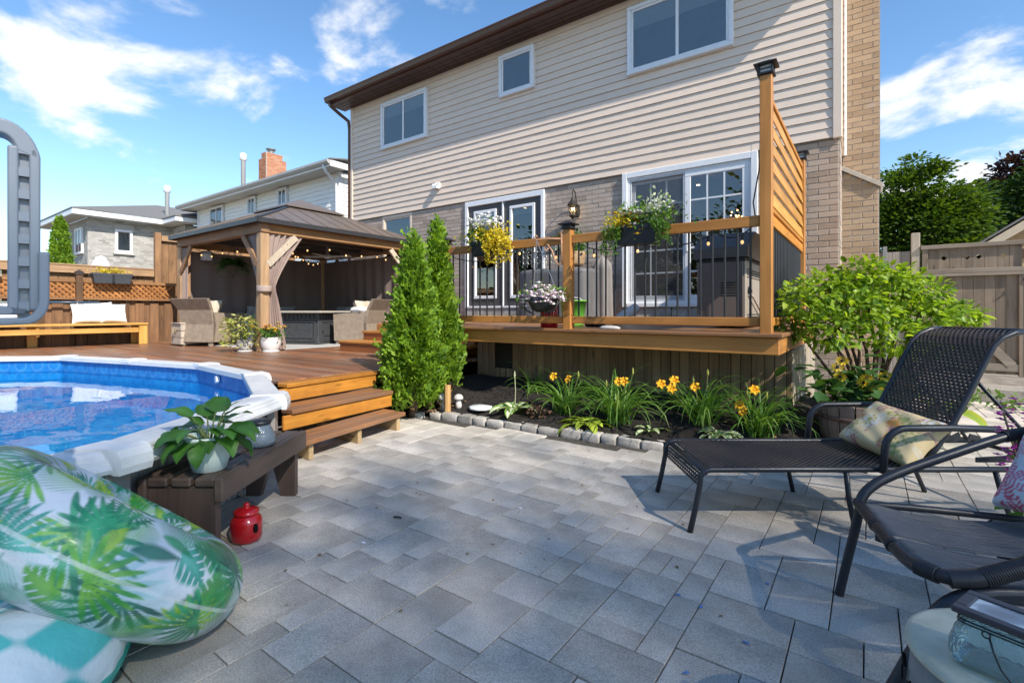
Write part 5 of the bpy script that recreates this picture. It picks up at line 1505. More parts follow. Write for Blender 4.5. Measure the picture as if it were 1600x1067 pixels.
mb = MB(); mb.prism([(gx0-.03,gy0-.03,UD+.735),(gx0-.03,gy0-.03,UD+.84),(gx0+.02,gy0+.05,UD+.99),(gx0+.02,gy1-.02,UD+.99),(gx0-.03,gy1+.03,UD+.84),(gx0-.03,gy1+.03,UD+.735)], (.54,0,0)); obj('hood', mb, plain('grill_hood',(.10,.092,.09),.28,mott=.05,bump=.02), gc)
mb = MB(); mb.tube([(gx1+.005,gy0+.12,UD+.34),(gx1+.03,gy0+.2,UD+.34),(gx1+.03,gy0+.9,UD+.10)], .010, 6); obj('hose', mb, plain('hose_beige',(.5,.42,.34),.5), gc)
mb = MB(); mb.lathe([(.02,0),(.03,.03),(.015,.07),(.001,.08)], (gx1+.012,gy0+.14,UD+.36), 10); obj('knob', mb, black_metal, gc)
# festoon along the rail
ds = thing('string_lights', 'black festoon cable with a few warm bulbs behind the upper deck railing', 'string lights', (-2.4, 4.6, 1.7))
bulb_d = glow('bulb_deck', (1,.55,.22), .8)
light_string(ds, [(-4.19,4.50,1.80),(-3.2,4.55,1.84),(-2.45,4.50,1.86)], 3, .10, bulb_d, .0135, .05)
light_string(ds, [(-2.45,4.50,1.84),(-1.9,4.62,1.80),(-1.1,4.6,1.82),(-.76,4.50,1.86)], 4, .08, bulb_d, .0135, .05)
mb = MB(); mb.tube([(-.76,4.50,1.86),(-.80,4.60,2.05),(-.76,4.65,2.35),(-.735,4.55,2.62),(-.73,4.48,2.75)], .006, 5); obj('lead', mb, black_metal, ds, smooth=True)
# lit twig wreath inside the sliding door
wr = thing('light_wreath', 'orange glowing heap of fairy lights inside the right patio door', 'fairy lights', (-1.55, 8.0, 2.3))
mb = MB()
for q in range(60): mb.ball((-1.55+rng.normal(0,.13),8.0+rng.normal(0,.08),2.42+abs(rng.normal(0,.10))), .009, 5, 4)
obj('bulbs', mb, glow('bulb_fairy',(1,.45,.14),18), wr, kind='stuff')
mb = MB()
for q in range(50):
    p = np.array([-1.55+rng.normal(0,.1),8.0+rng.normal(0,.06),2.38]); d = rdir(1)[0]*.2; d[2] = abs(d[2]); mb.tube([tuple(p),tuple(p+d)], .004, 4)
obj('twigs', mb, plain('twig',(.25,.09,.03),.7), wr, kind='stuff')
mb = MB(); mb.cbox(-1.9,7.85,1.15,-1.2,8.25,2.38,.01); obj('stand', mb, dark_in, wr)
# ------------------------------------------------------------------ patio
def border_y(x): return 3.735 + (x+3.64)*.0855 if x < -1.0 else 3.96+(x+1.0)*.5
k = NT('paver')
v = k.coord((1,1,1))
spk = k.noise(v, 170, 2, .6); blo = k.noise(v, 5, 6, .65); st = k.noise(k.coord((1,1,1), jitter=False), 1.3, 5, .6)
col = k.ramp(blo, [(.25,(.385,.34,.285)),(.5,(.505,.455,.39)),(.78,(.60,.545,.475))])
col = k.mix(k.math('MULTIPLY', k.rnd(), .35), col, (.38,.365,.36))
f = k.n('ShaderNodeMapRange'); k.s(f, From_Min=.34, From_Max=.66, To_Min=.62, To_Max=1.10); k.l(st, f.inputs[0]); col = k.val(col, f.outputs[0])
f2 = k.n('ShaderNodeMapRange'); k.s(f2, From_Min=.3, From_Max=.72, To_Min=.72, To_Max=1.28); k.l(spk, f2.inputs[0]); col = k.val(col, f2.outputs[0])
col = k.val(col, k.randval(.88, 1.10))
k.base(col); k.s(k.p, Roughness=.82, Specular_IOR_Level=.3)
k.bump(k.math('ADD', spk, k.math('MULTIPLY', blo, .8)), .5, .004)
paver_m = k.m
joint_m = plain('joint_sand', (.055,.048,.038), .95, mott=.45, scale=18, bump=.5, jitter=False)
patio = MB(); patio.add([(-4.6,-1.2,-.016),(5.4,-1.2,-.016),(5.4,8.9,-.016),(-4.6,8.9,-.016)], [(0,1,2,3)])
patio = struct(obj('patio', patio, joint_m, org=(0,3,-.016)))
U = .102; X0, Y0, X1, Y1 = -4.4, -.9, 5.2, 8.45
nx, ny = int((X1-X0)/U), int((Y1-Y0)/U)
occ = np.zeros((nx, ny), bool); pr = random.Random(11); rects = []
kinds = [(3,2,9),(2,3,9),(2,2,7),(2,1,2),(1,2,2),(3,3,4)]
for j in range(ny):
    for i in range(nx):
        if occ[i,j]: continue
        pool_ = []
        for (a, b, w_) in kinds:
            if i+a <= nx and j+b <= ny and not occ[i:i+a, j:j+b].any(): pool_ += [(a,b)]*w_
        a, b = pr.choice(pool_) if pool_ else (1,1)
        occ[i:i+a, j:j+b] = True; rects.append((i,j,a,b))
pc = {}
keep = []
for (i,j,a,b) in rects:
    x, y = X0+i*U+a*U/2, Y0+j*U+b*U/2
    if in_pool(x, y, -.16): continue
    if x < -3.62 and y < 3.35 and y > 1.7 and x < -4.0: continue
    if y+b*U/2 > border_y(x)+.03 and x < .32: continue
    f_ = -S36*x+C36*y; r_ = C36*x+S36*y
    vis = f_ > .3 and abs(r_/f_) < 1.12 and (H/f_) < .80
    keep.append((0 if vis else 1, f_, x, y, a, b))
keep.sort(); nind = 0; rest = MB()
for (nv, f_, x, y, a, b) in keep:
    dz = random.uniform(-.0022,.0022)
    if nv == 0 and nind < 300:
        if (a,b) not in pc:
            m_ = MB(); m_.cbox(-a*U/2+.0021,-b*U/2+.0021,-.05,a*U/2-.0021,b*U/2-.0021,0,.0016)
            me = bpy.data.meshes.new('paver'); me.from_pydata(m_.v,[],m_.f); me.materials.append(paver_m); pc[(a,b)] = me
        o = share('paver', pc[(a,b)], patio, (x,y,dz), (random.uniform(-.003,.003),random.uniform(-.003,.003),random.uniform(-.004,.004))); nind += 1
    else: rest.cbox(x-a*U/2+.002,y-b*U/2+.002,-.05,x+a*U/2-.002,y+b*U/2-.002,dz,.004)
k2 = NT('paver_joined'); ge = k2.n('ShaderNodeNewGeometry')
vv = k2.coord((1,1,1), jitter=False); bl = k2.noise(vv, 5, 6, .65)
cc = k2.ramp(bl, [(.25,(.385,.34,.285)),(.5,(.505,.455,.39)),(.78,(.60,.545,.475))])
mr2 = k2.n('ShaderNodeMapRange'); k2.s(mr2, To_Min=.78, To_Max=1.16); k2.l(ge.outputs['Random Per Island'], mr2.inputs[0])
k2.base(k2.val(cc, mr2.outputs[0])); k2.s(k2.p, Roughness=.82, Specular_IOR_Level=.3); k2.bump(k2.noise(vv, 160, 2, .6), .4, .004)
if rest.v: obj('paver_field', rest, k2.m, patio, kind='stuff')

# stone border of the bed
sb = thing('stone_border', 'row of tumbled grey cobbles edging the flower bed', 'border', (-2.4, 3.9, 0))
cob = plain('cobble', (.36,.335,.30), .88, mott=.3, scale=10, bump=.6, var=.18)
x = -3.80; q = 0
while x < -.35:
    L = .15+.09*((q*37) % 10)/10
    y = border_y(x+L/2); hh = .048+.018*((q*13) % 7)/7; sl_a = math.atan(.0855 if x < -1.1 else .5)
    Mx = Matrix.Translation((x+L/2, y+.055, 0)) @ Matrix.Rotation(sl_a+random.uniform(-.05,.05), 4, 'Z') @ Matrix.Rotation(random.uniform(-.04,.04), 4, 'Y')
    def fn(u, v):                                     # rounded, uneven block
        a = 2*math.pi*u; b = math.pi*(v-.5); ex = .26
        sg = lambda t, e: math.copysign(abs(t)**e, t)
        px, py, pz = sg(math.cos(b),ex)*sg(math.cos(a),ex), sg(math.cos(b),ex)*sg(math.sin(a),ex), sg(math.sin(b),ex)
        wob = 1+.06*math.sin(5*px+q)+.06*math.sin(4*py+7*pz+q*2)
        return tuple(Mx @ Vector((px*(L/2-.004)*wob, py*.055*wob, (hh-.04)/2+pz*(hh+.04)/2*wob)))
    m_ = MB(); m_.grid(fn, 16, 8, closeu=True); obj('border_stone', m_, cob, sb, smooth=True)
    x += L; q += 1
m_ = MB(); m_.cbox(-4.02,3.62,-.03,-3.84,3.72,.045,.02); obj('border_stone', m_, cob, sb)

# mulch bed
def mulch_z(x, y):
    t = max(0, min(1, (y-border_y(x)-.06)/1.0))
    z = .05+.24*t*t*(3-2*t)
    if x > -.5: z *= max(.35, 1-(x+.5)*.9)
    return z + .012*math.sin(x*9+y*4)+.01*math.sin(y*13-x*5)
m_ = MB()
def fn(u, v):
    x = -4.25+4.62*u; y = border_y(x)+.04+(5.6-border_y(x))*v
    return (x, y, mulch_z(x, y))
m_.grid(fn, 60, 24)
mul = plain('mulch', (.022,.017,.014), .95, mott=.6, scale=40, bump=1.0, jitter=False)
bed = struct(obj('mulch_bed', m_, mul, smooth=True))
m_ = MB(); m_.add([(.37,5.55,.02),(-.32,5.55,.10),(-.32,8.4,.10),(.37,8.4,.02)], [(0,1,2,3)]); struct(obj('mulch_strip', m_, mul))
N = 7000; xs = rng.uniform(-4.1,.33,N); ys = rng.uniform(3.7,5.5,N); ok = [(y_ > border_y(x_)+.09) and not (x_ < -.6 and y_ > 5.0) for x_, y_ in zip(xs,ys)]
xs, ys = xs[ok], ys[ok]; P = np.array([(x_,y_,mulch_z(x_,y_)+random.uniform(-.002,.012)) for x_, y_ in zip(xs,ys)])
chipm = foliage('mulch_chip', [(.012,.009,.008),(.03,.022,.018),(.06,.042,.032),(.022,.017,.015)], rough=.9, trans=0.0, scale=9)
a = rng.uniform(0,6.28,len(P)); sz = np.c_[rng.uniform(.02,.055,len(P)),rng.uniform(.01,.03,len(P)),np.full(len(P),.02)]
o = clump_mesh('mulch_chips', P, np.c_[np.cos(a),np.sin(a),rng.uniform(-.35,.35,len(P))], np.array([0,0,1.0])+rdir(len(P))*.55, sz, *LEAF2, chipm, kind='stuff')
dl = foliage('dead_leaf', [(.16,.09,.04),(.26,.16,.08),(.12,.07,.035)], rough=.8, trans=.1)
N = 130; xs = np.r_[rng.normal(-3.85,.14,N//2), rng.uniform(-1.0,.3,N//2)]; ys = np.r_[rng.normal(3.9,.13,N//2), rng.uniform(4.0,4.6,N//2)]
P = np.array([(x_,max(y_,border_y(x_)-.05),mulch_z(x_,max(y_,border_y(x_)+.1))+.015) for x_, y_ in zip(xs,ys)])
clump_mesh('fallen_leaves', P, rdir(N)*[1,1,.2], np.array([0,0,1.0])+rdir(N)*.5, rng.uniform(.03,.055,N), *LEAF4, dl, kind='stuff')

# ------------------------------------------------------------------ plants of the bed
def ribbon(mb, base, az, L, wd, lift, curl, n=7, tw=0.0):
    p = Vector(base); el = lift; hd = Vector((math.cos(az), math.sin(az), 0)); sd = Vector((-math.sin(az), math.cos(az), 0))
    vs = []
    for i in range(n+1):
        t = i/n; w_ = wd*(1-t**2.2)*(.55+.45*min(1,t*5))
        vs += [p-sd*w_*.5+Vector((0,0,w_*.25)), p.copy(), p+sd*w_*.5+Vector((0,0,w_*.25))]
        d = hd*math.cos(el)+Vector((0,0,1))*math.sin(el); p = p+d*(L/n); el -= curl*(.4+1.4*t)/n
    fs = []
    for i in range(n):
        q = i*3; fs += [(q,q+1,q+4,q+3),(q+1,q+2,q+5,q+4)]
    mb.add(vs, fs)
dayl = foliage('daylily_leaf', [(.045,.12,.018),(.09,.21,.03),(.16,.30,.06),(.30,.34,.10)], trans=.35, rough=.4)
lily_y = petal('lily_orange', (.85,.43,.02))
stemg = plain('stem_green', (.12,.16,.04), .6)
def daylily(label, x, y, nb, spread, flowers, seed):
    g_ = random.Random(seed); z = mulch_z(x, y)-.01
    t = thing('daylily', label, 'plant', (x,y,z), 'daylilies in the flower bed')
    mb = MB()
    for i in range(nb):
        az = g_.uniform(0,6.28); b = (x+g_.gauss(0,.045), y+g_.gauss(0,.04), z)
        ribbon(mb, b, az, spread*g_.uniform(.8,1.45), g_.uniform(.012,.02), g_.uniform(.75,1.45), g_.uniform(1.5,2.9))
    obj('leaves', mb, dayl, t, kind='stuff')
    for (dx, dy, dz, open_) in flowers:
        dz = dz*g_.uniform(.74,.92); top = Vector((x+dx, y+dy, z+dz))
        mb = MB(); mb.tube([(x+dx*.2,y+dy*.2,z),(x+dx*.6,y+dy*.6,z+dz*.55),tuple(top)], .004, 5); obj('stem', mb, stemg, t)
        mb = MB()
        if open_:
            face = Vector((g_.uniform(-.5,.5), -1, .55)).normalized(); e1 = face.orthogonal().normalized(); e2 = face.cross(e1)
            for q in range(6):
                a = q*math.pi/3; d = e1*math.cos(a)+e2*math.sin(a); s_ = face.cross(d); w_ = .016 if q % 2 else .011; R_ = .043
                pts = [top, top+d*R_*.5+face*.026-s_*w_*.9, top+d*R_*.8+face*.03-s_*w_, top+d*R_*1.12+face*.014, top+d*R_*.8+face*.03+s_*w_, top+d*R_*.5+face*.026+s_*w_*.9, top+d*R_*.6+face*.022]
                mb.add(pts, [(0,1,6),(1,2,6),(2,3,6),(3,4,6),(4,5,6),(5,0,6)])
            mb.ball(top+face*.022, .009, 6, 4)
            obj('flower', mb, lily_y, t)
        else:
            mb.lathe([(.003,-.02),(.010,0),(.008,.03),(.001,.05)], tuple(top), 7); obj('bud', mb, plain('bud_green',(.30,.30,.06),.5), t)
    return t
daylily('daylily clump with two orange blooms, leftmost in the bed under the deck', -2.42, 4.25, 80, .46, [(-.13,-.02,.40,1),(.06,-.05,.42,1),(.12,.02,.46,0)], 1)
daylily('large daylily clump with a folded orange bloom in the middle of the bed', -1.86, 4.22, 120, .56, [(.03,-.05,.46,1),(-.11,-.02,.42,0),(.14,.0,.52,0),(.09,-.06,.45,1)], 2)
daylily('daylily clump with four orange blooms at its left, behind the lounger foot', -1.16, 4.42, 95, .52, [(-.22,-.1,.48,1),(-.33,-.12,.38,1),(-.22,-.18,.37,1),(-.05,-.06,.40,1),(-.10,.05,.47,0),(.03,.02,.50,0)], 3)
daylily('daylily clump with small orange blooms at the right corner of the deck skirt', -.74, 4.50, 95, .50, [(-.03,-.05,.42,1),(-.09,-.1,.27,1),(-.14,-.02,.30,1),(.06,0,.40,0),(-.09,0,.43,0)], 4)
daylily('small flowerless tuft of arching grassy leaves against the skirt', -3.0, 4.55, 26, .36, [], 5)
def hosta(name, label, x, y, z, n, L, W_, m, seed, lift=(.25,1.1), parent_label=None, group=None, stalk=None):
    g_ = random.Random(seed); t = thing(name, label, 'plant', (x,y,z), group)
    for i in range(n):
        az = i*2.4+g_.uniform(-.3,.3); f_ = i/n; el0 = lift[1]+(lift[0]-lift[1])*f_+g_.uniform(-.1,.1)
        l_ = L*g_.uniform(.75,1.15)*(.65+.5*f_); w_ = W_*l_/L
        hd = Vector((math.cos(az),math.sin(az),0)); sd = Vector((-math.sin(az),math.cos(az),0))
        p = Vector((x,y,z)); el = el0+.35; 
        pet = [p.copy()]
        for q in range(4):
            p = p+(hd*math.cos(el)+Vector((0,0,math.sin(el))))*l_*.16*(.7+.8*f_); pet.append(p.copy()); el -= .12
        vs = []; uv = []; nn_ = 8; el -= .15; tw = g_.uniform(-.35,.35)
        for q in range(nn_+1):
            tt = q/nn_; hw = w_*.5*(math.sin(math.pi*min(1,tt*.93+.07)**.75)**.8 if tt < 1 else 0.0)
            upv = (Vector((0,0,1))*math.cos(el)-hd*math.sin(el))
            for c_ in (-1,-.5,0,.5,1):
                cup = .22*abs(c_)*hw + .05*hw*math.sin(tt*14+c_*3)*abs(c_)
                vs.append(p+sd*(c_*hw)+upv*(cup+c_*hw*tw)); uv.append((tt,.5+.5*c_))
            p = p+(hd*math.cos(el)+Vector((0,0,math.sin(el))))*(l_/nn_); el -= 1.5/nn_*(.3+1.2*tt)
        fs = [(q*5+c_, q*5+c_+1, q*5+c_+6, q*5+c_+5) for q in range(nn_) for c_ in range(4)]
        mb = MB(); mb.add(vs, fs); o = obj('leaf', mb, m, t, smooth=True)
        uvl_ = o.data.uv_layers.new(name='UVMap')
        for li, lp in enumerate(o.data.loops): uvl_.data[li].uv = uv[lp.vertex_index]
        mb = MB(); mb.tube(pet, .0035, 5); obj('leaf_stalk', mb, stemg, t, smooth=True)
    if stalk:
        mb = MB(); mb.tube([(x,y,z),(x+.01,y,z+stalk*.6),(x+.0,y,z+stalk)], .004, 5); mb.lathe([(.004,-.04),(.010,-.01),(.007,.015),(.001,.04)], (x,y,z+stalk), 7); obj('flower_stalk', mb, plain('stalk_pale',(.42,.44,.26),.6), t)
    return t
hw_ = leafmat('leaf_white_centre', (.16,.30,.05), (.68,.70,.48)); hl_ = leafmat('leaf_lime', (.34,.44,.03), (.42,.50,.06)); hg_ = leafmat('leaf_edge_cream', (.50,.54,.36), (.07,.18,.05)); hy_ = leafmat('leaf_gold', (.42,.46,.03), (.30,.42,.04))
mz = mulch_z
hosta('hosta', 'white centred hosta with one upright flower stalk at the left of the bed', -2.93, 4.08, mz(-2.93,4.08), 26, .15, .085, hw_, 1, (.15,1.0), stalk=.40)
hosta('hosta', 'lime yellow hosta with blunt leaves close to the cobble border', -2.11, 4.07, mz(-2.11,4.07), 22, .145, .075, hl_, 2, (.05,.8))
hosta('hosta', 'small green hosta with cream leaf edges behind the foot of the lounger', -.99, 4.20, mz(-.99,4.20), 24, .125, .07, hg_, 3, (.1,.9))
hosta('hosta', 'tiny pale hosta seedling between two daylily clumps near the border', -1.54, 4.16, mz(-1.54,4.16), 9, .10, .045, hw_, 4, (.1,.9))
hosta('hosta', 'golden green hosta behind the backrest of the lounger', .30, 5.6, .16, 34, .27, .15, hy_, 5, (.15,1.2))
hosta('hosta', 'golden green hosta at the foot of the chimney behind the shrub', .02, 6.3, .16, 26, .26, .15, hy_, 15, (.15,1.2))
heu = foliage('heuchera', [(.10,.045,.04),(.22,.12,.09),(.16,.15,.07)], trans=.25)
hu = thing('heuchera', 'small bronze pink leaved plant right of the white hosta', 'plant', (-2.66, 4.10, mz(-2.66,4.1)))
N = 60; P = rng.normal(size=(N,3))*np.array([.06,.05,.03])+np.array([-2.66,4.10,mz(-2.66,4.1)+.06]); clump_mesh('foliage', P, rdir(N)+np.array([0,0,.4]), rdir(N)*.6+np.array([0,0,1]), rng.uniform(.035,.055,N), *LEAF4, heu, hu, kind='stuff')
# white stepping stone and toadstools
m_ = MB(); m_.lathe([(.001,.0),(.125,0),(.13,.015),(.12,.028),(.001,.03)], (-3.36,4.06,mz(-3.36,4.06)+.004), 24, wob=lambda a, z: 1+.03*math.sin(9*a))
tag(obj('stepping_stone', m_, plain('stone_white',(.68,.70,.72),.8,mott=.15,scale=20,bump=.4), smooth=True), 'round white plaque stone lying on the mulch near the cedars', 'stone')
msh = plain('toadstool_grey', (.52,.50,.47), .85, mott=.25, scale=22, bump=.3)
for (x, y, s_, lab) in ((-3.72,3.87,1.0,'grey stone toadstool ornament, the bigger of two beside the cedar'),(-3.60,3.97,.8,'grey stone toadstool ornament, the smaller of two beside the cedar')):
    z = mz(x,y)-.01; t = thing('toadstool', lab, 'garden ornament', (x,y,z))
    mb = MB(); mb.lathe([(.035,0),(.046,.03),(.040,.07),(.028,.11),(.024,.13)], (x,y,z), 14, s_, s_); mb.v = [(a,b,z+(c-z)*s_) for a,b,c in mb.v]; obj('stalk', mb, msh, t, smooth=True)
    mb = MB(); mb.lathe([(.02,.115),(.060,.125),(.066,.14),(.055,.17),(.03,.19),(.001,.195)], (x,y,z), 16, s_, s_); mb.v = [(a,b,z+(c-z)*s_) for a,b,c in mb.v]; obj('cap', mb, msh, t, smooth=True)
    mb = MB(); mb.cbox(x-.015*s_, y-.052*s_, z+.01, x+.015*s_, y-.038*s_, z+.055*s_, .006); obj('door', mb, plain('toadstool_door',(.18,.15,.13),.8), t)

# ------------------------------------------------------------------ cedars beside the steps
ced = foliage('cedar', [(.025,.065,.008),(.11,.21,.016),(.22,.36,.028),(.34,.47,.06)], trans=.35, scale=5)
ced_br = foliage('cedar_brown', [(.10,.07,.03),(.20,.13,.06),(.16,.15,.05)], trans=.2)
bark = wood('bark', (.20,.13,.085), (.09,.06,.04), 'z', rough=.9, var=.05, bump=.8)
SPR = ([(0,0,0),(.35,-.20,.03),(.55,-.06,0),(.85,-.24,.05),(1.0,0,-.03),(.85,.24,.05),(.55,.06,0),(.35,.20,.03)], [(0,1,2),(0,2,6),(0,6,7),(2,3,4),(2,4,6),(6,4,5)])
def cedar(label, x, y, z0, hgt, rad, n, seed, low=.06, sparse=.0, lean=(0,0)):
    g_ = np.random.default_rng(seed); t = thing('cedar_tree', label, 'tree', (x,y,z0))
    mb = MB(); mb.tube([(x,y,z0-.1),(x+.01,y,z0+hgt*.3),(x+lean[0]*.7,y+lean[1]*.7,z0+hgt*.85)], [.05,.035,.008], 8); obj('trunk', mb, bark, t, smooth=True)
    # upright sprays grouped on little branches, following a flame-shaped outline
    nb = n//14; h = low+(1-low)*(1-np.sqrt(g_.uniform(0,1,nb)))**.9*1.0
    h = np.clip(g_.beta(1.05,1.55,nb)*(1-low)+low, low, .995)
    prof = rad*np.minimum(1, (1-h)**.92*1.30)*np.where(h < .2, .80+h, 1.0)
    a = g_.uniform(0,6.28,nb); bump_ = 1+.22*np.sin(5*a+h*17)+.15*np.sin(9*a-h*31)
    rr = prof*bump_*np.sqrt(g_.uniform(.35,1,nb))
    B = np.c_[x+lean[0]*h+rr*np.cos(a), y+lean[1]*h+rr*np.sin(a), z0+hgt*h]
    k_ = 14
    P = np.repeat(B, k_, 0)+g_.normal(size=(nb*k_,3))*np.array([.028,.028,.042])
    out = np.repeat(np.c_[np.cos(a),np.sin(a),np.zeros(nb)], k_, 0)
    A = out*.55+np.array([0,0,.9])+g_.normal(size=P.shape)*.45
    clump_mesh('foliage', P, A, np.cross(out, A)+g_.normal(size=P.shape)*.8, g_.uniform(.055,.105,len(P)), *SPR, ced, t, kind='stuff')
    N2 = 240; h2 = g_.uniform(.03,.30,N2); a2 = g_.uniform(0,6.28,N2); r2 = rad*.75*np.sqrt(g_.uniform(.1,1,N2))
    P = np.c_[x+r2*np.cos(a2), y+r2*np.sin(a2), z0+hgt*h2]
    clump_mesh('dry_twigs', P, rdir(N2)+np.array([0,0,.4]), rdir(N2), g_.uniform(.04,.09,N2), *SPR, ced_br, t, kind='stuff')
cedar('bright green cedar beside the deck steps, the left and nearer of two', -3.95, 3.64, .05, 1.86, .30, 8200, 1)
cedar('bright green cedar against the railing post, the right and taller of two', -4.02, 4.06, .12, 2.0, .265, 6400, 2, low=.10)
cedar_stub = None
mb = MB(); mb.tube([(-3.62,3.82,.02),(-3.63,3.83,.34)], .035, 8); tag(obj('tree_stake', mb, wood('stake',(.50,.30,.12),(.32,.18,.07),'z')), 'short orange brown wooden stake between the cedars and toadstools', 'stake')

# ------------------------------------------------------------------ shrub, barrel and rudbeckia
def limb_tree(parent, base, ends, r0, m, name='trunk'):
    mb = MB()
    for e_ in ends:
        b = Vector(base); e_ = Vector(e_); mid = b.lerp(e_, .5)+Vector((random.uniform(-.06,.06),random.uniform(-.06,.06),.04))
        mb.tube([b, b.lerp(mid,.5)+Vector((0,0,.03)), mid, mid.lerp(e_,.6), e_], [r0, r0*.8, r0*.6, r0*.4, r0*.15], 7)
    return obj(name, mb, m, parent, smooth=True)
shrub_leaf = foliage('shrub_leaf', [(.05,.11,.012),(.15,.26,.025),(.28,.40,.045),(.42,.50,.09)], trans=.45, rough=.4)
sx_, sy_ = .0, 5.35
sh_ = thing('shrub', 'airy bright green shrub with bare dark stems in front of the chimney', 'shrub', (sx_, sy_, .12))
lobes = [(-.64,-.1,1.22,.22),(-.40,.0,1.33,.22),(-.02,.05,1.46,.21),(.20,.0,1.36,.26),(.52,.0,1.30,.17),(.86,-.04,1.08,.13),(.68,-.05,1.14,.14),(.40,-.1,1.08,.22),(-.18,-.15,1.14,.25),(-.44,-.15,.96,.24),(.10,-.2,.90,.22),(.42,-.1,.84,.15),(-.15,.2,1.22,.25),(.28,.25,1.16,.25),(-.58,.15,1.0,.18),(.62,.1,.96,.12),(-.2,.0,1.38,.14),(.36,.05,1.40,.12)]
tips = [(sx_+C36*a-S36*b, sy_+S36*a*1.0+C36*b, z) for a, b, z, r_ in lobes]
limb_tree(sh_, (sx_+.02,sy_,.1), tips, .022, wood('shrub_stem', (.13,.075,.055), (.06,.035,.03), 'z', rough=.8))
P = []; A = []
for (tx, ty, tz), (_, _, _, r_) in zip(tips, lobes):
    n_ = int(2300*r_**1.6*4.2/3*1.05); d = rdir(n_)*(r_*rng.uniform(.25,1.0,(n_,1))**.55); d[:,2] *= .72
    P.append(np.array([tx,ty,tz])+d); A.append(d/r_+np.array([0,0,-.25])+rng.normal(size=d.shape)*.5)
P = np.concatenate(P); A = np.concatenate(A)
clump_mesh('foliage', P, A, rdir(len(P))*.5+np.array([0,0,.9]), rng.uniform(.045,.085,len(P)), *LEAF4, shrub_leaf, sh_, kind='stuff')
br = thing('half_barrel', 'weathered half barrel planter sunk in the mulch behind the lounger', 'planter', (-.03, 4.78, .03))
bw_ = wood('barrel_stave', (.34,.235,.18), (.20,.13,.10), 'z', rough=.8, var=.12)
bxc, byc = -.03, 4.80
for q in range(18):
    a0, a1 = q*math.pi/9+.02, (q+1)*math.pi/9-.02; mb = MB()
    ring = []
    for (r_, z) in ((.265,.02),(.305,.20),(.315,.40)):
        ring += [(bxc+r_*math.cos(a0),byc+r_*math.sin(a0),z),(bxc+r_*math.cos((a0+a1)/2)*1.006,byc+r_*math.sin((a0+a1)/2)*1.006,z),(bxc+r_*math.cos(a1),byc+r_*math.sin(a1),z),(bxc+(r_-.022)*math.cos(a1),byc+(r_-.022)*math.sin(a1),z),(bxc+(r_-.022)*math.cos(a0),byc+(r_-.022)*math.sin(a0),z)]
    fs = [(0,1,6,5),(1,2,7,6),(2,3,8,7),(3,4,9,8),(4,0,5,9),(5,6,11,10),(6,7,12,11),(7,8,13,12),(8,9,14,13),(9,5,10,14),(10,11,12,13,14)]
    mb.add(ring, fs); obj('stave', mb, bw_, br)
for z, r_ in ((.12,.292),(.29,.314)):
    mb = MB(); mb.lathe([(r_,z-.018),(r_+.006,z+.018)], (bxc,byc,0), 40); obj('hoop', mb, plain('hoop_rust',(.16,.09,.07),.7,mott=.3), br, smooth=True)
mb = MB(); mb.lathe([(.29,.35),(.001,.36)], (bxc,byc,0), 24); obj('soil', mb, mul, br)
rud = thing('rudbeckia', 'dark leaved plant with yellow black eyed flowers growing in the half barrel', 'plant', (bxc, byc, .36))
rl = foliage('rudbeckia_leaf', [(.025,.07,.02),(.05,.12,.03),(.10,.19,.04)], trans=.25)
N = 210; P = rng.normal(size=(N,3))*np.array([.20,.15,.09])+np.array([bxc-.02,byc-.02,.50]); clump_mesh('foliage', P, rdir(N)*[1,1,.5]+np.array([0,-.1,-.1]), rdir(N)*.4+np.array([0,0,1]), rng.uniform(.10,.17,N), *LEAF4, rl, rud, kind='stuff')
for q in range(9):
    p = (bxc+rng.normal(.03,.11), byc-.10+rng.normal(0,.06), .60+rng.normal(0,.06)); b = MB()
    for i in range(11):
        a = i*.571; d = Vector((math.cos(a),-.35*abs(math.sin(a))-.15,math.sin(a)*.8)); s2 = Vector((-math.sin(a),0,math.cos(a)))*.008
        b.add([Vector(p)+d*.008, Vector(p)+d*.035+s2, Vector(p)+d*.05, Vector(p)+d*.035-s2], [(0,1,2,3)])
    fl = obj('flower', b, yel, rud); b = MB(); b.ball((p[0],p[1]-.012,p[2]), .012, 8, 6); obj('flower_eye', b, plain('eye_brown',(.03,.015,.01),.8), fl)
tc_ = thing('terracotta_shard', 'pale terracotta pot edge sticking up behind the half barrel', 'pot', (.22, 4.95, .2))
mb = MB(); mb.lathe([(.07,0),(.10,.17),(.115,.17),(.115,.21),(.098,.21),(.09,.15),(.001,.13)], (.24,4.92,.20), 20); obj('pot', mb, plain('terracotta_pale',(.55,.42,.34),.85), tc_, smooth=True)
# low weeds at the gate
wd_ = foliage('weed', [(.04,.10,.02),(.09,.18,.03),(.30,.34,.25)], trans=.3)
N = 160; P = np.c_[rng.uniform(.75,1.75,N), rng.normal(7.9,.15,N), rng.uniform(.0,.16,N)]
o = clump_mesh('gate_weeds', P, rdir(N)+np.array([0,0,.4]), rdir(N)+np.array([0,0,.8]), rng.uniform(.05,.10,N), *LEAF2, wd_, kind='stuff')
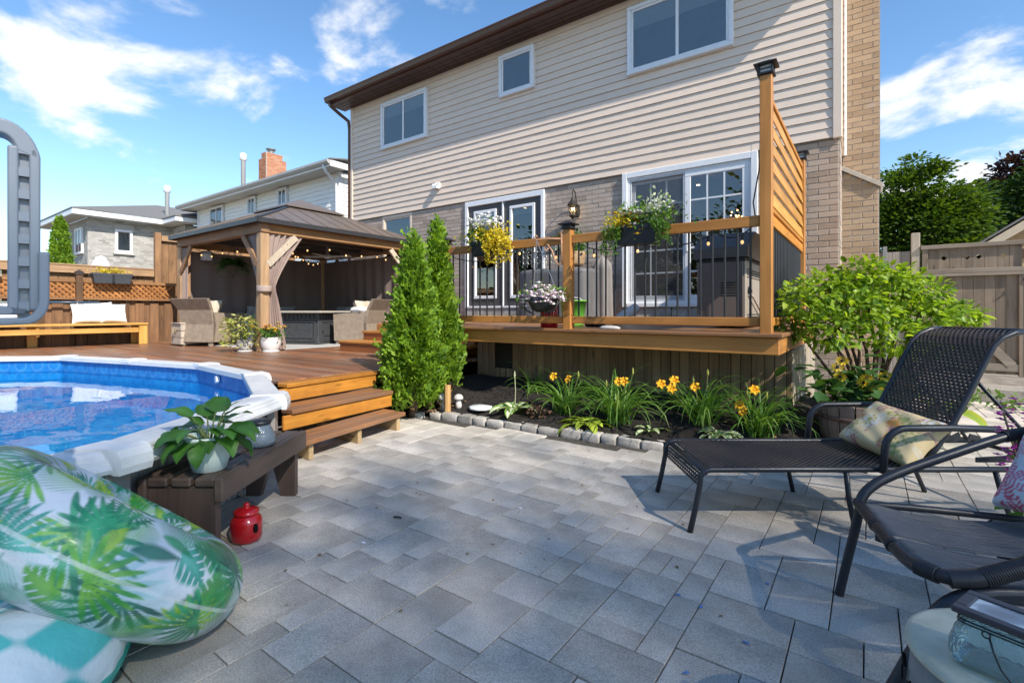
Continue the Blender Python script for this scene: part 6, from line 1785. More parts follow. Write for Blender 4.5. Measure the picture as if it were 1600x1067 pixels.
# ------------------------------------------------------------------ brown bench at the pool
dkw = {}
def dark_wood(ax): return wood('bench_dark', (.115,.078,.062), (.05,.034,.028), ax, rough=.5, var=.12, grain=14, spec=.4)
bn = thing('garden_bench', 'low dark brown plank bench beside the pool wall', 'bench', CW(-1.43, 2.62, 0))
Mb = Matrix(((C36,-S36,0,0),(S36,C36,0,0),(0,0,1,0),(0,0,0,1)))
def cwb(mb): mb.v = [tuple(Mb @ Vector(p)) for p in mb.v]; return mb
BH = .383
bench_m = {}
def bench_obj(name, mb, gr):                      # built in the bench's own frame so that the grain follows the planks
    o = obj(name, mb, dark_wood(gr), None)
    loc = Vector(WORG[o.name]); wl_ = Mb @ loc; o.location = wl_; WORG[o.name] = tuple(wl_)
    po = Vector(WORG[bn.name]); o.parent = bn; o.location = wl_-po; o.rotation_euler = (0,0,R(36)); return o
for q in range(3):
    mb = MB(); x0 = -1.615+q*.105; mb.cbox(x0, 2.17, BH-.04, x0+.088, 3.05-(.02 if q == 0 else 0), BH, .007); bench_obj('seat_board', mb, 'y')
mb = MB(); mb.cbox(-1.316, 2.165, BH-.105, -1.276, 3.055, BH+.001, .006); bench_obj('apron', mb, 'y')
mb = MB(); mb.cbox(-1.655, 2.165, BH-.105, -1.617, 3.03, BH+.001, .006); bench_obj('apron', mb, 'y')
for yy in (2.185, 2.985):
    mb = MB(); xl, xr = -1.615, -1.318; xm = (xl+xr)/2
    mb.prism([(xl,yy,0),(xl+.085,yy,0),(xm,yy,.225),(xr-.085,yy,0),(xr,yy,0),(xr,yy,BH-.041),(xl,yy,BH-.041)], (0,.04,0)); bench_obj('leg_panel', mb, 'z')

# potted hosta on the bench
px_, py_, _ = CW(-1.415, 2.30, 0)
ph = thing('potted_hosta', 'ribbed white pot with big dull green leaves on the dark bench', 'potted plant', (px_, py_, BH))
mb = MB(); mb.lathe([(.062,0),(.068,.004),(.086,.07),(.097,.145),(.103,.15),(.103,.165),(.095,.165),(.088,.12),(.001,.12)], (px_,py_,BH), 72, wob=lambda a, z: 1+.018*abs(math.sin(12*a))); obj('pot', mb, plain('pot_aqua_white',(.56,.66,.62),.4,mott=.04), ph, smooth=True)
hb_ = leafmat('leaf_dull_green', (.055,.16,.024), (.075,.21,.03), trans=.3)
def big_leaf(t, base, az, stem, el, L, W_, m, seed, droop=1.6):
    g_ = random.Random(seed); hd = Vector((math.cos(az),math.sin(az),0)); sd = Vector((-math.sin(az),math.cos(az),0))
    p = Vector(base); pts = [p.copy()]; e_ = el
    for q in range(5): p = p+(hd*math.cos(e_)+Vector((0,0,math.sin(e_))))*stem/5; pts.append(p.copy()); e_ -= .10
    mb = MB(); mb.tube(pts, .0035, 5); obj('leaf_stalk', mb, stemg, t, smooth=True)
    vs = []; uv = []; n_ = 10; e_ -= .35; tw = g_.uniform(-.3,.3)
    for q in range(n_+1):
        tt = q/n_; hw = W_*.5*((math.sin(math.pi*(tt*.96+.04)**.62))**.85 if 0 < tt < 1 else (.25 if tt == 0 else 0.0))
        upv = Vector((0,0,1))*math.cos(e_)-hd*math.sin(e_)
        for c_ in (-1,-.6,-.2,.2,.6,1):
            vs.append(p+sd*(c_*hw)+upv*(.18*abs(c_)*hw+.10*hw*math.sin(tt*13+seed+c_)*abs(c_)+c_*hw*tw)); uv.append((tt,.5+.5*c_))
        p = p+(hd*math.cos(e_)+Vector((0,0,math.sin(e_))))*(L/n_); e_ -= droop/n_*(.4+1.1*tt)
    fs = [(q*6+c_,q*6+c_+1,q*6+c_+7,q*6+c_+6) for q in range(n_) for c_ in range(5)]
    mb = MB(); mb.add(vs, fs); o = obj('leaf', mb, m, t, smooth=True)
    uvl_ = o.data.uv_layers.new(name='UVMap')
    for li, lp in enumerate(o.data.loops): uvl_.data[li].uv = uv[lp.vertex_index]
R36 = R(36)
for i, (az, st_, el, L, W_, dr) in enumerate(((10,.10,.9,.16,.10,1.6),(60,.12,1.1,.15,.09,1.2),(110,.12,1.0,.16,.11,1.4),(160,.12,.8,.17,.10,1.5),(200,.13,.55,.18,.095,1.7),(240,.10,.5,.15,.09,2.0),(285,.09,.45,.15,.085,2.6),(330,.09,.6,.15,.09,2.2),(20,.15,1.3,.13,.07,.9),(180,.16,1.15,.16,.10,1.0),(130,.14,1.25,.14,.09,.8),(345,.14,.75,.17,.09,1.6),(215,.09,.2,.13,.08,1.2),(300,.06,.8,.12,.07,2.4),(40,.17,1.35,.10,.045,.6),(90,.13,.7,.16,.1,1.3),(75,.08,.5,.15,.10,1.4),(135,.09,.6,.15,.10,1.5),(225,.10,.75,.15,.10,1.5),(255,.07,.55,.14,.10,2.0),(0,.08,.9,.14,.09,1.4),(325,.12,.9,.15,.10,1.6),(170,.10,1.3,.14,.10,1.0),(100,.16,1.3,.15,.10,.8),(265,.12,.95,.13,.08,2.0),(0,.10,.4,.15,.08,1.8),(312,.10,1.1,.13,.08,1.9),(190,.12,.35,.15,.08,1.0))):
    big_leaf(ph, (px_+.02*math.cos(R(az)+R36), py_+.02*math.sin(R(az)+R36), BH+.12), R(az)+R36, st_*.9, el+.14, L*.95, W_*1.08, hb_, i, dr*.85)
# crackled glass jar beside it
def crackle(name, tint):
    if name in MATS: return MATS[name]
    k = NT(name); vo = k.n('ShaderNodeTexVoronoi', feature='DISTANCE_TO_EDGE'); k.s(vo, Scale=70); k.l(k.coord(jitter=False), vo.inputs['Vector'])
    b = k.n('ShaderNodeBump'); k.s(b, Strength=.9, Distance=.004); k.l(k.math('ADD', vo.outputs['Distance'], k.noise(k.coord(jitter=False), 35, 3, .6)), b.inputs['Height'])
    t_ = k.n('ShaderNodeBsdfTransparent'); t_.inputs[0].default_value = (*tint, 1)
    g_ = k.n('ShaderNodeBsdfGlossy'); g_.inputs['Roughness'].default_value = .12; k.l(b.outputs[0], g_.inputs['Normal'])
    d_ = k.n('ShaderNodeBsdfDiffuse'); d_.inputs[0].default_value = (tint[0]*.75,tint[1]*.75,tint[2]*.75,1); k.l(b.outputs[0], d_.inputs['Normal'])
    f = k.n('ShaderNodeFresnel'); f.inputs[0].default_value = 1.5; k.l(b.outputs[0], f.inputs['Normal'])
    m1 = k.n('ShaderNodeMixShader'); m1.inputs[0].default_value = .32; k.l(t_.outputs[0], m1.inputs[1]); k.l(d_.outputs[0], m1.inputs[2])
    m2 = k.n('ShaderNodeMixShader'); k.l(f.outputs[0], m2.inputs[0]); k.l(m1.outputs[0], m2.inputs[1]); k.l(g_.outputs[0], m2.inputs[2]); k.l(m2.outputs[0], k.out.inputs[0])
    MATS[name] = k.m; return k.m
jx, jy, _ = CW(-1.385, 2.70, 0)
gj = thing('glass_jar', 'grey blue crackled glass jar with black lid on the bench behind the hosta', 'jar', (jx, jy, BH))
mb = MB(); mb.lathe([(.05,0),(.075,.008),(.082,.03),(.078,.06),(.055,.105),(.05,.125)], (jx,jy,BH), 28); obj('glass_body', mb, crackle('crackle_blue', (.62,.74,.84)), gj, smooth=True)
mb = MB(); mb.lathe([(.056,.122),(.058,.128),(.056,.142),(.001,.146)], (jx,jy,BH), 24); obj('lid', mb, black_metal, gj, smooth=True)
# red ceramic jar
rx, ry, _ = CW(-1.308, 2.42, 0)
rj = thing('red_jar', 'glossy red ceramic jar with knobbed lid standing on the pavers', 'jar', (rx, ry, 0))
red_c = plain('red_ceramic', (.40,.010,.014), .16, mott=.08, bump=.0, coat=.6)
mb = MB(); mb.lathe([(.062,0),(.072,.006),(.078,.02),(.078,.095),(.074,.108),(.060,.122),(.056,.128)], (rx,ry,0), 32, 1.0, .9); obj('body', mb, red_c, rj, smooth=True)
mb = MB(); mb.lathe([(.060,.128),(.063,.134),(.062,.146),(.045,.154),(.018,.158),(.012,.163),(.016,.170),(.014,.178),(.001,.183)], (rx,ry,0), 28, 1.0, .9); obj('lid', mb, red_c, rj, smooth=True)
cx2, cy2, _ = CW(-1.308+.070, 2.42-.045, 0)
mb = MB()
for q in range(6):
    a = q*math.pi/3; mb.ball((cx2, cy2, .075), .012, 8, 6, 1.9)
obj('cut_out', mb, plain('slot_black',(.004,.004,.004),.9), rj)

# ------------------------------------------------------------------ inflatable rings
def set_print(o, cols):
    ca = o.data.color_attributes.new(name='print', type='FLOAT_COLOR', domain='POINT')
    c = np.ones((len(cols),4), np.float32); c[:,:3] = cols; ca.data.foreach_set('color', c.ravel())
def torus(c, n_, Rm, rm, nu, nv, sq=.92):
    n_ = Vector(n_).normalized(); e1 = n_.orthogonal().normalized(); e2 = n_.cross(e1); c = Vector(c)
    return c, n_, e1, e2
def ring_float(name, label, c, n_, Rm, rm, printer, nu=560, nv=190, ref=None, wr=1.0):
    c = Vector(c); n_ = Vector(n_).normalized(); e1 = (Vector(ref)-n_*n_.dot(Vector(ref))).normalized(); e2 = n_.cross(e1)
    u = np.linspace(0, 2*np.pi, nu, endpoint=False); v = np.linspace(0, 2*np.pi, nv, endpoint=False)
    Ug, Vg = np.meshgrid(u, v, indexing='ij')
    seam = np.exp(-(np.minimum(np.abs(Vg), 2*np.pi-np.abs(Vg))/.10)**2)
    seam2 = np.exp(-((Vg-np.pi)/.16)**2)
    wob = 1+wr*(.010*np.sin(23*Ug+2*np.sin(3*Ug))*seam*1.2 + .012*np.sin(31*Ug+1.5*np.sin(5*Ug))*np.exp(-((Vg-2.4)/.7)**2) + .006*np.sin(47*Ug)*seam) - .016*seam
    r_ = rm*wob
    rad = Rm+r_*np.cos(Vg); hgt = r_*np.sin(Vg)*.96
    E1, E2, N_ = np.array(e1), np.array(e2), np.array(n_)
    P = np.array(c)+(rad*np.cos(Ug))[...,None]*E1+(rad*np.sin(Ug))[...,None]*E2+hgt[...,None]*N_
    mb = MB(); mb.v = [tuple(p) for p in P.reshape(-1,3)]
    idx = np.arange(nu*nv).reshape(nu,nv)
    mb.f = [tuple(q) for q in np.stack([idx, np.roll(idx,-1,0), np.roll(np.roll(idx,-1,0),-1,1), np.roll(idx,-1,1)], -1).reshape(-1,4)]
    t = thing(name, label, 'pool float', tuple(c))
    o = obj('tube', mb, vcol('vinyl_print', .40, .28, .5, .08, wrinkle=(26,26,26)), t, smooth=True)
    cols = printer(Ug, Vg, Rm, rm).reshape(-1,3)
    # translucent weld line along the seam
    sm = (seam > .93).reshape(-1)
    cols[sm] = cols[sm]*.55+.36
    set_print(o, cols.astype(np.float32))
    # air valve
    a = 4.1; vp = c+e1*((Rm-rm*.55)*math.cos(a))+e2*((Rm-rm*.55)*math.sin(a))+n_*rm*.82
    b = MB(); b.lathe([(.016,0),(.014,.012),(.001,.014)], tuple(vp), 12); obj('air_valve', b, plain('valve_clear',(.6,.66,.68),.3), t)
    return t
def palm_print(Ug, Vg, Rm, rm):
    """tropical leaves painted on white vinyl, in metres along (s) and across (q) the tube, with soft edges"""
    s = Ug*(Rm+rm*.5); q = ((Vg+1.9) % (2*np.pi))*rm
    Ls = 2*np.pi*(Rm+rm*.5); Lq = 2*np.pi*rm
    col = np.empty(s.shape+(3,)); col[:] = (.64,.68,.72)
    g_ = random.Random(4)
    soft = lambda d, w: np.clip(.5+d/w, 0, 1)
    wash = soft(np.sin(s*7+2*np.sin(q*9))*np.sin(q*9+1.3*np.sin(s*6))-.35, .5)
    col = col*(1-.35*wash[...,None])+.35*wash[...,None]*np.array([.40,.66,.66])
    cols = [((.008,.17,.085),(.05,.36,.16)), ((.08,.32,.02),(.40,.56,.05)), ((.01,.26,.19),(.10,.46,.36)), ((.03,.28,.03),(.20,.48,.06)), ((.16,.46,.44),(.36,.62,.60)), ((.005,.08,.055),(.03,.20,.12))]
    lv = []
    for L_ in range(430):
        lv.append((g_.uniform(0,Ls), g_.uniform(0,Lq), g_.uniform(0,6.28), g_.uniform(.075,.155), g_.choice((0,1,2,3,3,5,0,0,4,1,5)), g_.choice(('palm','palm','monstera','fan','blade'))))
    lv.sort(key=lambda t: 0 if t[4] == 4 else 1)
    for (s0, q0, a, L, ci, kd) in lv:
        ds = (s-s0+Ls/2) % Ls-Ls/2; dq = (q-q0+Lq/2) % Lq-Lq/2
        box = (np.abs(ds) < L*1.25) & (np.abs(dq) < L*1.25)
        ii = np.nonzero(box)
        if len(ii[0]) == 0: continue
        ds = ds[ii]; dq = dq[ii]
        x = (ds*math.cos(a)+dq*math.sin(a))/L; y = (-ds*math.sin(a)+dq*math.cos(a))/L
        y = y+.22*x*x; ay = np.abs(y); e_ = .0035/L*2
        if kd == 'palm':
            ph_ = (x-ay*1.15)*8.5; tri = np.abs((ph_ % 1)-.5); ln = .60*np.sqrt(np.clip(1-(2*np.clip(x,0,1)-.9)**2,0,1))
            msk = soft(.34-.30*np.clip(ay/(ln+1e-6),0,1)-tri, e_*14)*soft(ln-ay, e_*2)*soft(x, e_)*soft(1.05-x, e_)
            msk = np.maximum(msk, soft(.016-ay, e_)*soft(x+.15, e_)*soft(1-x, e_))
        elif kd == 'monstera':
            w_ = .50*np.clip(np.sin(np.pi*np.clip(x,0,1)**.7),0,1); ph_ = (x-ay*.6)*5; tri = np.abs((ph_ % 1)-.5)
            cutm = soft(tri-.38, .10)*soft(ay-.30*w_, .05)
            msk = soft(w_-ay, e_*2)*(1-cutm)*soft(x, e_)*soft(1-x, e_)
        elif kd == 'fan':
            r_ = np.hypot(x, y); an = np.arctan2(y, x); tri = np.abs(((an*3.2) % 1)-.5)
            msk = soft(.42*(1-r_**2)+.06-tri, .10)*soft(1-r_, e_*2)*soft(1.9-np.abs(an), .1)
        else:
            w_ = .17*np.clip(np.sin(np.pi*np.clip(x,0,1)**.8),0,1); msk = soft(w_-ay, e_*2)*soft(x, e_)*soft(1-x, e_)
        t_ = np.clip(.5+.45*np.sin(x*4+ay*7+s0*7), 0, 1)
        c0, c1_ = np.array(cols[ci][0]), np.array(cols[ci][1])
        cc_ = c0+(c1_-c0)*t_[...,None]
        msk = msk*(.5 if ci == 4 else .92)
        col[ii] = col[ii]*(1-msk[...,None])+cc_*msk[...,None]
    return col
def check_print(Ug, Vg, Rm, rm):
    a = (Ug+.25*np.sin(Vg))*18/(2*np.pi); b = (Vg+.35)*8/(2*np.pi)
    sq_ = np.sin(np.pi*a)*np.sin(np.pi*b); ck = np.clip(.5+sq_*9, 0, 1)[...,None]
    teal = np.array([.10,.50,.48]); wh = np.array([.66,.73,.74])
    col = teal*(1-ck)+wh*ck
    low = ((Vg % (2*np.pi)) > np.pi*1.12)[...,None]
    return np.where(low, np.array([.02,.44,.36]), col)
fl1 = CW(-1.405, 1.68, .33)
Av = Vector(CW(-.91,.0,.41)).normalized()
vd = (Vector(fl1)-Vector((0,0,H))).normalized()
n0 = Av.cross(vd).normalized()
if n0.z < 0: n0 = -n0
nf = (n0*math.cos(R(7))-vd*math.sin(R(7))).normalized()
ring_float('leaf_print_float', 'white inflatable ring with green tropical leaf print leaning on the pool', fl1, nf, .335, .160, palm_print, 700, 250, ref=Av)
fl2 = CW(-1.62, 1.27, .20)
ring_float('checkered_float', 'teal and white checkered inflatable ring lying in the bottom left corner', fl2, Vector((.12,.1,1)), .33, .19, check_print, nu=360, nv=160, ref=(1,0,0), wr=1.6)

# ------------------------------------------------------------------ pool ladder in the left foreground
ldr = thing('pool_ladder', 'grey moulded plastic ladder rail with square recesses above the pool', 'ladder', CW(-1.30, 1.28, RZ))
lad = plain('ladder_grey', (.27,.30,.34), .45, mott=.04, scale=8, bump=.03)
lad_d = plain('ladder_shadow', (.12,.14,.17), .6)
DL = 1.20                                                # distance ahead
def L2(u, v): return ((u-800)/768*DL, 1.12+(487-v)/768*DL)
def LW(r, dd, z):
    t = (r+1.19)*.707; return CW(-1.19+.707*t-.704*dd, DL+.707*t+.71*dd, z-.038)
def lad_prism(name, poly, d0, d1, m=lad):
    # the ladder face is turned square to a viewer standing at the patio's edge
    mb = MB(); pts = [LW(r, d0, z) for r, z in poly]; e_ = Vector(LW(0, d1, 0))-Vector(LW(0, d0, 0)); mb.prism(pts, e_); o = obj(name, mb, m, ldr)
    if name in ('upright','foot','cross_bar','top_bend'):
        bv = o.modifiers.new('rounded_edges','BEVEL'); bv.width = .0055; bv.segments = 3; bv.limit_method = 'ANGLE'; bv.angle_limit = R(40)
    return o
x_in, x_out, x_ch = -1.225, -1.149, -1.186
zb, zt = 1.163, 1.560
# upright: two ledges with a recessed channel and cross ribs between the pockets
lad_prism('upright', [(-1.232,zb),(-1.204,zb),(-1.204,zt),(-1.232,zt)], 0, .06)
lad_prism('upright', [(-1.179,1.16),(-1.150,1.16),(-1.150,zt-.02),(-1.156,zt),(-1.179,zt)], 0, .06)
lad_prism('channel_floor', [(-1.206,zb-.02),(-1.177,zb-.02),(-1.177,zt),(-1.206,zt)], .016, .030)
np_ = 8
for q in range(np_):
    zc = 1.118+.0547*q+.022
    lad_prism('rib', [(-1.205,zc+.020),(-1.178,zc+.020),(-1.178,zc+.042),(-1.205,zc+.042)], .001, .020)
# curved foot and bottom bar
def arc(cx_, cz_, r0, a0, a1, n=10): return [(cx_+r0*math.cos(a0+(a1-a0)*i/n), cz_+r0*math.sin(a0+(a1-a0)*i/n)) for i in range(n+1)]
lad_prism('foot', [(-1.156,1.306),(-1.127,1.306),(-1.127,1.20)]+arc(-1.187,1.187,.060,0,-math.pi/2)[1:]+[(-1.50,1.118),(-1.50,1.143),(-1.20,1.143)]+arc(-1.200,1.187,.044,-math.pi/2,0)[1:]+[(-1.156,1.20)], -.012, .07)
lad_prism('cross_bar', [(-1.50,1.150),(-1.205,1.150),(-1.205,1.158),(-1.235,1.172),(-1.50,1.185)], .0, .06)
lad_prism('recess_shade', [(-1.222,1.153),(-1.19,1.153),(-1.185,1.164),(-1.215,1.166)], -.003, .01, lad_d)  # dark piece on the bar's face, the shade of a recess as colour
lad_prism('top_bend', arc(-1.25,1.52,.101,.1,math.pi/2)+[(-1.50,1.625),(-1.50,1.588)]+arc(-1.25,1.545,.04,math.pi/2,.1)[0:], .0, .06)
mb = MB(); mb.tube([LW(-1.50,.03,1.60), LW(-1.95,.05,1.2), LW(-2.05,.05,.2)], .022, 10); obj('support_tube', mb, lad, ldr)

# ------------------------------------------------------------------ chaise lounge
cl = thing('chaise_lounge', 'black woven lounger with raised back in front of the flower bed', 'lounge chair', CW(1.75, 2.77, 0))
tube_m = plain('lounger_tube', (.020,.022,.028), .38, mott=.1, bump=.02)
D0, D1 = 2.50, 3.06
def sd_tube(name, pts, r_=.0145, n=10):
    mb = MB(); mb.tube([CW(*p) for p in pts], r_, n); return obj(name, mb, tube_m, cl, smooth=True)
for d in (D0, D1):
    P = [(.905,d,0),(.935,d,.13),(.955,d,.235)]+[(1.01-.055*math.cos(t),d,.262+.055*math.sin(t)) for t in (.4,.8,1.2,1.57)]+[(1.4,d,.318),(2.0,d,.318),(2.86,d,.318),(2.93,d,.30)]
    sd_tube('side_rail', P)
    sd_tube('leg', [(1.70,d,.305),(1.715,d,.16),(1.75,d,0)], .013)
    sd_tube('leg', [(2.46,d,.305),(2.50,d,.16),(2.57,d,0)], .013)
    dd = d+(-.035 if d == D0 else .035)
    A = [(1.86,dd,.31),(1.87,dd,.42)]+[(1.975-.105*math.cos(t),dd,.43+.105*math.sin(t)) for t in (.3,.65,1.0,1.35,1.57)]+[(2.2,dd,.537),(2.42,dd,.53),(2.50,dd,.505),(2.535,dd,.45),(2.545,dd,.33)]
    sd_tube('armrest', A, .0175)
back = [(2.10,.325),(2.18,.42),(2.275,.56),(2.36,.72),(2.43,.86),(2.475,.945),(2.52,.985),(2.58,1.01),(2.66,1.018)]
for d in (D0+.025, D1-.025): sd_tube('back_tube', [(r_,d,z) for r_, z in back], .0145)
sd_tube('cross_tube', [(.985,D0,.30),(.985,D1,.30)], .012); sd_tube('cross_tube', [(2.66,D0+.025,1.018),(2.66,D1-.025,1.018)], .013); sd_tube('cross_tube', [(2.86,D0,.318),(2.86,D1,.318)], .012)
for d in (D0+.06, D1-.06):
    sd_tube('back_strut', [(2.40,d,.78),(2.66,d,.50),(2.78,d,.34)], .009)
    mb = MB(); mb.prism([CW(2.42,d,.335),CW(2.86,d,.335),CW(2.86,d,.36),CW(2.80,d,.375),CW(2.79,d,.355),CW(2.74,d,.355),CW(2.73,d,.385),CW(2.69,d,.365),CW(2.64,d,.365),CW(2.62,d,.395),CW(2.58,d,.37),CW(2.42,d,.36)], Vector(CW(0,.008,0))); obj('ratchet', mb, tube_m, cl)
# woven strands: one surface for the seat, one for the back
weave_m = plain('weave_dark', (.065,.055,.05), .42, mott=.35, scale=60, bump=.05)
def weave(name, path, d0, d1, nl, pitch):
    P = np.array(path, float); seg = np.hypot(*np.diff(P,axis=0).T); cum = np.r_[0,np.cumsum(seg)]; T = cum[-1]
    nc = int(T/pitch); ss = np.linspace(0,T,nc*2+1); pr_ = np.interp(ss,cum,P[:,0]); pz_ = np.interp(ss,cum,P[:,1])
    tr_ = np.gradient(pr_); tz_ = np.gradient(pz_); L = np.hypot(tr_,tz_); nr_, nz2 = -tz_/L, tr_/L
    mb = MB(); dw = (d1-d0)/nl
    for i in range(nl):                              # lengthwise bands, over and under
        for c_ in (0,):
            da, db = d0+dw*(i+.12), d0+dw*(i+.88); vs = []
            for q in range(len(ss)):
                h = .0032*math.sin(q*math.pi/2+math.pi*(i % 2)+math.pi/4)*1.4
                vs += [CW(pr_[q]+nr_[q]*h, da, pz_[q]+nz2[q]*h), CW(pr_[q]+nr_[q]*h, db, pz_[q]+nz2[q]*h)]
            mb.add(vs, [(q*2,q*2+1,q*2+3,q*2+2) for q in range(len(ss)-1)])
    for c_ in range(nc):                             # crosswise strands
        q = c_*2+1
        if q >= len(ss)-1: break
        w_ = pitch*.40; vs = []
        for i in range(nl+1):
            d = d0+dw*i; h = .0034*(1 if (i+c_) % 2 else -1)
            for s_ in (-1,1):
                vs.append(CW(pr_[q]+tr_[q]/L[q]*w_*s_+nr_[q]*h, d, pz_[q]+tz_[q]/L[q]*w_*s_+nz2[q]*h))
        mb.add(vs, [(i*2,i*2+1,i*2+3,i*2+2) for i in range(nl)])
    return obj(name, mb, weave_m, cl, kind='stuff')
weave('seat_weave', [(.955,.225),(.965,.262),(.985,.295),(1.02,.322),(1.1,.328),(1.5,.318),(1.9,.316),(2.14,.322)], D0+.012, D1-.012, 38, .017)
weave('back_weave', back, D0+.036, D1-.036, 34, .019)
# yellow floral cushion
def floral(name, n=96, m=72, base=(.74,.57,.31), seed=3):
    g_ = random.Random(seed); u, v = np.meshgrid(np.linspace(0,1,n+1), np.linspace(0,1,m+1), indexing='ij')
    x, y = u*1.55, v; col = np.empty(u.shape+(3,)); col[:] = base
    pal = [(.72,.70,.66),(.48,.20,.18),(.30,.33,.12),(.62,.25,.06),(.74,.68,.55),(.42,.20,.22),(.28,.28,.07)]
    for i in range(46):
        x0, y0, R_ = g_.uniform(0,1.55), g_.uniform(0,1), g_.uniform(.07,.17); k_ = g_.choice((5,6,8)); ph_ = g_.uniform(0,6)
        dx, dy = x-x0, y-y0; r_ = np.hypot(dx,dy)/R_; a = np.arctan2(dy,dx)
        if i % 3 < 2: ins = r_ < .45+.5*np.abs(np.cos(k_*a/2+ph_)); 
        else:
            c_, s_ = math.cos(ph_), math.sin(ph_); ins = ((dx*c_+dy*s_)/R_)**2+((-dx*s_+dy*c_)/(R_*.35))**2 < 1
        cc_ = np.array(pal[i % len(pal)]); al = .92*(.6+.4*np.sin(r_*9+ph_))
        col = np.where(ins[...,None], col*(1-al[...,None])+cc_*al[...,None], col)
    return col
def printed_pillow(name, label, c, ex, ey, n_, th, col, nu, nv, m):
    mb = MB(); pillow_fn(mb, c, ex, ey, n_, th, nu, nv, .34)
    o = obj(name, mb, m, smooth=True); tag(o, label, 'cushion')
    set_print(o, np.concatenate([col.reshape(-1,3), col.reshape(-1,3)])); return o
pc_ = floral('y')
printed_pillow('floral_cushion', 'yellow floral print cushion on the black lounger', CW(2.10,2.72,.452), Vector(CW(.02,-.235,-.02)), Vector(CW(.125,.015,.10)), Vector(CW(-.62,-.1,.78)), .062, pc_, 96, 72, vcol('cushion_print', .85, .1, .2))

# ------------------------------------------------------------------ wicker armchair in the right foreground
ac = thing('patio_chair', 'black chair with corded seat and wrapped rim at the right edge', 'chair', CW(1.5, 1.65, 0))
wrap_m = plain('chair_wrap', (.026,.022,.024), .42, mott=.25, scale=50, bump=.1)
def ct(name, pts, r_=.017, m=tube_m, n=10):
    def sm(P, it=3):
        P = [Vector(p) for p in P]
        for _ in range(it):
            Q = [P[0]]
            for a, b in zip(P[:-1], P[1:]): Q += [a.lerp(b,.25), a.lerp(b,.75)]
            Q.append(P[-1]); P = Q
        return P
    mb = MB(); mb.tube([CW(*p) for p in sm(pts)], r_, n); return obj(name, mb, m, ac, smooth=True)
zs = .37
FL = (1.345,1.90,zs); FR = (1.21,1.42,zs-.005); BLc = (1.98,1.86,.335); BRc = (1.93,1.26,.335)
rimp = [(1.98,1.84,.335),(1.7,1.885,.352),(1.42,1.915,zs),(1.335,1.875,zs+.004),(1.29,1.76,zs),(1.245,1.62,zs-.003),(1.20,1.48,zs-.004),(1.215,1.395,zs-.002),(1.30,1.345,zs),(1.5,1.33,zs+.03)]
ct('seat_rim', [(1.98,1.84,.335),(1.7,1.885,.352),(1.42,1.915,zs),(1.34,1.885,zs+.004)], .014)
ct('seat_rim', [(1.345,1.91,zs+.01),(1.325,1.85,zs+.002),(1.285,1.74,zs-.002),(1.235,1.60,zs-.006),(1.195,1.47,zs-.006),(1.215,1.395,zs),(1.27,1.365,zs+.004)], .020, wrap_m, 12)
# arms
ct('armrest', [(1.335,1.895,zs),(1.365,1.90,zs+.06),(1.46,1.905,zs+.115),(1.70,1.91,zs+.195),(1.93,1.92,zs+.265),(2.02,1.92,.648)], .018)
ct('armrest', [(1.23,1.385,zs-.002),(1.30,1.36,zs+.012),(1.40,1.345,zs+.05),(1.55,1.33,zs+.12),(1.80,1.31,zs+.20),(2.0,1.30,zs+.26)], .024, wrap_m, 12)
# wrapping turns
def turns(pts, n, r_, name='wrapping'):
    mb = MB(); P = [Vector(CW(*p)) for p in pts]; cum = [0]
    for a, b in zip(P[:-1],P[1:]): cum.append(cum[-1]+(b-a).length)
    for q in range(n):
        s = cum[-1]*(q+.5)/n; i = max(j for j in range(len(P)-1) if cum[j] <= s+1e-9); t = (s-cum[i])/(cum[i+1]-cum[i]); c = P[i].lerp(P[i+1],t); d = (P[i+1]-P[i]).normalized(); o1 = d.orthogonal().normalized(); o2 = d.cross(o1)
        mb.tube([c+o1*r_*math.cos(k*.785)+o2*r_*math.sin(k*.785) for k in range(8)], .0032, 5, closed=True)
    return obj(name, mb, wrap_m, ac, smooth=True, kind='stuff')
turns([(1.30,1.36,zs+.014),(1.40,1.345,zs+.05),(1.55,1.33,zs+.12),(1.80,1.31,zs+.20),(2.0,1.30,zs+.26)], 120, .0235)
turns([(1.92,1.92,.632),(2.02,1.92,.650)], 12, .021)
turns([(1.285,1.74,zs-.002),(1.279,1.72,zs-.002)], 3, .021); turns([(1.235,1.60,zs-.005),(1.228,1.58,zs-.005)], 3, .021); turns([(1.20,1.455,zs-.004),(1.215,1.40,zs)], 14, .022)
# legs
ct('leg', [(1.35,1.90,zs+.02),(1.335,1.91,.28),(1.315,1.93,.14),(1.298,1.95,0)], .0165)
ct('leg', [(1.42,1.345,zs-.02),(1.29,1.36,zs-.025),(1.20,1.375,zs-.07),(1.15,1.385,.19),(1.06,1.40,0)], .020)
ct('side_rail', [(1.30,1.365,zs-.035),(1.6,1.33,zs-.06),(2.0,1.29,zs-.10)], .016)
mb = MB(); mb.prism([CW(1.985,1.90,.66),CW(2.045,1.90,.655),CW(2.09,1.90,.40),CW(2.16,1.90,.0),CW(2.11,1.90,.0),CW(2.03,1.90,.40),CW(1.99,1.90,.56)], Vector(CW(0,.035,0))); obj('rear_leg', mb, tube_m, ac)
mb = MB(); mb.prism([CW(2.02,1.28,.66),CW(2.08,1.28,.655),CW(2.13,1.28,.40),CW(2.20,1.28,.0),CW(2.15,1.28,.0),CW(2.07,1.28,.40)], Vector(CW(0,.035,0))); obj('rear_leg', mb, tube_m, ac)
ct('foot_pad', [(1.352,1.80,.325),(1.345,1.80,.28)], .014)
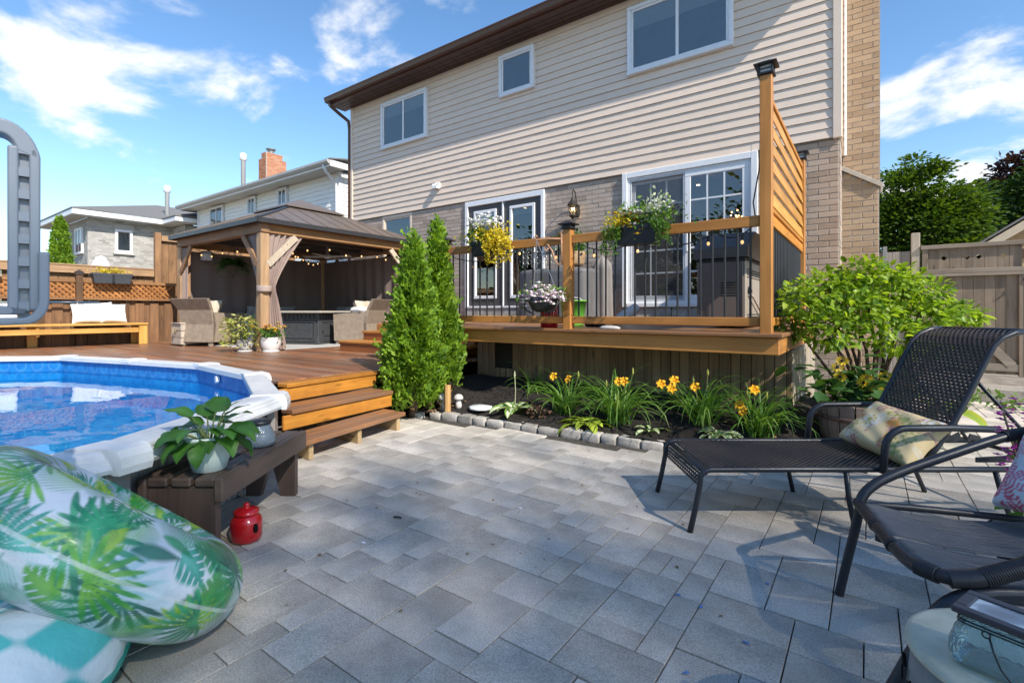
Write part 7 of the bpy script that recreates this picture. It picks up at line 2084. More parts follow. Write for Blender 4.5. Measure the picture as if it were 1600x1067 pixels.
# cords, front rim to the back of the seat
mb = MB()
def front_at(d):
    fr_ = [(1.345,1.905),(1.325,1.85),(1.285,1.74),(1.235,1.60),(1.20,1.48),(1.21,1.40)]
    for (r0,d0),(r1,d1_) in zip(fr_[:-1],fr_[1:]):
        if d1_ <= d <= d0: return r0+(r1-r0)*(d0-d)/(d0-d1_)
    return 1.21
nc_ = 46
for i in range(nc_):
    d = 1.895-.485*i/(nc_-1); r0 = front_at(d)
    if 25 < i < 28: continue
    d2 = 1.83-.55*i/(nc_-1)
    P = [CW(r0-.004,d,zs+.012),CW(r0+.03,d,zs+.012)]+[CW(r0+(2.0-r0)*t, d+(d2-d)*t, zs+.010-.035*math.sin(t*math.pi*.9)-.03*t+random.uniform(-.0012,.0012)) for t in (.25,.5,.75,1.0)]
    mb.tube(P, .0031, 5)
obj('seat_cords', mb, plain('cord_grey', (.10,.10,.105), .45, mott=.2, scale=30), ac, smooth=True, kind='stuff')
mb = MB()
for i in range(20):
    d = 1.86-.56*i/19; mb.tube([CW(2.0,d,.33),CW(2.06,d,.55),CW(2.12,d,.85)], .004, 5)
obj('back_cords', mb, plain('cord_grey', (.055,.055,.058), .45), ac, smooth=True, kind='stuff')
ct('back_rim', [(2.03,1.90,.62),(2.13,1.88,.86),(2.15,1.6,.92),(2.14,1.33,.86),(2.05,1.31,.62)], .018, wrap_m)
# white cushion with pink print
def pinkp(n=60, m=60):
    g_ = random.Random(8); u, v = np.meshgrid(np.linspace(0,1,n+1), np.linspace(0,1,m+1), indexing='ij'); col = np.empty(u.shape+(3,)); col[:] = (.66,.70,.76)
    for i in range(10):
        x0, y0, R_ = g_.uniform(0,1), g_.uniform(0,1), g_.uniform(.10,.2); r_ = np.hypot(u-x0,v-y0)/R_; a = np.arctan2(v-y0,u-x0)
        ins = (r_ < .5+.5*np.abs(np.cos(3.5*a+i)))&((r_*6 % 1) > .35); col = np.where(ins[...,None], np.array([.62,.14,.22]) if i % 2 else np.array([.66,.30,.36]), col)
    return col
printed_pillow('printed_cushion', 'white cushion with pink floral print on the black armchair', CW(1.975,1.70,.545), Vector(CW(.03,-.20,0)), Vector(CW(.085,.0,.175)), Vector(CW(-.9,-.1,.42)), .075, pinkp(), 60, 60, vcol('cushion_print', .85, .1, .2))

# ------------------------------------------------------------------ side table with small lantern jar
tr_, td_ = .985, .93
sx2, sy2, _ = CW(tr_, td_, 0)
st = thing('side_table', 'round drum stool used as side table in the bottom right corner', 'side table', (sx2, sy2, 0))
k = NT('stool_glaze'); v = k.coord((1,1,1), jitter=False); n_ = k.noise(v, 9, 6, .65)
k.base(k.ramp(n_, [(.3,(.40,.40,.30)),(.55,(.58,.57,.44)),(.75,(.67,.64,.50))])); k.s(k.p, Roughness=.45); k.bump(k.noise(v, 60, 4, .6), .15, .004)
TH = .45; TR = .19
mb = MB(); mb.lathe([(TR-.01,TH-.02),(TR,TH-.014),(TR-.002,TH-.003),(TR-.012,TH),(.001,TH)], (sx2,sy2,0), 64); obj('table_top', mb, k.m, st, smooth=True)
stg = plain('stool_grey', (.24,.235,.23), .55, mott=.15, scale=12, bump=.1)
mb = MB(); mb.lathe([(TR-.05,.0),(TR-.03,.02),(TR-.008,.12),(TR+.004,.23),(TR-.006,.36),(TR-.012,TH-.018)], (sx2,sy2,0), 64); obj('drum', mb, stg, st, smooth=True)
for q in range(24):
    a = q*2*math.pi/24
    for z, hh in ((.335,.045),(.25,.06)):
        b = MB(); e_ = Vector((-math.sin(a),math.cos(a),0)); o_ = Vector((math.cos(a),math.sin(a),0)); c = Vector((sx2,sy2,z))+o_*(TR+.002)
        b.prism([c-e_*.010, c+e_*.010+Vector((0,0,.012)), c+e_*.014+Vector((0,0,hh)), c-e_*.004+Vector((0,0,hh*.75))], o_*.004); obj('cut_out', b, plain('slot_black',(.004,.004,.004),.9), st)
lx2, ld2 = .905, .905
lr, lf, _ = CW(.915, .915, 0)
lj = thing('lantern_jar', 'small crackled aqua glass lantern with dark framed solar lid and wire handle', 'lantern', (lr, lf, TH))
ang = R36+R(-36.0)
# lid corners seen in the photograph give an edge of nine centimetres, turned about forty degrees
ML = Matrix.Translation((lr, lf, TH)) @ Matrix.Rotation(R36+R(-58), 4, 'Z')
def trl(mb): mb.v = [tuple(ML @ Vector(p)) for p in mb.v]; return mb
def sqr(u, v, prof, ex=.28):
    a = 2*math.pi*u; i = v*(len(prof)-1); i0 = min(int(i), len(prof)-2); f = i-i0
    s_ = prof[i0][0]*(1-f)+prof[i0+1][0]*f; z = prof[i0][1]*(1-f)+prof[i0+1][1]*f
    sg = lambda t: math.copysign(abs(t)**ex, t); return (s_*sg(math.cos(a)), s_*.78*sg(math.sin(a)), z)
pj = [(.052,.002),(.064,.006),(.070,.025),(.069,.045),(.062,.070),(.054,.085),(.052,.094)]
mb = MB(); mb.grid(lambda u, v: sqr(u, v, pj), 64, 18, closeu=True); obj('glass_body', trl(mb), crackle('crackle_aqua', (.66,.82,.84)), lj, smooth=True)
mb = MB(); mb.grid(lambda u, v: sqr(u, v, [(.045,.004),(.001,.005)]), 32, 2, closeu=True); obj('glass_base', trl(mb), crackle('crackle_aqua', (.66,.82,.84)), lj)
mb = MB(); frame_ring(mb, -.062, .062, -.05, .05, .020, -.006, .006, .002); mb.v = [(x,z,.104+y) for x,y,z in mb.v]; obj('lid_frame', trl(mb), plain('lid_dark', (.045,.038,.045), .4), lj)
mb = MB(); mb.cbox(-.043,-.031,.100,.043,.031,.1065,.001); k = NT('solar_window'); vv = k.coord((11,15,1), jitter=False)
ln = k.n('ShaderNodeVectorMath', operation='LENGTH'); k.l(vv, ln.inputs[0])
k.base(k.ramp(k.math('ADD', ln.outputs['Value'], k.math('MULTIPLY', k.noise(k.coord(jitter=False), 70, 3, .5), .25)), [(.25,(.20,.20,.21)),(.52,(.30,.31,.33)),(.62,(.60,.64,.62))])); k.s(k.p, Roughness=.25)
o = obj('solar_window', trl(mb), k.m, lj, org=tuple(ML @ Vector((0,0,.1)))); 
mb = MB(); mb.tube([sqr(q/28, 0, [(.0565,.088),(.0565,.088)]) for q in range(28)], .0016, 5, closed=True); mb.tube([sqr(q/28, 0, [(.0575,.083),(.0575,.083)]) for q in range(28)], .0014, 5, closed=True)
for s_ in (-1,):
    yv = -.0475
    mb.tube([(-.012+.006*math.cos(q*.9)*1.0, yv-.001, .079+.006*math.sin(q*.9)) for q in range(8)], .0014, 5)
    mb.tube([(-.008,yv,.076),(.0,yv-.01,.058),(.012,yv-.018,.036),(.03,yv-.02,.016),(.055,yv-.012,.006),(.075,yv+.03,.02),(.07,.03,.055)], .0016, 6)
obj('wire_handle', trl(mb), black_metal, lj, smooth=True)

# orchid-like purple flowers at the right edge
pf = thing('purple_flowers', 'magenta flower spikes in a pot behind the black armchair', 'potted plant', CW(2.12, 2.05, 0))
mag = petal('petal_magenta', (.42,.03,.30)); 
mb = MB(); mb.lathe([(.09,0),(.12,.2),(.13,.2),(.115,.2),(.001,.18)], CW(2.17,2.06,0), 20); obj('pot', mb, plain('pot_dark',(.06,.055,.05),.6), pf, smooth=True)
for q, (dr, zt_) in enumerate(((-.05,.72),(-.01,.64),(.05,.76),(.09,.68),(-.03,.56))):
    p0 = CW(2.17,2.06,.18); p1 = CW(2.075+dr,2.03,zt_)
    mb = MB(); mb.tube([p0, CW(2.14+dr*.5,2.04,.45), p1], .004, 5); obj('stem', mb, stemg, pf)
    for i in range(14):
        c = np.array(CW(2.075+dr+rng.normal(0,.018),2.03+rng.normal(0,.018),zt_-.10+.15*i/14)); flowerheads(pf, [tuple(c)], .015 if i < 10 else .009, mag if (i+q) % 4 else petal('petal_lilac',(.50,.22,.42)), 'blossom', 5)
N = 60; P = rng.normal(size=(N,3))*np.array([.03,.03,.06])+np.array(CW(2.14,2.04,.36)); clump_mesh('foliage', P, rdir(N)+np.array([0,0,.5]), rdir(N), rng.uniform(.04,.07,N), *LEAF2, leafy, pf, kind='stuff')

# ------------------------------------------------------------------ litter on the pavers
blue_p = petal('petal_blue', (.10,.20,.42))
def gp(u, v):
    d = H*768/(v-487); return CW((u-800)/768*d, d, .003)
for i, (r_, d) in enumerate(((.655,1.94),(.715,1.86),(.79,1.66),(.54,1.52),(1.05,2.02))):
    mb = MB(); a = i*1.3; c = Vector(CW(r_,d,.004)); e1 = Vector((math.cos(a),math.sin(a),0))*.013; e2 = Vector((-math.sin(a),math.cos(a),0))*.008
    mb.add([c-e1, c-e1*.3-e2+Vector((0,0,.002)), c+e1-e2*.3, c+e1*.4+e2+Vector((0,0,.003)), c+Vector((0,0,.002))], [(0,1,4),(1,2,4),(2,3,4),(3,0,4)])
    tag(obj('blue_petal', mb, blue_p), ('small blue petal on a paver in front of the lounger, upper of the pair','small blue petal on a paver in front of the lounger, right of the pair','small blue petal on the pavers nearest the round stool','small blue petal on the pavers, the one lowest in the photo','small blue petal on the pavers under the black armchair')[i], 'petal', 'blue petals on the pavers')
N = 46; P = np.array([CW(rng.uniform(-1.0,1.0), rng.uniform(1.7,4.2), .004) for _ in range(N)])
clump_mesh('leaf_litter', P, rdir(N)*[1,1,.1], np.array([0,0,1.0])+rdir(N)*.25, rng.uniform(.010,.026,N), *LEAF4, dl, kind='stuff')
for (r_, d, lab) in ((-.62,2.66,'small dark twig lying on the pavers in front of the bench'),):
    mb = MB(); c = Vector(CW(r_,d,.008)); e_ = Vector((.9,.35,0)).normalized()*.022; mb.tube([c-e_, c+e_*.2+Vector((0,0,.003)), c+e_], .005, 6); tag(obj('twig', mb, plain('twig_dark',(.03,.025,.02),.9)), lab, 'twig')
for (r_, d, lab) in ((-.72,2.38,'tiny white scrap on the pavers near the red jar'),(.045,2.80,'tiny white scrap in the middle of the patio')):
    mb = MB(); c = Vector(CW(r_,d,.004)); mb.cbox(c.x-.011,c.y-.006,.002,c.x+.011,c.y+.006,.006,.001); tag(obj('paper_scrap', mb, white_vinyl), lab, 'scrap')
# ------------------------------------------------------------------ white neighbouring house
nh = thing('white_house', 'white sided neighbouring house with brick chimney behind the gazebo', 'house', (-18, 9, 0))
ws = plain('white_siding', (.82,.81,.78), .5, mott=.03, bump=.05)
NY, NX0, NX1, NT_ = 9.0, -22.9, -13.0, 5.36
for i in range(22):
    z0 = 2.2+i*(NT_-2.2)/22; z1 = 2.2+(i+1)*(NT_-2.2)/22; mb = MB()
    mb.prism([(NX0,NY-.022,z0),(NX0,NY-.004,z1-.004),(NX0,NY+.03,z1-.004),(NX0,NY+.03,z0)], (NX1-NX0-.1,0,0)); obj('siding_board', mb, ws, nh)
    mb = MB(); mb.prism([(NX1+.022,NY+.12,z0),(NX1+.004,NY+.12,z1-.004),(NX1-.03,NY+.12,z1-.004),(NX1-.03,NY+.12,z0)], (0,5,0)); obj('siding_board', mb, ws, nh)
mb = MB(); mb.box(NX0, NY+.035, 0, NX1-.03, NY+8, NT_); obj('wall', mb, ws, nh)
for xa in (NX0-.02, NX1-.12): mb = MB(); mb.cbox(xa, NY-.04, 0, xa+.14, NY+.11, NT_, .01); obj('corner_trim', mb, white_vinyl, nh)
for (xa, xb, za, zb) in ((-21.65,-20.5,4.2,5.35-.03),(-18.55,-17.97,4.62,5.32),(-16.45,-15.86,4.70,5.33)):
    window(nh, xa, xb, za, min(zb,5.33), True, NY-.02, bm=plain('room_slate',(.10,.13,.17),.6), valance=False)
nsof = plain('soffit_cream', (.52,.49,.43), .6, mott=.04)
mb = MB(); mb.box(NX0-.5, NY-.55, NT_, NX1+.35, NY+.0, NT_+.03); mb.box(NX0-.5, NY-.0, NT_+.001, NX0, NY+8, NT_+.031); obj('soffit', mb, nsof, nh)
mb = MB(); mb.cbox(NX0-.52, NY-.58, NT_-.02, NX1+.38, NY-.55, NT_+.16, .01); mb.cbox(NX1+.35, NY-.55, NT_-.02, NX1+.38, NY+8, NT_+.16, .01); obj('fascia', mb, white_vinyl, nh)
mb = MB(); mb.prism([(NX0-.5,y,z) for y, z in ((NY-.58,NT_+.15),(NY-.69,NT_+.16),(NY-.69,NT_+.10),(NY-.64,NT_+.04),(NY-.58,NT_+.04))], (NX1-NX0+.88,0,0)); obj('gutter', mb, plain('gutter_grey',(.42,.41,.39),.45), nh)
rs = plain('shingle_grey', (.16,.155,.15), .9, mott=.25, scale=30, bump=.4)
mb = MB(); a,b = (NX0-.52,NY-.6,NT_+.17),(NX1+.4,NY-.6,NT_+.17); t0,t1 = (NX0+3.5,NY+4,NT_+1.05),(NX1+.4,NY+4,NT_+1.05)
mb.prism([a,b,t1,t0],(0,0,.04)); mb.prism([a,t0,(NX0-.52,NY+8.6,NT_+.17)],(0,0,.041)); obj('roof', mb, rs, nh)
mb = MB(); mb.tube([(NX1+.1,NY-.62,NT_+.06),(NX1+.1,NY-.55,NT_-.12),(NX1-.05,NY-.12,NT_-.35),(NX1-.05,NY-.08,NT_-.6),(NX1-.05,NY-.08,.5)], .045, 8); obj('downspout', mb, white_vinyl, nh, smooth=True)
nch = part_empty('chimney', nh, (-19.2, 11, 6))
redb = island_brick('brick_red_far', [(.30,.11,.06),(.42,.17,.09),(.50,.25,.15),(.36,.14,.08)])
# chimney and pipes stand on the roof slope
chx0, chx1, chy = -21.05, -20.45, 10.6
brick_panel(nch, chx0, chx1, 5.9, 7.6, chy, mj=redb); brick_panel(nch, chy+.03, chy+.9, 5.9, 7.6, chx1, axis='y', mj=redb)
brick_panel(nch, chx0+.12, chx1-.12, 7.6, 7.86, chy+.06, mj=redb); brick_panel(nch, chy+.1, chy+.8, 7.6, 7.86, chx1-.12, axis='y', mj=redb)
mb = MB(); mb.box(chx0+.01, chy+.05, 5.9, chx1-.05, chy+.9, 7.58); mb.box(chx0+.14, chy+.1, 7.55, chx1-.17, chy+.8, 7.84); obj('core', mb, MORT, nch)
mb = MB(); mb.lathe([(.12,0),(.12,.12),(.2,.2),(.2,.23),(.001,.26)], (chx0+.25,chy+.4,7.86), 12); obj('flue_cap', mb, plain('flue_metal',(.3,.3,.3),.4,.7), nch)
pipe_m = plain('vent_pipe', (.80,.79,.77), .45)
def vent_pipe(parent, x, y, z0, z1):
    mb = MB(); mb.lathe([(.09,z0),(.09,z1-.32),(.135,z1-.30),(.135,z1-.05),(.08,z1),(.001,z1+.01)], (x,y,0), 14); return obj('vent_pipe', mb, pipe_m, parent, smooth=True)
vent_pipe(nh, -21.55, 10.2, 5.6, 7.85)

# ------------------------------------------------------------------ grey brick house
gh = thing('grey_brick_house', 'grey brick house with hip roof beyond the left fence', 'house', (-26.5, 8, 0))
greyb = island_brick('brick_grey_far', [(.20,.195,.18),(.34,.33,.31),(.46,.45,.42),(.28,.27,.255)])
GX, GYa, GYb, GZt = -25.0, 5.86, 9.0, 4.85
brick_panel(gh, GYa, GYb, 0, GZt, GX, axis='y', mj=greyb); brick_panel(gh, -29.5, GX-.0, 0, GZt, GYa, mj=greyb)
mb = MB(); mb.box(-29.5, GYa+.05, 0, GX-.05, 14, GZt); obj('wall', mb, MORT, gh)
wdw = MB(); 
def window_y(parent, x, y0, y1, z0, z1):
    mb = MB(); F_ = .10
    mb.cbox(x, y0, z0, x+.06, y0+F_, z1, .006); mb.cbox(x, y1-F_, z0, x+.06, y1, z1, .006); mb.cbox(x, y0+F_, z1-F_, x+.06, y1-F_, z1, .006); mb.cbox(x, y0+F_, z0, x+.06, y1-F_, z0+F_, .006)
    wd = obj('window', mb, white_vinyl, parent)
    mb = MB(); mb.quad((x+.03,y0+.08,z0+.08),(x+.03,y1-.08,z0+.08),(x+.03,y1-.08,z1-.08),(x+.03,y0+.08,z1-.08)); obj('pane', mb, pane_up, wd)
    mb = MB(); mb.box(x+.006,y0+.05,z0+.05,x+.012,y1-.05,z1-.05); obj('blind', mb, plain('room_grey',(.22,.23,.24),.6), wd)
    mb = MB(); mb.cbox(x, y0-.06, z0-.08, x+.10, y1+.06, z0-.004, .01); obj('sill', mb, plain('sill_pale',(.5,.48,.45),.8), wd)
    mb = MB(); mb.cbox(x, y0-.05, z1+.004, x+.03, y1+.05, z1+.22, .004); obj('lintel', mb, plain('lintel',(.40,.39,.37),.8), wd)
window_y(gh, GX+.006, 6.72, 7.32, 3.55, 4.50)
window(gh, -26.5, -25.5, 3.45, 4.5, True, GYa-.0, bm=plain('room_slate',(.10,.13,.17),.6), valance=False)
mb = MB(); mb.cbox(-30.2, GYa-.55, GZt, GX+.55, GYa+.0, GZt+.04, .005); mb.cbox(GX+.0, GYa+.001, GZt, GX+.55, GYb+.4, GZt+.041, .005); obj('soffit', mb, nsof, gh)
mb = MB(); mb.cbox(-30.2, GYa-.60, GZt-.01, GX+.60, GYa-.55, GZt+.20, .01); mb.cbox(GX+.55, GYa-.55, GZt-.01, GX+.60, GYb+.4, GZt+.20, .01); obj('fascia', mb, white_vinyl, gh)
mb = MB(); a=(GX+.62,GYa-.62,GZt+.2); b=(GX+.62,13,GZt+.2); t0=(-28,9.2,6.25); t1=(-28,11,6.25); c=(-31,GYa-.62,GZt+.2)
mb.prism([a,b,t1,t0],(0,0,.04)); mb.prism([c,a,t0],(0,0,.041)); obj('roof', mb, rs, gh)
# right wing of that house, partly hidden by the tall fence panel
brick_panel(gh, -25.0, -23.55, 0, 4.82, 8.75, mj=greyb); brick_panel(gh, 8.78, 13, 0, 4.82, -23.52, axis='y', mj=greyb)
mb = MB(); mb.box(-25.0, 8.8, 0, -23.58, 13, 4.82); obj('wing_wall', mb, MORT, gh)
mb = MB(); mb.cbox(-25.8, 8.25, 4.84, -23.1, 8.76, 4.88, .005); mb.cbox(-23.55, 8.765, 4.841, -23.1, 13, 4.881, .005); obj('soffit', mb, nsof, gh)
mb = MB(); mb.cbox(-25.8, 8.20, 4.86, -23.05, 8.25, 5.04, .01); mb.cbox(-23.1, 8.25, 4.86, -23.05, 13, 5.04, .01); obj('fascia', mb, white_vinyl, gh)
mb = MB(); mb.prism([(-26.2,8.18,5.05),(-23.03,8.18,5.05),(-24.4,10.5,5.75),(-26.2,10.5,5.75)],(0,0,.04)); mb.prism([(-23.03,8.18,5.05),(-23.03,13,5.05),(-24.4,13,5.75),(-24.4,10.5,5.75)],(0,0,.041)); obj('roof', mb, rs, gh)
vent_pipe(gh, -25.4, 8.72, 5.0, 6.75)
sd_ = MB(); sd_.prism([(-23.9,5.66,1.8),(-23.9,5.66,2.6),(-23.9,5.72,2.95),(-23.9,5.85,3.2),(-23.9,6.0,3.28),(-23.9,6.13,3.2),(-23.9,6.24,2.95),(-23.9,6.28,2.6),(-23.9,6.28,1.8)], (.06,0,0))
pb = thing('white_board', 'white board with rounded top standing in front of the grey brick house', 'board', (-23.9, 5.97, 0))
obj('board', sd_, white_vinyl, pb)
mb = MB(); mb.cbox(-23.92, 5.9, 0, -23.84, 6.04, 1.82, .005); obj('stand', mb, greyb, pb)
for q in range(5): mb = MB(); mb.tube([(-23.84,5.85+.07*q,2.55+.12*(q % 2)),(-23.83,5.85+.07*q,2.55+.12*(q % 2))], .03, 8); obj('spot', mb, plain('spot_dark',(.1,.1,.1),.6), pb)
# brown roofed house at the far left
bh = thing('brown_roof_house', 'house with brown roof and beige fascia at the far left edge', 'house', (-46, 0, 0))
mb = MB(); mb.box(-52, -8, 0, -44, 2.6, 4.2); obj('wall', mb, plain('wall_tan',(.30,.20,.12),.8), bh)
mb = MB(); mb.cbox(-53,-9,4.1,-43.2,3.4,4.5,.02); obj('fascia', mb, plain('fascia_tan',(.45,.33,.22),.7), bh)
mb = MB(); mb.prism([(-43,3.6,4.5),(-43,-9,4.5),(-48,-4,7.2),(-48,-1,7.2)],(0,0,.05)); mb.prism([(-43,3.6,4.5),(-48,-1,7.2),(-53,3.6,4.5)],(0,0,.051)); obj('roof', mb, plain('roof_brown',(.14,.075,.055),.9,mott=.2,scale=20), bh)

# ------------------------------------------------------------------ house beyond the gate
rg = thing('beige_garage', 'beige gabled neighbour roof with white trim above the gate at the right', 'house', (6, 17, 0))
gbm = plain('garage_beige', (.52,.44,.33), .75, mott=.05)
GXE, GYF, GZE, PIT = 2.05, 16.0, 2.62, .72                # eave corner of the gable that faces the patio
gz_ = lambda x: GZE+(x-GXE)*PIT
XR = 6.6
mb = MB(); mb.prism([(GXE,GYF,GZE),(XR,GYF,gz_(XR)),(XR,GYF,gz_(XR)-.26),(GXE,GYF,GZE-.2)], (0,.05,0)); mb.prism([(XR,GYF,gz_(XR)),(2*XR-GXE,GYF,GZE),(2*XR-GXE,GYF,GZE-.2),(XR,GYF,gz_(XR)-.26)], (0,.05,0)); obj('rake_board', mb, gbm, rg)
mb = MB(); mb.prism([(GXE,GYF+.05,GZE-.2),(XR,GYF+.05,gz_(XR)-.24),(XR,GYF+.6,gz_(XR)-.24),(GXE,GYF+.6,GZE-.2)],(0,0,.03)); obj('soffit', mb, plain('garage_soffit',(.46,.33,.19),.75), rg)
mb = MB(); mb.prism([(GXE-.06,GYF-.04,GZE),(XR,GYF-.04,gz_(XR)+.04),(XR,GYF+8,gz_(XR)+.04),(GXE-.06,GYF+8,GZE)],(0,0,.06)); mb.prism([(2*XR-GXE,GYF-.04,GZE),(XR,GYF-.04,gz_(XR)+.04),(XR,GYF+8,gz_(XR)+.04),(2*XR-GXE,GYF+8,GZE)],(0,0,.06)); obj('roof', mb, rs, rg)
mb = MB(); mb.cbox(GXE-.16,GYF-.04,GZE-.14,GXE-.05,GYF+8,GZE+.04,.01); obj('gutter', mb, plain('garage_gutter',(.55,.50,.42),.6), rg)
mb = MB(); mb.prism([(GXE+.45,GYF+.6,0),(2*XR-GXE-.45,GYF+.6,0),(2*XR-GXE-.45,GYF+.6,gz_(GXE+.45)-.2),(XR,GYF+.6,gz_(XR)-.22),(GXE+.45,GYF+.6,gz_(GXE+.45)-.2)],(0,7,0)); obj('wall', mb, plain('garage_gable',(.46,.33,.19),.8), rg)
mb = MB(); mb.cbox(2.86,GYF+.55,2.40,3.12,GYF+.596,2.62,.01); obj('gable_vent', mb, plain('vent_brown',(.10,.05,.03),.7), rg)
# ------------------------------------------------------------------ trees
def tree(name, label, base, trunk_h, blobs, n, leaf, m, seed, size=(.10,.2), tr=.14, flat=.8, grp=None, droop=-.2, spread=.35):
    """blobs: crown lumps (x,y,z,r) relative to the base; foliage sits on the outer shell of small clumps inside them"""
    g_ = np.random.default_rng(seed); bx, by, bz = base
    t = thing(name, label, 'tree', base, grp)
    mb = MB(); mb.tube([(bx,by,bz),(bx+.05,by,bz+trunk_h*.5),(bx,by+.05,bz+trunk_h)], [tr,tr*.8,tr*.6], 9)
    for (x, y, z, r_) in blobs[:14]:
        mb.tube([(bx,by,bz+trunk_h*.8),(bx+x*.5,by+y*.5,bz+trunk_h*.8+(z-trunk_h*.8)*.6),(bx+x,by+y,bz+z)], [tr*.5,tr*.3,tr*.1], 6)
    obj('trunk', mb, bark, t, smooth=True)
    P = []; A = []; W_ = sum(r_**2 for *_, r_ in blobs)
    for (x, y, z, r_) in blobs:
        k_ = max(6, int(46*r_**2/ W_*len(blobs)*.6)); nl = max(4, int(n*r_**2/W_/k_))
        d = rdir_g(g_, k_); d[:,2] = d[:,2]*flat; c = d*r_*(g_.uniform(.35,1.0,(k_,1))**.6)
        for cc in c:
            s_ = r_*spread*g_.uniform(.7,1.3)*.8
            q = g_.normal(size=(nl,3))*np.array([s_,s_,s_*.45])
            P.append(np.array([bx+x,by+y,bz+z])+cc+q); A.append(q/s_*.7+cc/r_+np.array([0,0,droop])+g_.normal(size=(nl,3))*.3)
    P = np.concatenate(P); A = np.concatenate(A)
    clump_mesh('crown', P, A, g_.normal(size=P.shape)*.45+np.array([0,0,.9]), g_.uniform(*size,len(P)), *leaf, m, t, kind='stuff')
    return t
def rdir_g(g_, n):
    a = g_.normal(size=(n,3)); return a/np.linalg.norm(a,axis=1,keepdims=True)
maple = foliage('maple_leaf', [(.022,.055,.008),(.05,.105,.012),(.095,.165,.02),(.15,.23,.035)], trans=.3)
purple = foliage('purple_leaf', [(.018,.010,.013),(.035,.018,.022),(.06,.03,.03),(.03,.035,.02)], trans=.2)
dkgreen = foliage('dark_leaf', [(.025,.055,.012),(.05,.10,.02),(.09,.15,.035)], trans=.25)
bl = [(-.25,0,5.0,.55),(-.5,.2,4.3,.9),(.25,0,4.0,.8),(-.9,0,3.4,1.1),(.0,-.3,3.2,1.1),(.95,0,3.35,.55),(-.8,.2,2.4,1.2),(.5,-.2,2.3,1.1),(1.3,.2,2.1,.8),(-.2,0,1.5,1.2),(1.2,.2,1.5,.9),(1.9,.2,1.6,.7)]
tree('maple_tree', 'bright green tree with pointed top between the chimney and the purple tree', (1.35,18.6,.25), 1.6, bl, 44000, LEAF2, maple, 3, (.09,.18), .2)
bl = [(.5,0,5.9,.8),(1.4,0,6.2,.9),(-.25,0,5.2,.8),(.6,0,4.6,1.2),(2.2,.3,5.4,1.2),(-.9,0,4.0,.8),(-.4,0,3.4,1.2),(1.2,0,3.4,1.4),(2.9,0,6.3,1.1),(-1.7,.2,3.1,.8),(-1.4,0,2.3,1.0),(2.8,0,4.0,1.5),(.2,0,2.2,1.4)]
tree('purple_tree', 'dark purple leaved tree behind the beige neighbour roof', (3.6,25.0,0), 2.0, bl, 26000, LEAF2, purple, 4, (.14,.28), .22)
bl = [(0,0,5.0,.9),(.9,0,5.5,1.0),(-.6,0,4.2,.8),(.5,0,3.9,1.1),(1.7,0,5.0,1.1),(0,0,3.0,1.1),(1.3,0,3.2,1.2)]
tree('green_tree', 'dull green tree in front of the purple one at the right edge', (4.5,23.0,0), 2.0, bl, 15000, LEAF2, dkgreen, 6, (.14,.26), .2)
# slim cedar beyond the left fence
def far_cedar(label, x, y, hgt, rad, n, seed):
    g_ = np.random.default_rng(seed); t = thing('cedar_tree', label, 'tree', (x,y,0))
    mb = MB(); mb.tube([(x,y,0),(x,y,hgt*.8)], [.08,.02], 7); obj('trunk', mb, bark, t)
    h = g_.beta(1.1,1.3,n); a = g_.uniform(0,6.28,n); r_ = rad*np.minimum(1,(1-h)**.6*1.1)*np.sqrt(g_.uniform(.5,1,n))*(1+.12*np.sin(7*a+h*25))
    P = np.c_[x+r_*np.cos(a), y+r_*np.sin(a), hgt*h]; A = np.c_[np.cos(a)*.4,np.sin(a)*.4,np.full(n,.9)]+g_.normal(size=(n,3))*.35
    clump_mesh('foliage', P, A, g_.normal(size=(n,3)), g_.uniform(.08,.16,n), *SPR, ced, t, kind='stuff'); return t
far_cedar('slim dark green cedar standing behind the left fence', -19.0, 3.84, 3.80, .42, 6000, 9)

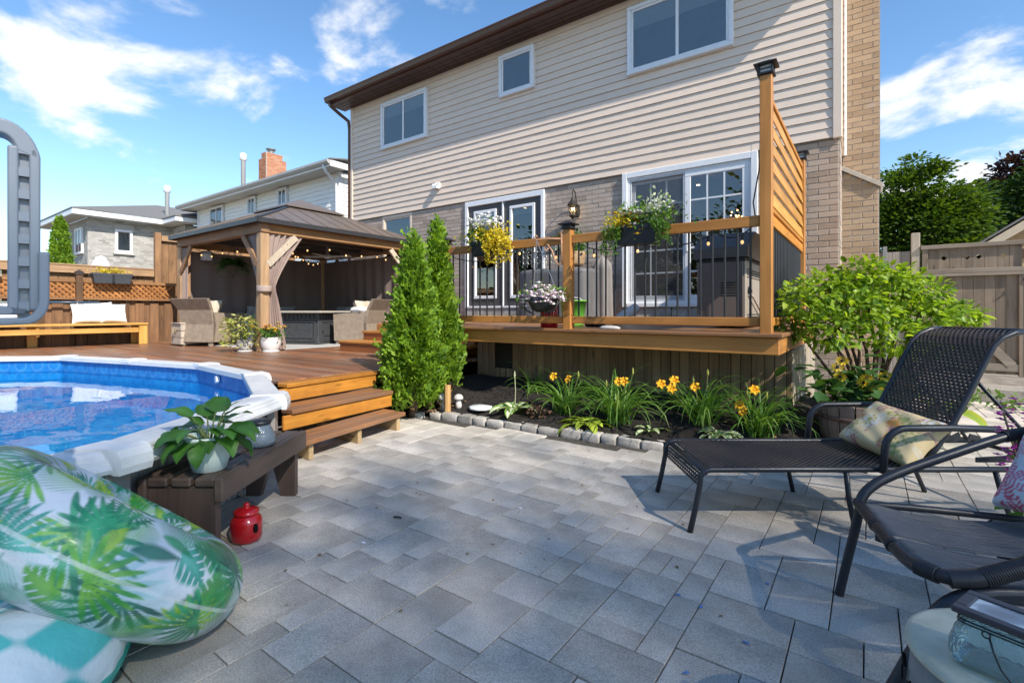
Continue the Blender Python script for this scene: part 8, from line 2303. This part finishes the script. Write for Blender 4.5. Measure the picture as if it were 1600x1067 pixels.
# ------------------------------------------------------------------ the garden behind the viewer (seen in the panes and the water)
hb_m = wood('back_fence', *FENCE, 'z', rough=.8, var=.2, grain=10)
bfn = thing('back_fence', 'tall board fence closing the garden behind the viewer', 'fence', (0,-8,0))
for q in range(40):
    mb = MB(); mb.cbox(-14+q*.5, -8.05, 0, -13.52+q*.5, -8, 1.9, .005); obj('fence_board', mb, hb_m, bfn)
shade_l = foliage('shade_leaf', [(.03,.07,.012),(.06,.13,.02),(.10,.19,.03)], trans=.3)
tall = [(0,y_,z_,r_) for z_, ys_, r_ in ((27.4,(-8.9,-7.9),.9),(26.0,(-9.2,-8.3,-7.2),.9),(25.2,(-8.4,-7.0,-5.8),1.1),(23.8,(-8.3,-6.8,-5.4),1.2),(22.3,(-8.2,-6.8,-5.3),1.2),(20.8,(-8.2,-6.6,-5.2),1.2),(19.2,(-8.0,-6.5,-5.2),1.2),(17.6,(-7.8,-6.4,-5.1),1.2),(16.0,(-7.8,-6.4,-5.1),1.2),(14.6,(-7.8,-6.4,-5.1),1.2),(20.0,(-7.4,-5.8),1.2),(18.4,(-7.2,-5.6),1.2),(16.8,(-7.2,-5.6),1.2),(15.2,(-7.2,-5.6),1.2),(25.0,(-6.4,-5.0),1.0),(24.2,(-6.2,-4.7),1.0),(23.2,(-6.0,-4.6),1.0),(22.2,(-5.8,-4.5),1.0)) for y_ in ys_]  # unseen tree; its height and crown are shaped to shade the patio
tall = [(x_,y_+6.6,z_,r_) for x_, y_, z_, r_ in tall]
tree('garden_tree', 'very tall slim leafy tree beyond the garden at the right that shades the patio', (27.0,-6.6,0), 13.0, tall, 11500, LEAF2, shade_l, 21, (.16,.30), .35, spread=.85)
for i, (x, y, s_) in enumerate(((-9,-11,1.0),(-3.5,-12,1.15),(2.5,-11,.95),(-15,-9,.9))):
    tree('garden_tree', ('tall', 'wide', 'small', 'outer')[i]+' leafy tree beyond the back fence behind the viewer', (x,y,0), 2.2*s_,
         [(a*s_,b*s_,c*s_,r_*s_) for a, b, c, r_ in ((0,0,5.2,1.6),(1.2,0,4.4,1.5),(-1.3,.2,4.2,1.6),(0,.8,3.4,1.7),(.8,-.5,2.8,1.5),(-.9,-.4,2.8,1.5))], 3500, LEAF2, shade_l, 30+i, (.25,.45), .2)
